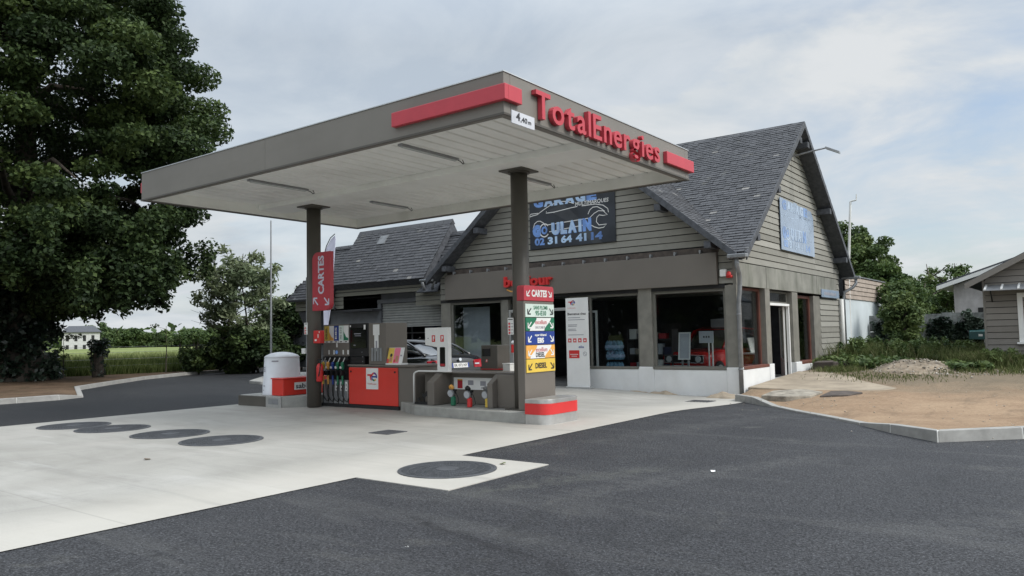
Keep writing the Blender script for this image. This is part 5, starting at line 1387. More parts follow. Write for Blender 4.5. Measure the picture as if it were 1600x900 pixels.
# white control post
t = thing('service_post', 'white service post with a long slot and two red pictograms on the service cabinet', 'control post', (-10.0, 11.25, .81))
m = MB().mt('white'); X0 = -10.5; x1 = -9.79
m.prism([(-10.64, 11.2, 1.35), (-10.32, 11.2, 1.3), (-10.32, 11.2, .815), (-10.02, 11.2, .815), (-10.02, 11.2, 1.69), (-10.64, 11.2, 1.69)], (0, .1, 0)); o = m.build('body', t, bevel=.012)
m = MB().mt('screen_black').frame((-10.245, 11.2, .92), *FY); m.poly([(.02, 0), (.13, 0), (.145, .015), (.145, .37), (.13, .385), (.02, .385), (.005, .37), (.005, .015)], .003); m.mt('red_dark').poly([(.015, .01), (.135, .01), (.135, .06), (.015, .06)], .005); m.frame(); m.build('slot', t)
m = MB().frame((-10.64, 11.2, 1.35), *FY)
for u in (.19, .42): m.mt('red').poly([(u, .06), (u + .09, .06), (u + .09, .19), (u, .19)], .003); m.mt('white').poly([(u + .03, .08), (u + .05, .08), (u + .05, .12), (u + .07, .12), (u + .07, .17), (u + .03, .17)], .005)
m.mt('ink').poly([(.08, .12), (.1, .12), (.1, .14), (.08, .14)], .003); m.frame(); m.build('pictograms', t)
# cat silhouette
t = thing('cat_silhouette', 'flat black metal cat with arched back and raised tail on the service cabinet plinth', 'cat figure', (-10.6, 11.05, .19))
def outline(pts): return pts
cat_ = [(.0, .0), (.025, 0), (.03, .07), (.045, .11), (.09, .12), (.1, .06), (.1, 0), (.13, 0), (.135, .08), (.15, .13), (.16, .2), (.175, .27), (.17, .33), (.155, .39), (.145, .42), (.135, .42), (.145, .37), (.155, .31), (.15, .27), (.125, .23), (.09, .225), (.055, .205), (.03, .17), (.01, .155), (-.015, .19), (-.03, .165), (-.05, .165), (-.045, .14), (-.05, .12), (-.03, .09), (.0, .085)]
m = MB().mt('black').frame((-10.54, 11.05, .235), *FY)
m.prism([(p[0] * .95, p[1] * .95, 0) for p in cat_], (0, 0, .012)); m.lathe([], (0, 0, 0)) if 0 else None
m.prism([(-.14 + .03 * math.cos(a), .045 + .035 * math.sin(a), 0) for a in np.linspace(0, 6.0, 14)], (0, 0, .012)); m.frame(); m.build('figure', t)
m = MB().mt('black'); m.box(-10.75, -10.365, 11.0, 11.1, .187, .235); m.build('stand', t)
# small hand inflators hanging in the bay
def inflator(x, y, c, top, lab, z0=.19, reel=None):
    t = thing('tyre_inflator', lab, 'tyre inflator', (x, y, z0), 0, 'small tyre inflators in the open hose bay')
    m = MB().mt(c); m.lathe([(.045, 0), (.05, .01), (.05, .09), (.045, .1), (.05, .11), (.05, .15), (.03, .17), (.02, .19)], (x, y, z0 + .002), 16); m.build('canister', t, smooth=False)
    m = MB().mt('grey_metal'); m.cyl((x - .03, y - .05, z0 + .23), (x - .03, y + .01, z0 + .24), .075, n=20); m.mt('card_grey').cyl((x - .03, y - .056, z0 + .229), (x - .03, y - .05, z0 + .23), .062, n=20); m.build('gauge', t)
    m = MB().mt('black'); m.tube([(x, y, z0 + .18), (x + .04, y, z0 + .25), (x + .03, y, z0 + .31)], .022, 8); m.box(x - .06, x + .06, y - .03, y + .04, z0 + .27, z0 + .31); m.build('handle', t)
    m = MB().mt(top); m.cyl((x - .03, y - .04, z0 + .33), (x - .02, y + .0, z0 + .36), .052, n=20); m.build('cap', t)
    m = MB().mt('rubber'); m.tube([(x + .03, y + .02, z0 + .28), (x + .1, y + .02, z0 + .16), (x + .14, y, z0 + .06), (x + .1, y - .03, z0 + .03)], .008, 6); m.build('hose', t)
inflator(-9.8, 11.08, 'green', 'orange', 'small green tyre inflator with an orange cap, leftmost in the hose bay')
inflator(-9.28, 10.95, 'red', 'black', 'small red tyre inflator with a black cap in the middle of the hose bay')
inflator(-8.93, 11.05, 'yellow', 'grey_metal', 'small yellow tyre inflator half hidden at the right end of the hose bay')
# payment terminal with its little white box behind the cabinet
t = thing('payment_terminal', 'brown payment terminal with a black screen behind the service cabinet', 'payment terminal', (-9.6, 12.0, .19))
m = MB().mt('taupe_dark'); m.box(-9.84, -9.42, 11.99, 12.4, .19, 1.32); m.build('body', t, bevel=.012)
m = MB().mt('screen_black'); m.box(-9.8, -9.6, 11.975, 11.989, 1.1, 1.25); m.build('screen', t)
m = MB().mt('red').frame((-9.73, 11.988, .98), *FY); m.poly([(0, 0), (.06, 0), (.06, .06), (.02, .06)], .003); m.mt('white').poly([(.02, .015), (.05, .015), (.05, .05), (.03, .05)], .005); m.frame(); m.build('sticker', t)
m = MB().mt('red'); m.box(-9.86, -9.3, 11.98, 12.42, .835, .85); m.build('trim', t)
t = thing('white_box', 'small white box standing beside the brown payment terminal', 'box', (-9.2, 12.0, .19))
m = MB().mt('white_dirty'); m.box(-9.3, -9.12, 12.0, 12.2, .185, .94); m.build('body', t, bevel=.01)
m = MB().mt('white'); m.box(-9.31, -9.11, 11.99, 12.21, .942, .96); m.build('lid', t, bevel=.005)

# ------------------------------------------------------------------ by the shop front
# two bollards flanking the entrance
def bollard(x, y, lab):
    t = thing('bollard', lab, 'bollard', (x, y, gz(x, y)), 0, 'bollards beside the shop entrance')
    m = MB().mt('steel'); m.cyl((x, y, gz(x, y) - .02), (x, y, 1.28), .075, n=20); m.build('post', t)
    m = MB().mt('red'); m.cyl((x, y, 1.0), (x, y, 1.24), .08, n=20); m.build('band', t)
    m = MB().mt('white'); m.lathe([(.078, 0), (.075, .04), (.05, .07), (.02, .08)], (x, y, 1.282), 20); m.build('cap', t)
bollard(-13.68, 18.2, 'left bollard with a red band before the shop entrance, behind the near canopy column')
bollard(-12.28, 18.15, 'right bollard with a red band between the price totem and the tall white banner')
# roll-up banner
t = thing('welcome_banner', 'tall white roll-up welcome banner with red pictograms beside the shop entrance', 'banner', (-11.4, 18.15, 0))
m = MB().mt('white'); m.box(-11.76, -11.03, 18.12, 18.14, .06, 2.52); m.build('sheet', t)
m = MB().mt('aluminium'); m.box(-11.78, -11.0, 18.05, 18.25, .0, .06); m.build('foot', t, bevel=.012)
m = MB().frame((-11.76, 18.12, .06), *FY)
logo(m, .2, 2.32, .22); m.mt('red').txt('TotalEnergies', .06, 2.16, .27, .035)
m.mt('ink').txt('Bienvenue chez', .06, 1.98, .6, .07, bold=.02); 
m.mt('ink_grey')
for (v, w_) in ((1.9, .4), (1.84, .55), (1.7, .3), (1.66, .28), (1.58, .25), (1.54, .27), (1.42, .5)): m.poly([(.07, v), (.07 + w_, v), (.07 + w_, v + .018), (.07, v + .018)])
for k in range(4):
    u = .06 + k * .165; m.mt('red').poly([(u, 1.22), (u + .11, 1.22), (u + .11, 1.33), (u, 1.33)]); m.mt('white').poly([(u + .03, 1.25), (u + .085, 1.25), (u + .07, 1.3), (u + .03, 1.29)], .005)
m.mt('blue').txt('elis', .4, 1.06, .17, .07, bold=.02); m.mt('red').poly([(.08, .78), (.42, .78), (.42, 1.0), (.08, 1.0)])
m.mt('white').poly([(.12, .88), (.38, .88), (.38, .895), (.12, .895)], .005); m.poly([(.16, .83), (.34, .83), (.34, .845), (.16, .845)], .005)
m.mt('ink_grey').line([(.6 + .055 * math.cos(a), .9 + .055 * math.sin(a)) for a in np.linspace(0, 6.28, 20)], .012); m.line([(.56, .94), (.64, .86)], .012)
m.frame(); m.build('print', t)
# bonjour lettering
t = thing('greeting_lettering', 'red raised letters reading bonjour on the taupe fascia above the entrance', 'sign', (-13.3, YF - .14, 2.96))
word = 'bonjour'; ws = []
for ch in word:
    V, F = text_geo(ch, .03, 0.0, 3); ws.append((min(p[0] for p in V), max(p[0] for p in V)))
totw = sum(b_ - a_ for a_, b_ in ws) + .06 * 6; sc = 1.75 / totw; uu = -14.14
for ch, (a0, a1) in zip(word, ws):
    V, F = text_geo(ch, .03, .08, 3); m = MB().mt('red').frame((uu, YF - .19, 2.98), *FY)
    m.add([((p[0] - a0) * sc, p[1] * .43, p[2] * .6) for p in V], F); m.frame(); m.build('letter', t); uu += (a1 - a0 + .06) * sc
m = MB().mt('orange').frame((-14.14, YF - .141, 2.8), *FY); m.line([(0.05, .1), (.2, .04), (.45, .02), (.7, .05)], .04, .01); m.frame(); m.build('underline', t)
# garage signs
def garage_sign(o, fr, W_, H_, bg, bg2, c_hi, c_lo, wht, lab, cut=False):
    t = thing('garage_sign', lab, 'sign', o)
    m = MB().mt(bg).frame(o, *fr)
    if cut: m.prism([(0, 0, 0), (W_, 0, 0), (W_, H_ * .82, 0), (W_ * .93, H_ * .95, 0), (0, H_, 0)], (0, 0, .02))
    else: m.prism([(0, 0, 0), (W_, 0, 0), (W_, H_, 0), (0, H_, 0)], (0, 0, .02))
    m.frame(); m.build('panel', t, bevel=.003)
    m = MB().frame(o, *fr); k = W_ / 2.93; h = H_ / 1.56
    f = lambda pts: [(p[0] * k, p[1] * h) for p in pts]
    m.mt(bg2).poly(f([(.7, 1.1), (1.5, .62), (2.2, .0), (2.5, 0), (1.9, .62), (1.2, 1.25)]), .021); m.poly(f([(1.4, 1.56), (2.0, 1.15), (1.9, 1.05), (1.1, 1.56)]), .0212)
    m.mt(wht)
    for pts in ([(0, .98), (.1, 1.0), (.28, 1.02), (.5, 1.13), (.75, 1.24), (.95, 1.29), (1.15, 1.31), (1.35, 1.29), (1.58, 1.2)], [(0, 1.02), (.05, 1.06), (.28, 1.06), (.35, 1.05)], [(.62, 1.08), (.6, 1.03), (.9, 1.03), (1.5, 1.09), (1.7, 1.1)], [(1.85, 1.1), (2.3, 1.1), (2.55, 1.04), (2.7, .93), (2.72, .82)],
                [(.12, .62), (.18, .76), (.28, .82), (.38, .82), (.5, .75), (.58, .64)], [(2.05, .84), (2.12, .96), (2.22, 1.02), (2.36, 1.02), (2.5, .94), (2.6, .86)],
                [(1.95, .72), (2.1, .73), (2.25, .84), (2.4, .9), (2.55, .88), (2.68, .76), (2.55, .75), (2.42, .78), (2.34, .72), (2.32, .6), (2.4, .5), (2.65, .5), (2.55, .42), (2.4, .41), (2.25, .46), (2.15, .52), (1.95, .55)],
                [(.65, .68), (1.9, .72)], [(.7, .47), (1.9, .55)]):
        m.line(f(pts), .022 * k, .023)
    m.line(f([(.53 + .17 * math.cos(a), .53 + .19 * math.sin(a)) for a in np.linspace(.7, 5.6, 24)]), .035 * k, .024)
    m.mt(c_lo).line(f([(.53 + .08 * math.cos(a), .53 + .09 * math.sin(a)) for a in np.linspace(0, 6.28, 20)]), .06 * k, .023)
    letters = [('G', .1), ('U', .78), ('L', 1.1), ('A', 1.36), ('I', 1.72), ('N', 1.86)]
    for i, (ch, u) in enumerate(letters):
        wdt = {'I': .1, 'L': .22, 'G': .29, 'N': .28}.get(ch, .29)
        m.mt(c_lo).txt(ch, (u + .015) * k, (.36 + .02 * i / 5 - .015) * h, wdt * k, .36 * h, w=.0235, bold=.1); m.mt(c_hi if 0 < i < 5 else c_lo)
        m.txt(ch, u * k, (.36 + .02 * i / 5) * h, wdt * k, .36 * h, w=.025, bold=.085)
    for i, (s, u, wdt) in enumerate((('02', .17, .36), ('31', .64, .34), ('64', 1.11, .38), ('41', 1.62, .36), ('14', 2.13, .38))):
        m.mt(c_hi if i in (1, 2, 3) else c_lo).txt(s, u * k, .1 * h, wdt * k, .22 * h, w=.024, bold=.05)
    for i, ch in enumerate('GARAGE'):
        m.mt(c_hi if 0 < i < 5 else c_lo).txt(ch, (.16 + i * .37) * k, 1.22 * h, .34 * k, .3 * h, w=.024, bold=.07)
    m.mt(wht).txt('MULTIMARQUES', 1.62 * k, 1.1 * h, 1.1 * k, .13 * h, w=.0245, bold=.015, shear=.15)
    m.frame(); m.build('print', t)
garage_sign((-13.27, YF + .005, 4.06), FY, 2.92, 1.58, 'sign_dark', 'sign_dark_b', 'pale_blue', 'sky_blue', 'white', 'dark garage sign with blue lettering and a white car outline on the front gable')
garage_sign((XS + .06, 22.1, 3.82), FX, 3.3, 1.52, 'sign_pale', 'sign_pale', 'dull_white', 'dull_blue', 'dull_white', 'pale blue garage sign with a cut corner on the side gable', True)
# ------------------------------------------------------------------ cars
def loft(stations, ring_n=None, cap=True):
    """stations: list of rings (same length) of 3D points; closed rings"""
    n = len(stations[0]); V = [p for r_ in stations for p in r_]; F = []
    for i in range(len(stations) - 1):
        for j in range(n):
            F.append((i * n + j, i * n + (j + 1) % n, (i + 1) * n + (j + 1) % n, (i + 1) * n + j))
    if cap: F += [tuple(range(n))[::-1], tuple(range((len(stations) - 1) * n, len(stations) * n))]
    return V, F
def put(mb, V, F, M): mb.add([M @ Vector(p) for p in V], F)
def wheel(t, M, x, y, r_, s):
    m = MB().mt('rubber'); c0 = M @ Vector((x, y, r_)); c1 = M @ Vector((x, y + s * .19, r_))
    m.cyl(c0, c1, r_, n=28); o = m.build('wheel', t, bevel=.02)
    m = MB().mt('aluminium'); a = M @ Vector((x, y + s * .185, r_)); b_ = M @ Vector((x, y + s * .197, r_)); m.cyl(a, b_, r_ * .62, n=24)
    m.mt('black'); [m.cyl(M @ Vector((x + r_ * .4 * math.cos(q), y + s * .19, r_ + r_ * .4 * math.sin(q))), M @ Vector((x + r_ * .4 * math.cos(q), y + s * .2, r_ + r_ * .4 * math.sin(q))), r_ * .12, n=10) for q in np.linspace(0, 6.28, 6)[:-1]]
    m.build('rim', o)
# black saloon, local axes: +x forward, y left, z up
CL = (-14.89, 15.16, 0.0); RZ = R(180 - 14)
t = thing('parked_car', 'black saloon car parked behind the fuel dispenser, its tail lights towards us', 'car', CL, RZ)
M = Matrix.Translation(CL) @ Matrix.Rotation(RZ, 4, 'Z')
def ringL(x, zb, zt, w_, wt, zs):     # lower body ring: bottom, shoulder, deck
    return [(x, -w_ * .86, zb), (x, -w_, zb + .12), (x, -w_, zs), (x, -wt, zt), (x, -wt * .5, zt + .012), (x, wt * .5, zt + .012), (x, wt, zt), (x, w_, zs), (x, w_, zb + .12), (x, w_ * .86, zb)]
st = [ringL(-2.28, .32, .62, .74, .70, .58), ringL(-2.25, .27, .98, .80, .70, .82), ringL(-2.05, .24, 1.055, .86, .72, .88), ringL(-1.5, .2, 1.04, .9, .76, .9), ringL(-.4, .2, .98, .9, .8, .9), ringL(.9, .2, .95, .9, .78, .87), ringL(1.7, .22, .88, .88, .72, .8), ringL(2.15, .25, .76, .8, .64, .68), ringL(2.32, .3, .6, .7, .55, .5)]
V, F = loft(st); m = MB().mt('car_black'); put(m, V, F, M); body = m.build('body', t, smooth=True, subsurf=2)
def ringR(x, z0, z1, w0, w1): return [(x, -w0, z0), (x, -w1, z1 - .05), (x, -w1 * .8, z1), (x, w1 * .8, z1), (x, w1, z1 - .05), (x, w0, z0)]
st = [ringR(-1.78, .98, 1.03, .74, .66), ringR(-1.25, .98, 1.26, .77, .6), ringR(-.75, .97, 1.40, .79, .57), ringR(0, .95, 1.44, .8, .56), ringR(.5, .94, 1.38, .78, .57), ringR(1.2, .93, .98, .74, .66)]
V, F = loft(st); m = MB().mt('car_glass'); put(m, V, F, M); m.build('cabin_glass', t, smooth=True, subsurf=1)
st = [[(-.88, -.5, 1.375), (-.88, .5, 1.375), (-.88, .5, 1.36), (-.88, -.5, 1.36)], [(-.4, -.52, 1.442), (-.4, .52, 1.442), (-.4, .52, 1.42), (-.4, -.52, 1.42)], [(.1, -.52, 1.455), (.1, .52, 1.455), (.1, .52, 1.43), (.1, -.52, 1.43)], [(.55, -.5, 1.395), (.55, .5, 1.395), (.55, .5, 1.37), (.55, -.5, 1.37)]]
V, F = loft(st); m = MB().mt('car_black'); put(m, V, F, M); m.build('roof', t, smooth=True)
for s in (-1, 1):
    m = MB().mt('car_black'); m.tube([M @ Vector(p) for p in [(-1.75, s * .7, 1.03), (-1.2, s * .66, 1.25), (-.75, s * .6, 1.375), (0, s * .585, 1.42), (.5, s * .6, 1.36), (1.15, s * .7, 1.0)]], .035, 8); m.build('roof_pillar', t, smooth=True)
    m = MB().mt('tail_red'); L_ = [(-2.29, s * .44, .72), (-2.28, s * .68, .72), (-2.1, s * .862, .75), (-2.08, s * .86, .91), (-2.235, s * .68, .925), (-2.27, s * .44, .91)]
    m.add([M @ Vector(p) for p in L_ + [(p[0] + .15, p[1] * .9, p[2]) for p in L_]], [(0, 1, 4, 5), (1, 2, 3, 4), (0, 1, 7, 6), (1, 2, 8, 7), (5, 4, 10, 11), (4, 3, 9, 10), (2, 3, 9, 8), (0, 5, 11, 6)]); o = m.build('tail_light', t, bevel=.012)
    m = MB().mt('chrome'); m.add([M @ Vector(p) for p in [(-2.292, s * .46, .80), (-2.286, s * .6, .80), (-2.279, s * .6, .835), (-2.284, s * .46, .835)]], [(0, 1, 2, 3)]); m.build('reverse_lamp', o)
    for x_ in (-1.38, 1.4): wheel(t, M, x_, s * .72, .31, s)
o_ = M @ Vector((-2.305, .26, .73)); rv = (M.to_3x3() @ Vector((0, -1, 0))); uv = (M.to_3x3() @ Vector((.12, 0, 1)))
m = MB().mt('white').frame(o_, rv, uv); m.box(0, .52, 0, .115, -.03, .012); m.frame(); pl = m.build('number_plate', t)
m = MB().mt('ink').frame(o_, rv, uv); m.txt('EK·072·NY'.replace('·', ' '), .07, .025, .4, .07, w=.014, bold=.02); m.mt('blue').poly([(0, 0), (.04, 0), (.04, .115), (0, .115)], .0135); m.poly([(.48, 0), (.52, 0), (.52, .115), (.48, .115)], .0135); m.frame(); m.build('lettering', pl)
m = MB().mt('chrome'); c0 = M @ Vector((-2.27, 0, .93)); c1 = M @ Vector((-2.3, 0, .935)); m.cyl(c0, c1, .04, n=20); m.build('badge', t)
m = MB().mt('black'); m.tube([M @ Vector(p) for p in [(-2.31, -.7, .5), (-2.34, -.3, .52), (-2.34, .3, .52), (-2.31, .7, .5)]], .03, 8); m.build('bumper_strip', t)
m = MB().mt('black'); m.tube([M @ Vector((-.3, 0, 1.45)), M @ Vector((-.42, 0, 1.5))], .012, 6); m.build('aerial', t)

# red hatchback in the showroom (front towards the window)
CR = (-9.0, 22.1, .1); RZ2 = R(-90 - 7)
t = thing('showroom_car', 'old red hatchback with a black grille and round headlights inside the right shop window', 'car', CR, RZ2)
M = Matrix.Translation(CR) @ Matrix.Rotation(RZ2, 4, 'Z')
st = [ringL(-1.75, .35, .85, .68, .62, .8), ringL(-1.6, .3, .95, .73, .66, .88), ringL(-.5, .26, .93, .75, .68, .88), ringL(.6, .26, .92, .75, .66, .85), ringL(1.2, .28, .9, .74, .6, .8), ringL(1.68, .32, .86, .8, .62, .78), ringL(1.84, .38, .8, .78, .62, .74)]
V, F = loft(st); m = MB().mt('car_red'); put(m, V, F, M); m.build('body', t, smooth=True, subsurf=2)
st = [ringR(-1.7, .9, 1.3, .66, .58), ringR(-1.4, .9, 1.46, .68, .57), ringR(-.3, .9, 1.52, .68, .57), ringR(.25, .9, 1.44, .67, .56), ringR(.72, .88, .95, .65, .6)]
V, F = loft(st); m = MB().mt('car_glass'); put(m, V, F, M); m.build('cabin_glass', t, smooth=True)
m = MB().mt('car_red'); st = [[(x, -.5, z), (x, .5, z), (x, .5, z - .03), (x, -.5, z - .03)] for x, z in ((-1.45, 1.49), (-.3, 1.545), (.2, 1.47))]; V, F = loft(st); put(m, V, F, M); m.build('roof', t, bevel=.02)
for s in (-1, 1):
    m = MB().mt('car_red'); m.tube([M @ Vector(p) for p in [(-1.65, s * .62, .95), (-1.4, s * .59, 1.45), (-.3, s * .58, 1.51), (.25, s * .58, 1.42), (.72, s * .63, .93)]], .035, 8); m.build('roof_pillar', t)
    for x_ in (-1.1, 1.2): wheel(t, M, x_, s * .6, .29, s)
    m = MB().mt('chrome'); m.cyl(M @ Vector((1.8, s * .47, .64)), M @ Vector((1.86, s * .47, .64)), .1, n=24); m.mt('lamp_clear').cyl(M @ Vector((1.86, s * .47, .64)), M @ Vector((1.87, s * .47, .64)), .085, n=24); m.build('headlight', t)
m = MB().mt('black_matt'); o_ = M @ Vector((1.82, -.62, .54)); rv = M.to_3x3() @ Vector((0, 1, 0)); m.frame(o_, rv, (0, 0, 1)); m.box(0, 1.24, 0, .2, -.05, .01)
m.mt('chrome'); [m.box(a_, b_, c_, d_, .0, .025) for a_, b_, c_, d_ in ((0, 1.24, -.012, .004), (0, 1.24, .196, .212), (-.012, .004, 0, .2), (1.236, 1.252, 0, .2))]; m.frame(); m.build('grille', t, bevel=.004)
m = MB().mt('grey_metal'); m.tube([M @ Vector(p) for p in [(1.85, -.7, .42), (1.93, -.4, .42), (1.93, .4, .42), (1.85, .7, .42)]], .04, 8); m.build('bumper', t)
m = MB().mt('white').frame(M @ Vector((1.93, -.25, .37)), rv, (0, 0, 1)); m.box(0, .5, 0, .1, 0, .02); m.frame(); m.build('number_plate', t)

# things inside the shop seen through the glass
t = thing('display_board', 'white framed display board leaning inside the right shop window before the red car', 'display board', (-8.9, 19.6, .1))
m = MB().mt('white').frame((-9.05, 19.55, .75), (1, .25, 0), (0, .12, 1)); [m.box(*q, 0, .03) for q in ((0, .03, 0, .75), (.29, .32, 0, .75), (.03, .29, .72, .75), (.03, .29, 0, .03))]; m.mt('card_grey').box(.03, .29, .03, .72, .005, .015); m.frame(); m.build('panel', t)
m = MB().mt('grey_metal'); m.box(-8.98, -8.94, 19.6, 19.64, .1, .8); m.box(-8.82, -8.78, 19.63, 19.67, .1, .8); m.build('leg', t)
t = thing('poster_stand', 'pale poster on a thin stand inside the right end of the shop window', 'poster stand', (-8.25, 19.6, .1))
m = MB().mt('card_grey'); m.box(-8.45, -8.05, 19.6, 19.62, 1.2, 1.52); m.mt('ink').frame((-8.45, 19.6, 1.2), *FY); [m.poly([(.12 + .07 * k, .14), (.16 + .07 * k, .14), (.16 + .07 * k, .19), (.12 + .07 * k, .19)]) for k in range(3)]; m.frame(); m.build('poster', t)
m = MB().mt('white_dirty'); m.box(-8.2, -8.17, 19.6, 19.63, .1, 1.2); m.box(-8.1, -8.07, 19.6, 19.63, .1, 1.2); m.box(-8.3, -7.98, 19.5, 19.75, .1, .12); m.build('stand', t)
wp = None
k = 0
for (x_, y_, z_, lab) in ((-11.35, 19.6, .4, 'lowest pack of water bottles in the stack behind the left shop window'), (-11.34, 19.62, .75, 'middle pack of water bottles in the stack behind the left shop window'), (-11.36, 19.6, 1.02, 'topmost pack of water bottles in the stack behind the left shop window')):
    t = thing('water_pack', lab, 'water pack', (x_, y_, z_), 0, 'packs of water bottles behind the shop window')
    m = MB().mt('water_blue')
    for i in range(4):
        for j in range(2): m.lathe([(.06, 0), (.062, .02), (.062, .2), (.03, .255), (.018, .26), (.018, .28)], (x_ + .07 + i * .125, y_ + j * .125, z_), 12)
    m.build('bottles', t, smooth=True)
    m = MB().mt('pale_blue'); m.box(x_ + .005, x_ + .51, y_ - .064, y_ + .19, z_ + .05, z_ + .15); m.build('wrapper', t, bevel=.02)
t = thing('cardboard_box', 'grey cardboard box under the stack of water packs in the shop window', 'box', (-11.1, 19.6, .1))
m = MB().mt('card_grey'); m.box(-11.36, -10.8, 19.5, 19.85, .1, .398); m.build('carton', t, bevel=.01)
t = thing('shop_shelf', 'dark shop shelf with small cartons behind the left shop window', 'shelf', (-10.3, 20.5, .1))
m = MB().mt('dark_wood'); [m.box(-11.0, -9.6, 20.3, 20.7, z_, z_ + .03) for z_ in (.4, .85, 1.3)]; m.box(-11.03, -11.0, 20.3, 20.7, .1, 1.6); m.box(-9.6, -9.57, 20.3, 20.7, .1, 1.6); m.build('rack', t)
rr = random.Random(9)
for z_ in (.43, .88, 1.33):
    x_ = -10.95
    while x_ < -9.8:
        w_ = .12 + .14 * rr.random(); m = MB().mt(rr.choice(['card_grey', 'white_dirty', 'red_dark', 'navy', 'rubble'])); m.box(x_, x_ + w_, 20.32, 20.5, z_ + .001, z_ + .15 + .2 * rr.random())
        props(m.build('carton', None, loc=(x_, 20.32, z_)), 'small carton among others on the dark shelf behind the left shop window', 'carton', 'cartons on the shop shelf'); x_ += w_ + .03
t = thing('side_table', 'white table with a leaning white panel just inside the open side door', 'table', (-7.9, 22.4, .1))
m = MB().mt('white_dirty'); m.box(-8.3, -7.7, 22.1, 22.9, .82, .86); m.prism([(-8.0, 22.3, .86), (-8.0, 22.85, .86), (-8.1, 22.85, 1.3), (-8.1, 22.3, 1.3)], (-.02, 0, 0)); m.build('table_top', t)
for (x_, y_) in ((-8.28, 22.12), (-7.74, 22.12), (-8.28, 22.86), (-7.74, 22.86)): m = MB().mt('grey_metal'); m.box(x_, x_ + .04, y_, y_ + .04, .1, .82); m.build('leg', t)
t = thing('inner_cabinet', 'pale grey cabinet in the dark behind the open side door', 'cabinet', (-9.2, 23.3, .1))
m = MB().mt('card_grey'); m.box(-9.6, -8.9, 23.2, 23.9, .1, 1.9); m.build('body', t, bevel=.01); m = MB().mt('grey_metal'); m.box(-8.895, -8.885, 23.25, 23.55, .2, 1.8); m.build('door', t)

# ------------------------------------------------------------------ flag, poles
t = thing('feather_flag', 'tall white feather flag standing behind the far canopy column', 'flag', (-19.4, 16, 0))
m = MB().mt('flag_white'); fr = [(-19.62, 16, 1.4)]
pts = [(.05, 1.5), (.16, 1.95), (.38, 2.7), (.52, 3.4), (.56, 4.0), (.56, 4.7), (.52, 4.82), (.34, 4.72), (.14, 4.45), (.03, 4.15), (.0, 3.0), (.0, 1.45)]
m.prism([(-19.65 + p[0], 16 - .05 * math.sin(p[1] * 2.2), p[1]) for p in pts], (0, .006, 0)); m.build('cloth', t)
m = MB().mt('black'); m.tube([(-19.66, 16, 0), (-19.66, 16, 4.1), (-19.62, 16, 4.2), (-19.5, 16, 4.5), (-19.3, 16, 4.75), (-19.08, 16, 4.86)], .014, 6); m.cyl((-19.66, 16, 0), (-19.66, 16, .05), .25, n=16); m.build('pole', t)
t = thing('flag_pole', 'thin bare grey pole standing on the verge beyond the white tank', 'pole', (-26.5, 18.9, .1))
m = MB().mt('grey_metal'); m.tube([(-26.5, 18.9, 0), (-26.5, 18.9, 3), (-26.5, 18.9, 6.4)], [.045, .04, .025], 10); m.cyl((-26.5, 18.9, .1), (-26.5, 18.9, .16), .12, n=12); m.build('mast', t)
t = thing('mast', 'thin pale mast with a small cranked top behind the right corner of the shop', 'mast', (-7.05, 30, .3))
m = MB().mt('white_dirty'); m.tube([(-7.05, 29.95, .3), (-7.0, 29.95, 3.4), (-6.82, 30, 6.2), (-6.8, 30, 6.22), (-6.62, 30, 6.24), (-6.61, 30, 6.26), (-6.6, 30, 6.45)], [.05, .05, .04, .035, .03, .022, .02], 8); m.build('pipe', t)

# ------------------------------------------------------------------ annex, shed, fence and house at the right
t = thing('annex', 'low annex with a white rendered wall and tan timber cladding above, behind the shop', 'building', (-7.1, 32, .2))
m = MB().mt('render_wall'); m.box(-7.6, -7.0, 29.3, 36.0, -.2, 2.6); m.build('wall', t)
m = MB(); boards(m, (-6.99, 0, 0), *FX, 2.58, 3.46, lambda z: (29.3, 36.0), seed=41, bm='cladding_tan', pitch=.17); m.build('cladding', t)
m = MB().mt('dark_wood'); m.box(-13, -7.05, 29.3, 36.0, 2.7, 3.42); m.mt('zinc').box(-13, -6.94, 29.28, 36.02, 3.46, 3.5); m.build('roof', t)
t = thing('lean_to', 'little lean-to with a worn tiled roof behind the annex', 'shed', (-6.9, 38, .3))
m = MB().mt('wood_red'); m.prism([(-9.5, 36.6, 3.1), (-6.2, 36.6, 2.55), (-6.2, 39, 2.55), (-9.5, 39, 3.1)], (0, 0, .08)); m.build('roof', t)
m = MB().mt('dark_wood'); m.box(-9.4, -6.5, 36.7, 38.9, .2, 2.55); m.build('wall', t)

sh_ = thing('timber_shed', 'grey weatherboarded timber shed with a small metal awning and a white window', 'shed', (-1, 26, .3))
SY = 26.0; SX0 = -2.4
m = MB().mt('dark_wood'); m.prism([(SX0 + .03, SY, .42), (5.0, SY, .42), (5.0, SY, 2.6), (1.4, SY, 4.8), (SX0 + .03, SY, 2.8)], (0, .1, 0)); m.box(SX0 + .03, SX0 + .12, SY + .1, SY + 6, .42, 2.75); m.build('wall_core', sh_)
m = MB(); boards(m, (0, SY, 0), *FY, .42, 4.7, lambda z: (SX0 if z < 2.86 else max(SX0, SX0 + (z - 2.86) / .53), 5.0 - max(0, (z - 2.86) / .53)), seed=51, bm='siding_shed', pitch=.178, gap=.016); m.build('siding', sh_)
m = MB().mt('siding_shed'); m.box(SX0 - .03, SX0 + .02, SY - .04, SY + .02, .36, 2.85); m.build('corner_board', sh_)
m = MB().mt('slate_trim'); m.prism([(-2.84, SY - .3, 2.68), (1.4, SY - .3, 4.93), (1.4, SY + 6.2, 4.93), (-2.84, SY + 6.2, 2.68)], (0, 0, .09)); m.prism([(1.4, SY - .3, 4.93), (5.64, SY - .3, 2.68), (5.64, SY + 6.2, 2.68), (1.4, SY + 6.2, 4.93)], (0, 0, .09)); m.build('roof', sh_)
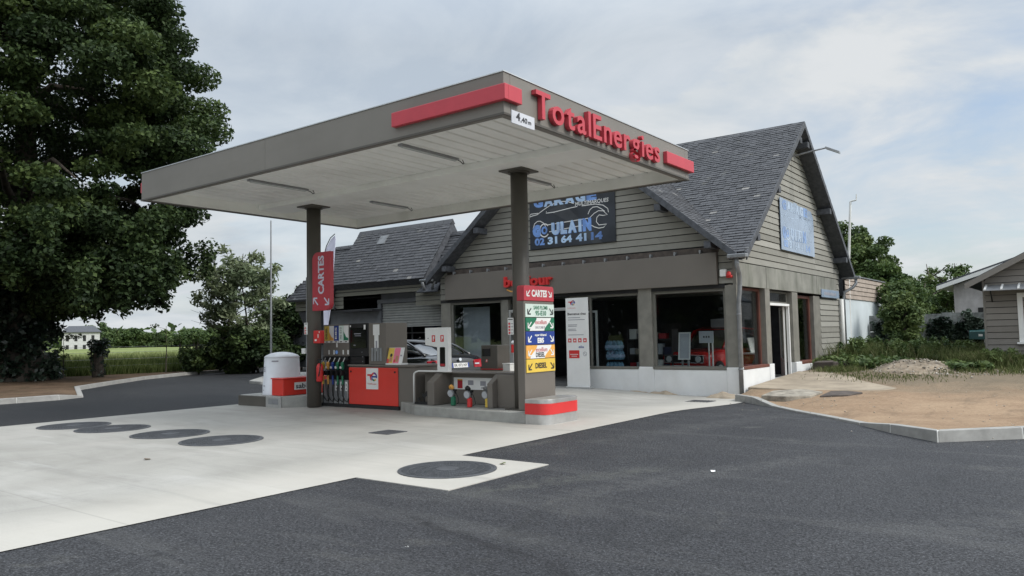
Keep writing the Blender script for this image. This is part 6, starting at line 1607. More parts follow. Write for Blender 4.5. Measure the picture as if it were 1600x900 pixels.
m = MB().mt('siding_shed'); m.prism([(-2.84, SY - .33, 2.58), (1.4, SY - .33, 4.83), (1.4, SY - .33, 5.0), (-2.84, SY - .33, 2.75)], (0, .03, 0)); m.build('bargeboard', sh_)
m = MB().mt('taupe'); m.box(SX0 - .02, 5, SY - .012, SY + .05, .2, .42); m.build('base_board', sh_)
m = MB().mt('grey_metal'); m.hexa([(-2.37, SY - .55, 2.5), (.9, SY - .55, 2.5), (.9, SY - .02, 2.66), (-2.37, SY - .02, 2.66), (-2.37, SY - .55, 2.52), (.9, SY - .55, 2.52), (.9, SY - .02, 2.68), (-2.37, SY - .02, 2.68)])
for i in range(8): x_ = -2.35 + i * .4; m.mt('white_dirty').hexa([(x_, SY - .56, 2.52), (x_ + .05, SY - .56, 2.52), (x_ + .05, SY - .02, 2.68), (x_, SY - .02, 2.68), (x_, SY - .56, 2.55), (x_ + .05, SY - .56, 2.55), (x_ + .05, SY - .02, 2.71), (x_, SY - .02, 2.71)])
m.build('awning', sh_)
m = MB().mt('black'); m.tube([(-2.2, SY - .04, 2.2), (-2.2, SY - .2, 2.35), (-2.2, SY - .45, 2.5)], .018, 6); m.build('awning_bracket', sh_)
window((-1.6, SY - .05, 1.03), *FY, 1.5, 1.4, 'white', sh_, fw=.13, mull=(.75,))
m = MB().mt('white'); m.box(-1.65, .0, SY - .12, SY - .03, .98, 1.03); m.build('window_sill', sh_)

hs = thing('neighbour_house', 'plain house with a weathered pale gable and white eaves behind the fence', 'building', (-3, 40, 0))
m = MB().mt('old_render'); m.prism([(-4.62, 38, -.2), (4.5, 38, -.2), (4.5, 38, 3.3), (0, 38, 4.84), (-4.62, 38, 3.3)], (0, 8, 0)); m.build('wall', hs)
m = MB().mt('slate_trim'); m.prism([(-5.2, 37.6, 3.25), (0, 37.6, 5.02), (0, 46.4, 5.02), (-5.2, 46.4, 3.25)], (0, 0, .1)); m.build('roof', hs)
m = MB().mt('white'); m.prism([(-5.22, 37.58, 3.1), (0, 37.58, 4.87), (0, 37.58, 5.04), (-5.22, 37.58, 3.27)], (0, .03, 0)); m.prism([(-5.2, 37.62, 3.18), (-4.64, 37.62, 3.3), (-4.64, 46, 3.3), (-5.2, 46, 3.18)], (0, 0, .02)); m.build('eaves', hs)
m = MB().mt('black_matt'); m.box(-3.75, -3.2, 37.97, 38.02, 1.9, 2.3); m.build('vent_opening', hs)
fe = thing('board_fence', 'old grey board fence overgrown with ivy between the annex and the timber shed', 'fence', (-4.7, 33, .3))
rr = random.Random(4); x_ = -7.0
while x_ < -2.4:
    w_ = .26 + .1 * rr.random(); m = MB().mt('old_wood'); z1 = 2.0 + .06 * rr.random(); m.box(x_, x_ + w_, 33 + .02 * rr.random(), 33.04, .2, 1.35 + .03 * rr.random()); m.box(x_, x_ + w_ + .004, 32.96, 32.985, 1.38, z1); m.build('board', fe); x_ += w_ + .012
m = MB().mt('old_wood'); m.box(-7, -2.4, 33.05, 33.1, .6, .72); m.box(-7, -2.4, 33.05, 33.1, 1.5, 1.6); m.build('rail', fe)
t = thing('mailbox', 'dark teal mailbox hanging on the board fence beside the timber shed', 'mailbox', (-3.25, 32.8, 1.0))
m = MB().mt('teal'); m.prism([(-3.55, 32.6, 1.02), (-3.55, 32.94, 1.02), (-3.55, 32.94, 1.42), (-3.55, 32.6, 1.32)], (.55, 0, 0)); m.build('box', t, bevel=.02)
m = MB().mt('white'); m.frame((-3.3, 32.6, 1.14), *FY); m.poly([(.05, 0), (.18, 0), (.18, .08), (.05, .08)], .004); m.frame(); m.build('label', t)

mat('mound_soil', (0.22, 0.175, 0.125), 0.95, var=0.3, vscale=3, bump=.8, bscale=18, stain=((.36, .32, .26), .7, (9, 9, 9)))
# rubble, soil mounds and slabs on the dirt lot
def mound(name, x, y, rx, ry, h, m_, lab, cat, seed):
    V = []; F = []; n_ = 28; kk = 9
    for j in range(kk + 1):
        r_ = j / kk
        for i in range(n_):
            a = 2 * math.pi * i / n_; px_ = x + rx * r_ * math.cos(a) * (1 + .15 * math.sin(3 * a + seed)); py_ = y + ry * r_ * math.sin(a)
            z_ = dirt_h(px_, py_) - .05 + h * (1 - r_ * r_) ** 1.3 + .09 * mnoise.noise(Vector((px_ * 2.2, py_ * 2.2, seed))) * (1 - r_) * 1.2 + .03 * mnoise.noise(Vector((px_ * 8, py_ * 8, seed)))
            V.append((px_, py_, z_))
    for j in range(kk):
        for i in range(n_): F.append((j * n_ + i, j * n_ + (i + 1) % n_, (j + 1) * n_ + (i + 1) % n_, (j + 1) * n_ + i))
    return npmesh(name, np.array(V), np.array(F), [m_], label=lab, cat=cat)
mound('soil_mound', -3.95, 24.2, 1.5, 1.6, .32, 'mound_soil', 'low mound of grey brown soil and rubble before the weeds by the fence', 'mound', 1)
mound('soil_mound', -6.0, 25.6, 1.6, 1.6, .3, 'mound_soil', 'flat spread of earth against the corner of the shop below the weeds', 'mound', 5)
def stones(name, spots, n_, lab, cat, seed, size=(.015, .06)):
    r_ = np.random.default_rng(seed); V = []; F = []; T = []
    for q in range(n_):
        cx_, cy_, rx_, ry_ = spots[q % len(spots)]
        x_ = cx_ + rx_ * r_.normal(0, .5); y_ = cy_ + ry_ * r_.normal(0, .5); s = r_.uniform(*size)
        z_ = dirt_h(x_, y_) + s * .2
        if (x_ + 3.95) ** 2 / 1.5 + (y_ - 24.2) ** 2 / 2.2 < 1: z_ += .28 * (1 - ((x_ + 3.95) ** 2 / 1.5 + (y_ - 24.2) ** 2 / 2.2)) ** 1.3
        b_ = len(V)
        P = np.array([(1, 0, 0), (-1, 0, 0), (0, 1, 0), (0, -1, 0), (0, 0, .7), (0, 0, -.7)]) * s * r_.uniform(.5, 1.2, (6, 3))
        a = r_.uniform(0, 6.28); c_, s_n = math.cos(a), math.sin(a)
        for p in P: V.append((x_ + p[0] * c_ - p[1] * s_n, y_ + p[0] * s_n + p[1] * c_, z_ + p[2]))
        for f_ in ((0, 2, 4), (2, 1, 4), (1, 3, 4), (3, 0, 4), (2, 0, 5), (1, 2, 5), (3, 1, 5), (0, 3, 5)): F.append(tuple(b_ + i for i in f_)); T.append(r_.uniform(0, 1))
    return npmesh(name, np.array(V), np.array(F), ['stones'], np.array(T), label=lab, cat=cat, kind='stuff')
stones('stones', [(-4, 23.6, 1.6, 1.4), (-3.95, 23.9, 1.0, 1.0), (-5.6, 24.4, 1.5, 1.0), (-2, 24.0, 2.0, .8), (-.6, 24.2, 1.0, .6), (-3.8, 23.0, 2.2, .6)], 300, 'loose pale stones and rubble strewn over the dirt before the weeds', 'stones', 3)
stones('pebbles', [(-3, 17, 3, 4), (-1, 14.5, 2.5, 3), (-4.5, 16.5, 1.5, 2), (0, 18, 3, 3)], 350, 'small pebbles scattered over the sandy dirt lot', 'pebbles', 8, (.006, .02))
def slab(name, pts, z, h, m_, lab):
    m = MB().mt(m_); n_ = len(pts)
    top = [(p[0], p[1], z + h + (dirt_h(p[0], p[1]) - .1) * (p[1] > 16 and p[0] > -7)) for p in pts]
    m.add([(p[0], p[1], -.3) for p in pts] + top, [tuple(range(n_))[::-1], tuple(range(n_, 2 * n_))] + [(i, (i + 1) % n_, n_ + (i + 1) % n_, n_ + i) for i in range(n_)]); return m.build(name, label=lab, cat='slab', bevel=.02)
mat('slab_tan', (0.33, 0.275, 0.205), 0.9, var=0.12, vscale=2.5, bump=.3, bscale=20, stain=((.24, .2, .15), .5, (2, 2, 2)))
slab('concrete_slab', [(-6.85, 18.75), (-5.3, 18.5), (-3.9, 19.0), (-3.6, 19.6), (-4.6, 20.6), (-5.0, 21.6), (-5.9, 22.6), (-6.85, 22.9)], 0, .11, 'slab_tan', 'worn tan concrete slab before the side door of the shop')
slab('broken_slab', [(-5.9, 16.95), (-5.35, 16.9), (-4.9, 17.2), (-4.8, 17.8), (-5.3, 18.1), (-5.9, 17.8)], 0, .15, 'rubble', 'broken grey concrete lump in the dirt by the start of the kerb')
slab('broken_slab', [(-4.75, 17.3), (-4.2, 17.45), (-4.0, 17.9), (-4.4, 18.2), (-4.7, 18.0)], 0, .14, 'wood_red', 'small reddish brick fragment next to the broken concrete lump')
def lump(x, y, rx, ry, h, lab, seed):
    V = []; F = []; n_ = 24; kk = 6
    for q in range(kk + 1):
        r_ = q / kk
        for i in range(n_):
            a = 2 * math.pi * i / n_; w_ = 1 + .25 * math.sin(2 * a + seed) + .12 * math.sin(5 * a + seed)
            px_ = x + rx * r_ * w_ * math.cos(a); py_ = min(18.505, y + ry * r_ * w_ * math.sin(a))
            V.append((px_, py_, gz(px_, py_) - .02 * r_ + h * (1 - r_ ** 2.5) * (.8 + .5 * mnoise.noise(Vector((px_ * 5, py_ * 5, seed))))))
    for q in range(kk):
        for i in range(n_): F.append((q * n_ + i, q * n_ + (i + 1) % n_, (q + 1) * n_ + (i + 1) % n_, (q + 1) * n_ + i))
    npmesh('mortar_lump', np.array(V), np.array(F), ['slab_tan'], label=lab, cat='mortar')
lump(-9.0, 18.42, .38, .14, .1, 'small spill of dried mortar at the foot of the white plinth under the window', 1)
lump(-9.7, 18.46, .5, .08, .035, 'thin smear of dried mortar along the plinth left of the small mortar spill', 4)
lump(-7.25, 18.2, .42, .3, .16, 'tan lump of dried mortar at the shop corner beside the downpipe', 2)
slab('broken_slab', [(-6.7, 23.9), (-6.1, 23.8), (-5.7, 24.2), (-6.2, 24.6), (-6.7, 24.5)], .1, .22, 'wood_red', 'reddish broken slab at the foot of the plinth right of the side door')
# ------------------------------------------------------------------ vegetation
def leaf_mesh(clumps, size, seed, flat=.35, elong=1.6):
    """clumps: (cx, cy, cz, rx, ry, rz, n, tone); returns quads and tones"""
    r_ = np.random.default_rng(seed); Vs = []; Ts = []
    for (cx_, cy_, cz_, rx, ry, rz, n_, tn) in clumps:
        n_ = int(n_)
        d_ = r_.normal(size=(n_, 3)); d_ /= np.linalg.norm(d_, axis=1)[:, None]
        rad = r_.uniform(0, 1, n_) ** .45
        c = np.array((cx_, cy_, cz_)) + d_ * rad[:, None] * np.array((rx, ry, rz))
        nrm = r_.normal(size=(n_, 3)) * np.array((1, 1, 1)) + np.array((0, 0, 1.0 * (1 - flat) + .3)) + d_ * .5
        nrm /= np.linalg.norm(nrm, axis=1)[:, None]
        t1 = np.cross(nrm, r_.normal(size=(n_, 3))); t1 /= np.linalg.norm(t1, axis=1)[:, None]; t2 = np.cross(nrm, t1)
        s = size * r_.uniform(.6, 1.3, n_)[:, None]
        a = t1 * s * elong * .5; b_ = t2 * s * .5
        quad = np.stack([c - a, c + b_ + nrm * s * .12, c + a, c - b_ + nrm * s * .12], axis=1)
        Vs.append(quad.reshape(-1, 3)); Ts.append(np.clip(tn + r_.normal(0, .16, n_), 0, 1))
    V = np.concatenate(Vs); T = np.concatenate(Ts); F = np.arange(len(V)).reshape(-1, 4)
    return V, F, T
def limb(m, pts, r0, r1, n=8):
    k = len(pts); m.tube(pts, [r0 + (r1 - r0) * i / (k - 1) for i in range(k)], n)
def crown_clumps(c, rad, n_, clump, per, seed, shell=.5, droop=0.0, tone=(.3, .7), flatz=.6, cut=None):
    r_ = np.random.default_rng(seed); out_ = []
    while len(out_) < n_:
        d_ = r_.normal(size=3); d_ /= np.linalg.norm(d_); q = r_.uniform(shell, 1.0) ** .6
        p = np.array(c) + d_ * q * np.array(rad)
        if cut and not cut(p): continue
        s = clump * r_.uniform(.6, 1.35)
        out_.append((p[0], p[1], p[2] - droop * abs(d_[0] + d_[1]), s, s, s * flatz, per * (s / clump) ** 2, r_.uniform(*tone)))
    return out_
# the big tree at the left
BT = (-33.6, 12.4, 0.1)
t = thing('broadleaf_tree', 'huge dark broadleaf tree with drooping foliage and an ivy covered trunk at the left edge', 'tree', BT)
m = MB().mt('bark')
limb(m, [(BT[0], BT[1], -.2), (BT[0], BT[1], .6), (BT[0] + .1, BT[1], 2.5), (BT[0] + .1, BT[1] + .2, 6), (BT[0], BT[1], 11), (BT[0] + .3, BT[1], 17)], 1.0, .15, 16)
m.tube([(BT[0], BT[1], -.1), (BT[0], BT[1], .5), (BT[0], BT[1], 1.2)], [1.35, 1.05, .9], 16)
rr = random.Random(3)
for k in range(26):
    a = rr.uniform(0, 6.28); z0 = rr.uniform(2.6, 13); L = rr.uniform(4, 6.4) * (1 - .35 * (z0 > 9)); zz = z0 + rr.uniform(.5, 2.5)
    pts = [(BT[0], BT[1], z0), (BT[0] + L * .35 * math.cos(a), BT[1] + L * .35 * math.sin(a), z0 + .9), (BT[0] + L * .7 * math.cos(a + .1), BT[1] + L * .7 * math.sin(a + .1), zz), (BT[0] + L * math.cos(a + .15), BT[1] + L * math.sin(a + .15), zz - .9)]
    limb(m, pts, .2, .03, 7)
m.build('trunk', t, smooth=True)
def bt_cut(p):
    rq = math.hypot(p[0] - BT[0], p[1] - BT[1]); return p[2] > 2.6 + .25 * rq or (p[2] > 2.2 and rq > 5.5 and p[1] < BT[1] - 2)
cl_ = crown_clumps((BT[0], BT[1], 10.6), (7.0, 7.0, 10.0), 420, .95, 760, 11, .5, .5, (.2, .85), .5, bt_cut)
cl_ += crown_clumps((BT[0], BT[1], 11), (5.5, 5.5, 7.5), 90, 1.3, 320, 12, .1, .3, (.1, .5), .6, bt_cut)
# hanging skirts of foliage, low on the forecourt side
r_ = np.random.default_rng(5)
for k in range(80):
    a = r_.uniform(-2.8, 1.2); q = r_.uniform(3.5, 7.4); z = r_.uniform(3.5, 5.8) - (.8 if a < -1.2 else 0)
    for j in range(3):
        cl_.append((BT[0] + q * math.cos(a), BT[1] + q * math.sin(a), z - j * .45, .55 - .1 * j, .55 - .1 * j, .5, 150, r_.uniform(.15, .6)))
cl_ += [(-29.6, 12.4, 3.1, 1.0, .8, .55, 300, .4), (-28.5, 12.5, 2.95, .9, .7, .45, 240, .45), (-30.6, 12.3, 3.2, 1.0, .8, .6, 300, .35)]
for (x_, y_, z_, s_) in ((-27.4, 13.6, 5.6, .8), (-26.9, 13.9, 4.9, .7), (-26.8, 13.9, 4.2, .55), (-27.3, 13.7, 4.4, .7), (-27.9, 13.4, 3.9, .7), (-28.3, 13.2, 3.3, .6), (-27.0, 14.2, 5.9, .7), (-28.6, 12.9, 4.4, .8), (-26.4, 14.0, 3.7, .4), (-29.0, 12.6, 3.0, .6)):
    cl_.append((x_, y_, z_, s_, s_, s_ * .65, 330 * s_, .45)); cl_.append((x_ + .2, y_ + .1, z_ - .45, s_ * .45, s_ * .45, s_ * .5, 110 * s_, .5))
V, F, T = leaf_mesh(cl_, .12, 1)
npmesh('crown', V, F, ['leaf_dark'], T, parent=t)
iv = []
for k in range(120):
    a = r_.uniform(0, 6.28); z = r_.uniform(.1, 4.5); q = 1.1 - .05 * z + r_.uniform(0, .25)
    iv.append((BT[0] + q * math.cos(a), BT[1] + q * math.sin(a), z, .35, .35, .4, 60, r_.uniform(.1, .6)))
V, F, T = leaf_mesh(iv, .14, 2); npmesh('ivy', V, F, ['leaf_ivy'], T, parent=t)
def tree(name, lab, base, h, crown, n_, clump, per, leafm, size, seed, trunk_r=.12, stems=1, cat='tree', group=None, shell=.3, tone=(.2, .8), flatz=.7, extra=None, elong=1.6):
    t = thing(name, lab, cat, base, 0, group); m = MB().mt('bark'); rr = random.Random(seed)
    for s in range(stems):
        ox, oy = (rr.uniform(-.4, .4), rr.uniform(-.4, .4)) if stems > 1 else (0, 0)
        tx, ty = rr.uniform(-1, 1) * crown[3] * .6 * (stems > 1), rr.uniform(-1, 1) * crown[4] * .6 * (stems > 1)
        limb(m, [(base[0] + ox, base[1] + oy, base[2] - .1), (base[0] + ox + tx * .3, base[1] + oy + ty * .3, base[2] + h * .35), (base[0] + tx * .8, base[1] + ty * .8, base[2] + h * .7), (base[0] + tx, base[1] + ty, base[2] + h * .95)], trunk_r, trunk_r * .15)
        for k in range(5):
            z0 = h * rr.uniform(.3, .8); a = rr.uniform(0, 6.28); L = crown[3] * rr.uniform(.5, .95)
            limb(m, [(base[0] + ox + tx * .5, base[1] + oy + ty * .5, base[2] + z0), (base[0] + tx * .5 + L * .5 * math.cos(a), base[1] + ty * .5 + L * .5 * math.sin(a), base[2] + z0 + .4), (base[0] + tx * .5 + L * math.cos(a), base[1] + ty * .5 + L * math.sin(a), base[2] + z0 + .7)], trunk_r * .4, trunk_r * .08, 6)
    m.build('trunk', t, smooth=True)
    cl_ = crown_clumps((base[0] + crown[0], base[1] + crown[1], base[2] + crown[2]), crown[3:6], n_, clump, per, seed, shell, 0, tone, flatz)
    if extra: cl_ += extra
    V, F, T = leaf_mesh(cl_, size, seed, elong=elong); npmesh('crown', V, F, [leafm], T, parent=t)
    return t
# airy multi-stemmed tree left of the tank, with pale upper leaves
tree('bushy_tree', 'airy pale green multi-stemmed tree between the big dark tree and the white tank', (-32.0, 21.0, 0.1), 5.9, (0, 0, 3.7, 2.0, 2.0, 2.3), 110, .4, 60, 'leaf_pale', .1, 31, .06, 6, shell=.2, tone=(.1, .9), elong=3.0)
tree('shrub', 'dense dark shrub mass at the foot of the airy pale tree', (-31.9, 21.5, 0.1), 2.2, (0, 0, 1.1, 2.0, 1.6, 1.1), 100, .45, 190, 'leaf_dark', .12, 32, .06, 5, 'shrub', tone=(.2, .8))
tree('shrub', 'dark rounded shrub left of the airy pale tree by the field', (-33.2, 19.6, 0.1), 1.3, (0, 0, .6, .6, .6, .65), 36, .3, 110, 'leaf_dark', .1, 33, .04, 3, 'shrub', tone=(.3, 1))
tree('hedge_tree', 'bright green hedge tree between the pole and the garage wing', (-34.5, 27.8, 0.1), 4.4, (0, 0, 2.3, 2.2, 2.2, 2.2), 110, .55, 260, 'leaf_hedge', .11, 34, .1, 3, 'tree', tone=(.2, .9))
tree('hedge_tree', 'dull green hedge tree half hidden behind the garage wing', (-31.6, 29.8, 0.1), 4.0, (0, 0, 2.0, 2.3, 2.2, 2.1), 110, .55, 260, 'leaf_mid', .11, 35, .1, 3, 'tree', tone=(.2, .9))
tree('shrub', 'dark tall shrub behind the white tank and the grey pole', (-31.8, 23.8, 0.1), 3.0, (0, 0, 1.7, 1.3, 1.2, 1.7), 70, .5, 220, 'leaf_dark', .11, 36, .06, 4, 'shrub', tone=(.1, .5))
# dark fence panels behind the tank
t = thing('panel_fence', 'dark grey metal fence panels behind the white tank', 'fence', (-30, 25, .1))
for i, x_ in enumerate((-33.0, -31.75, -30.5, -29.25)):
    m = MB().mt('wing_wall'); m.box(x_ + .04, x_ + 1.15, 24.0, 24.03, .15, 2.0 + .04 * (i % 2)); m.build('panel', t); m = MB().mt('grey_metal'); m.box(x_ - .04, x_ + .03, 23.97, 24.05, 0, 2.15); m.build('post', t)
# ivy post and little saplings on the verge
t = thing('ivy_post', 'old gate post topped with a round clump of ivy on the verge beside the field', 'post', (-33.2, 15.2, .15))
m = MB().mt('bark'); m.tube([(-33.2, 15.2, 0), (-33.2, 15.2, .8), (-33.2, 15.2, 1.5)], [.24, .2, .19], 12); m.build('post', t)
iv = [(-33.2 + .2 * math.cos(a), 15.2 + .2 * math.sin(a), 1.35 + .2 * math.sin(a * 3), .25, .25, .25, 90, .3) for a in np.linspace(0, 6, 9)] + [(-33.2 + .2 * math.cos(a * 2), 15.2 + .2 * math.sin(a * 2), .2 + .15 * a, .14, .14, .2, 30, .4) for a in np.linspace(0, 6, 8)]
V, F, T = leaf_mesh(iv, .09, 4); npmesh('ivy', V, F, ['leaf_ivy'], T, parent=t)
def sapling(b_, h, lab, seed):
    t = thing('sapling', lab, 'sapling', b_); rr = random.Random(seed); m = MB().mt('bark'); limb(m, [(b_[0], b_[1], b_[2]), (b_[0] + .05, b_[1], b_[2] + h * .5), (b_[0], b_[1], b_[2] + h)], .03, .008, 6); cl_ = []
    for k in range(7):
        z = b_[2] + h * rr.uniform(.35, 1); a = rr.uniform(0, 6.28); L = rr.uniform(.2, .6); limb(m, [(b_[0], b_[1], z), (b_[0] + L * math.cos(a), b_[1] + L * math.sin(a), z + .15)], .01, .004, 5); cl_.append((b_[0] + L * math.cos(a), b_[1] + L * math.sin(a), z + .15, .2, .2, .12, 60, rr.uniform(.2, .8)))
    m.build('stem', t); V, F, T = leaf_mesh(cl_, .055, seed); npmesh('foliage', V, F, ['leaf_mid'], T, parent=t)
sapling((-33.3, 18.2, .15), 2.1, 'thin young sapling on the verge right of the ivy post', 61)
sapling((-33.6, 14.0, .15), 1.6, 'thin bare sapling on the verge between the big trunk and the ivy post', 62)
# wire fence along the field
t = thing('wire_fence', 'low wire fence with slim posts along the edge of the green field', 'fence', (-36, 16, .15))
m = MB().mt('grey_metal')
FP = [(-36.5, 2), (-36.3, 7), (-36.0, 12), (-35.6, 16), (-35.3, 20), (-35.2, 24)]
for z_ in (.4, .7, 1.0, 1.25): m.tube([(p[0], p[1], z_ + .1) for p in FP], .006, 5)
m.build('wire', t)
for p in FP: m = MB().mt('bark'); m.cyl((p[0], p[1], 0), (p[0], p[1], 1.45), .04, n=8); m.build('post', t)

# grass and weeds
def blades(name, spots, n_, hgt, m_, zf, seed, wd=.02, lean=.35, lab=None, cat='grass'):
    r_ = np.random.default_rng(seed); i = r_.integers(0, len(spots), n_); S_ = np.array(spots)[i]
    x_ = S_[:, 0] + S_[:, 2] * np.clip(r_.normal(0, .55, n_), -1.3, 1.3); y_ = S_[:, 1] + S_[:, 3] * np.clip(r_.normal(0, .55, n_), -1.3, 1.3); z_ = np.array([zf(a, b_) for a, b_ in zip(x_, y_)])
    h = hgt * r_.uniform(.45, 1.25, n_) * S_[:, 4]; a = r_.uniform(0, 6.28, n_); b2 = r_.uniform(0, 6.28, n_); L = h * lean * r_.uniform(.3, 1.3, n_)
    wx, wy = np.cos(a) * wd * .5, np.sin(a) * wd * .5
    P0 = np.stack([x_ - wx, y_ - wy, z_], 1); P1 = np.stack([x_ + wx, y_ + wy, z_], 1)
    P2 = np.stack([x_ + wx * .7 + L * .35 * np.cos(b2), y_ + wy * .7 + L * .35 * np.sin(b2), z_ + h * .6], 1); P3 = np.stack([x_ - wx * .7 + L * .35 * np.cos(b2), y_ - wy * .7 + L * .35 * np.sin(b2), z_ + h * .6], 1)
    P4 = np.stack([x_ + L * np.cos(b2), y_ + L * np.sin(b2), z_ + h], 1)
    V = np.stack([P0, P1, P2, P3, P3, P2, P4, P4], 1).reshape(-1, 3)
    V = np.stack([P0, P1, P2, P3, P4], 1).reshape(-1, 3); k = np.arange(n_) * 5
    F = np.concatenate([np.stack([k, k + 1, k + 2], 1), np.stack([k, k + 2, k + 3], 1), np.stack([k + 3, k + 2, k + 4], 1)])
    T = np.clip(r_.normal(.5, .22, n_), 0, 1); T = np.concatenate([T, T, T])
    return npmesh(name, V, F, [m_], T, label=lab, cat=cat, kind='stuff')
blades('tall_weeds', [(-5.6, 26.6, 1.2, 1.0, 1.2), (-4.6, 27.6, 1.2, 1.2, 1), (-3.6, 28, 1.0, 1.4, .9), (-6.4, 27.8, .5, 1.6, 1.1), (-2.9, 26.6, .5, .8, .9), (-2.1, 25.3, .9, .5, .75), (-2.6, 25.0, .5, .4, .8), (-5.2, 29.5, 1.6, 1.6, 1.1), (-3.6, 30.5, 1.4, 1.6, 1.0)], 14000, .55, 'blade_dry', dirt_h, 71, .018, .55, 'tall wild grass and weeds before the board fence', 'weeds')
blades('grass_tufts', [(-6.6, 26, .25, 1.6, .6), (-5.2, 25, 1.4, .8, .4), (-3.0, 24.6, 1.0, .6, .4), (-1.0, 24.8, 1.2, .4, .4), (-2.0, 23.6, 2.0, .7, .25), (-4.4, 21.8, 1.5, 1.2, .16), (0, 24, 2, 1.5, .3), (-5.8, 23.4, .5, .6, .3)], 7000, .5, 'blade_dry', dirt_h, 72, .018, .6, 'thin scattered grass tufts on the dirt lot', 'grass')
blades('field_edge_grass', [(-37.2, y_, 1.0, 1.6, 1) for y_ in range(2, 26, 2)] + [(-35.2, y_, .35, 1.5, .55) for y_ in range(12, 24, 2)], 26000, .75, 'blade', lambda a, b_: .1, 73, .03, .45, 'long green grass along the field edge behind the wire fence', 'grass')
blades('field_grass', [(-42 - 4 * (k % 5), 2 + 5 * (k // 5), 3, 3.5, 1) for k in range(45)], 40000, .7, 'blade_field', lambda a, b_: .11, 74, .05, .4, 'pale green standing crop over the open field', 'grass')
r_ = np.random.default_rng(180); wc = []
for k in range(150):
    cx_, cy_, sx_, sy_, s0 = [(-5.6, 26.8, .9, .8, 1.1), (-4.5, 27.8, 1.1, 1.0, 1.0), (-6.3, 27.6, .4, 1.2, 1.1), (-3.4, 28.2, .8, 1.0, .9), (-2.2, 25.3, .6, .35, .7), (-5.0, 29.5, 1.2, 1.2, 1.1)][k % 6]
    x_, y_ = cx_ + sx_ * r_.normal(0, .6), cy_ + sy_ * r_.normal(0, .6); h = s0 * r_.uniform(.3, .75)
    for j in range(4): wc.append((x_ + .1 * r_.normal(), y_ + .1 * r_.normal(), dirt_h(x_, y_) + h * (j + .6) / 4, .2 * (1 - .12 * j), .2 * (1 - .12 * j), h / 5, 45, r_.uniform(.25, .95)))
V, F, T = leaf_mesh(wc, .05, 181, elong=3.2); npmesh('feathery_weeds', V, F, ['leaf_hedge'], T, label='feathery bright green weeds standing before the board fence', cat='weeds', kind='stuff')
# leafy weeds on the mounds and ivy on the fence
def leafy(name, clumps, size, m_, seed, lab, cat):
    V, F, T = leaf_mesh(clumps, size, seed, flat=.1); return npmesh(name, V, F, [m_], T, label=lab, cat=cat, kind='stuff' if cat == 'weeds' else None)
r_ = np.random.default_rng(81)
leafy('leafy_weeds', [(x_, y_, dirt_h(x_, y_) + .18 * s, .4 * s, .35 * s, .18 * s, 90, r_.uniform(.3, .9)) for (x_, y_, s) in [(-5.5 + .9 * r_.normal(), 25.0 + .4 * r_.normal(), r_.uniform(.6, 1.1)) for k in range(26)] + [(-3.0 + .35 * r_.normal(), 24.1 + .3 * r_.normal(), r_.uniform(.5, .8)) for k in range(9)] + [(-6.65, 25.2 + .4 * k, .8) for k in range(7)]], .11, 'leaf_mid', 82, 'low broad-leaved weeds over the rubble mounds', 'weeds')
def plant(name, lab, cat, loc, clumps, size, m_, seed):
    t = thing(name, lab, cat, loc); V, F, T = leaf_mesh(clumps, size, seed, flat=.2); npmesh('foliage', V, F, [m_], T, parent=t)
    m = MB().mt('bark'); [limb(m, [(loc[0], loc[1], loc[2] - .1), ((loc[0] + c_[0]) / 2 + .1, (loc[1] + c_[1]) / 2, (loc[2] + c_[2]) / 2), (c_[0], c_[1], c_[2])], .025, .006, 5) for c_ in clumps[::6]]; m.build('stem', t)
plant('ivy', 'dark glossy ivy climbing over the board fence beside the mailbox', 'ivy', (-3.9, 32.85, .4), [(-4.0 + .85 * r_.uniform(-1, 1), 32.88, .4 + 1.3 * r_.uniform(0, 1), .22, .07, .25, 70, r_.uniform(.1, .7)) for k in range(60)] + [(-3.5 + .3 * r_.uniform(-1, 1), 32.85, 1.7 + .4 * r_.uniform(-1, 1), .2, .08, .2, 60, r_.uniform(.4, 1)) for k in range(12)], .1, 'leaf_ivy', 83)
plant('ivy', 'dark ivy hanging on the fence end against the white annex wall', 'ivy', (-6.4, 32.7, .4), [(-6.45 + .3 * r_.normal(), 32.75, .5 + 1.5 * r_.uniform(0, 1), .25, .12, .25, 70, r_.uniform(.1, .7)) for k in range(28)], .1, 'leaf_ivy', 84)
tree('elder_shrub', 'broad leafy elder shrub in front of the board fence', (-5.5, 31.2, .35), 2.3, (0, 0, 1.4, .62, .7, 1.15), 70, .28, 90, 'leaf_mid', .085, 85, .05, 5, 'shrub', tone=(.25, 1))
tree('elder_shrub', 'pale leafy shrub rising behind the board fence', (-6.0, 34.6, .35), 3.0, (0, 0, 1.9, .95, .8, 1.15), 70, .34, 110, 'leaf_hedge', .09, 86, .05, 4, 'shrub', tone=(.25, .9))
tree('garden_tree', 'loose pale tree with ragged top beyond the fence', (-5.9, 45, .5), 4.5, (0, 0, 3.1, 1.3, 1.2, 1.3), 40, .36, 70, 'leaf_hedge', .12, 87, .1, 3, 'tree', shell=.4, tone=(.3, 1))
tree('garden_tree', 'dense green tree beside the eaves of the neighbour house', (-6.9, 41, .5), 3.3, (0, 0, 1.8, 1.5, 1.4, 1.4), 80, .4, 150, 'leaf_hedge', .11, 88, .1, 2, 'tree')
tree('woodland_tree', 'tall dark green tree rising behind the mast and the annex', (-14.0, 60, .5), 8.4, (0, 0, 5.0, 3.2, 3, 3.7), 150, .7, 260, 'leaf_mid', .16, 89, .25, 1, 'tree', 'trees behind the annex')
tree('woodland_tree', 'rounded mid green tree behind the annex, right of the tall dark tree', (-11.4, 58, .5), 5.0, (0, 0, 3.0, 2.4, 2.2, 2.3), 110, .6, 240, 'leaf_hedge', .16, 90, .2, 1, 'tree', 'trees behind the annex')
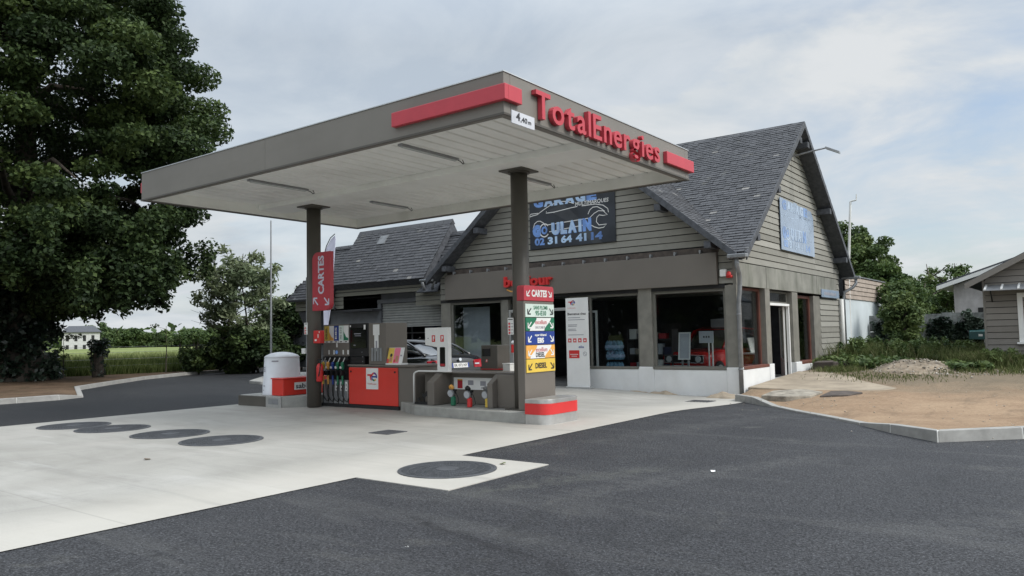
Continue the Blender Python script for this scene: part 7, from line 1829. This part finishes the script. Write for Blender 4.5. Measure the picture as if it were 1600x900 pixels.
tree('woodland_tree', 'low bright green tree at the right end of the trees behind the annex', (-9.0, 57, .5), 3.9, (0, 0, 2.2, 1.9, 1.9, 1.7), 100, .55, 220, 'leaf_hedge', .15, 91, .2, 1, 'tree', 'trees behind the annex')
# far side of the field
t = thing('manor_house', 'big white house with dark windows at the far side of the field', 'building', (-150, 67, .1))
hx, hy = -150.6, 69.2
dv = Vector((-.92, .40, 0)); rv = Vector((.40, .92, 0))
m = MB().mt('house_white').frame((hx, hy, 0), rv, (0, 0, 1)); m.box(-6.2, 0, -.3, 3.7, -7, 0); m.frame(); m.build('wall', t)
m = MB().mt('slate_trim').frame((hx, hy, 0), rv, (0, 0, 1)); m.prism([(-6.4, 3.7, .3), (.3, 3.7, .3), (-1, 4.9, -3.5), (-5.2, 4.9, -3.5)], (0, .15, 0)); m.prism([(-6.4, 3.7, -7.3), (.3, 3.7, -7.3), (-1, 4.9, -3.5), (-5.2, 4.9, -3.5)], (0, .15, 0)); m.frame(); m.build('roof', t)
for i in range(4):
    for v in (.3, 2.1): m = MB().mt('black').frame((hx, hy, 0), rv, (0, 0, 1)); m.box(-5.6 + i * 1.4, -5.1 + i * 1.4, v, v + 1.1, 0, .03); m.frame(); m.build('window', t)
def far_tree(x_, y_, r_h, h, m_, lab, seed):
    tree('field_tree', lab, (x_, y_, 0), h, (0, 0, h * .52, r_h, r_h, h * .5), 80, r_h * .26, 200, m_, .26 * r_h / 3, seed, .2, 1, 'tree', 'trees along the far edge of the field')
rr = random.Random(12); labs = ['leftmost tree of the far hedge beyond the field, next to the white house', 'second tree of the far hedge beyond the field', 'low bright bush in the far hedge right of the white house', 'middle bush of the far hedge beyond the field', 'rounded tree of the far hedge behind the ivy post', 'broad bush of the far hedge left of the airy tree', 'taller blue green tree standing above the far hedge', 'bush at the right end of the visible far hedge', 'bush of the far hedge seen through the airy tree', 'last bush of the far hedge before the pole']
ang0 = math.atan2(66, -152)
for k in range(10):
    az = math.radians(155.2 - k * 1.75); d_ = 170 + rr.uniform(-8, 12); h = [5.2, 4.6, 3.6, 3.8, 4.3, 4.0, 7.0, 4.2, 4.8, 5][k]
    far_tree(d_ * math.cos(az), d_ * math.sin(az), 3.4, h, ['leaf_mid', 'leaf_hedge', 'leaf_hedge', 'leaf_hedge', 'leaf_mid', 'leaf_hedge', 'leaf_mid', 'leaf_hedge', 'leaf_mid', 'leaf_mid'][k], labs[k], 200 + k)
far_tree(-172, 60, 5, 9, 'leaf_mid', 'tall tree behind the white house at the far side of the field', 230)
blades_dummy = None
# distant wood that closes the horizon
cl_ = []
r_ = np.random.default_rng(300)
for k in range(420):
    az = math.radians(r_.uniform(60, 205)); d_ = r_.uniform(230, 270); s = r_.uniform(3, 5)
    cl_.append((d_ * math.cos(az), d_ * math.sin(az), r_.uniform(.5, 4.2), s, s, s * .7, 40, r_.uniform(.2, .7)))
V, F, T = leaf_mesh(cl_, 1.5, 301); npmesh('distant_wood', V, F, ['leaf_mid'], T, label='low dark line of woods on the horizon beyond the field', cat='woods', kind='stuff')
# roadside trees behind the camera, they show as dark reflections in the shop glass
for k, (x_, y_) in enumerate(((-30, -24), (-42, -20), (-54, -16))):
    tree('roadside_tree', 'tall roadside tree reflected in the shop windows', (x_, y_, 0), 12, (0, 0, 6.2, 5.5, 5.5, 5.8), 90, 1.9, 75, 'leaf_dark', .7, 400 + k, .3, 1, 'tree', 'roadside trees opposite the shop')
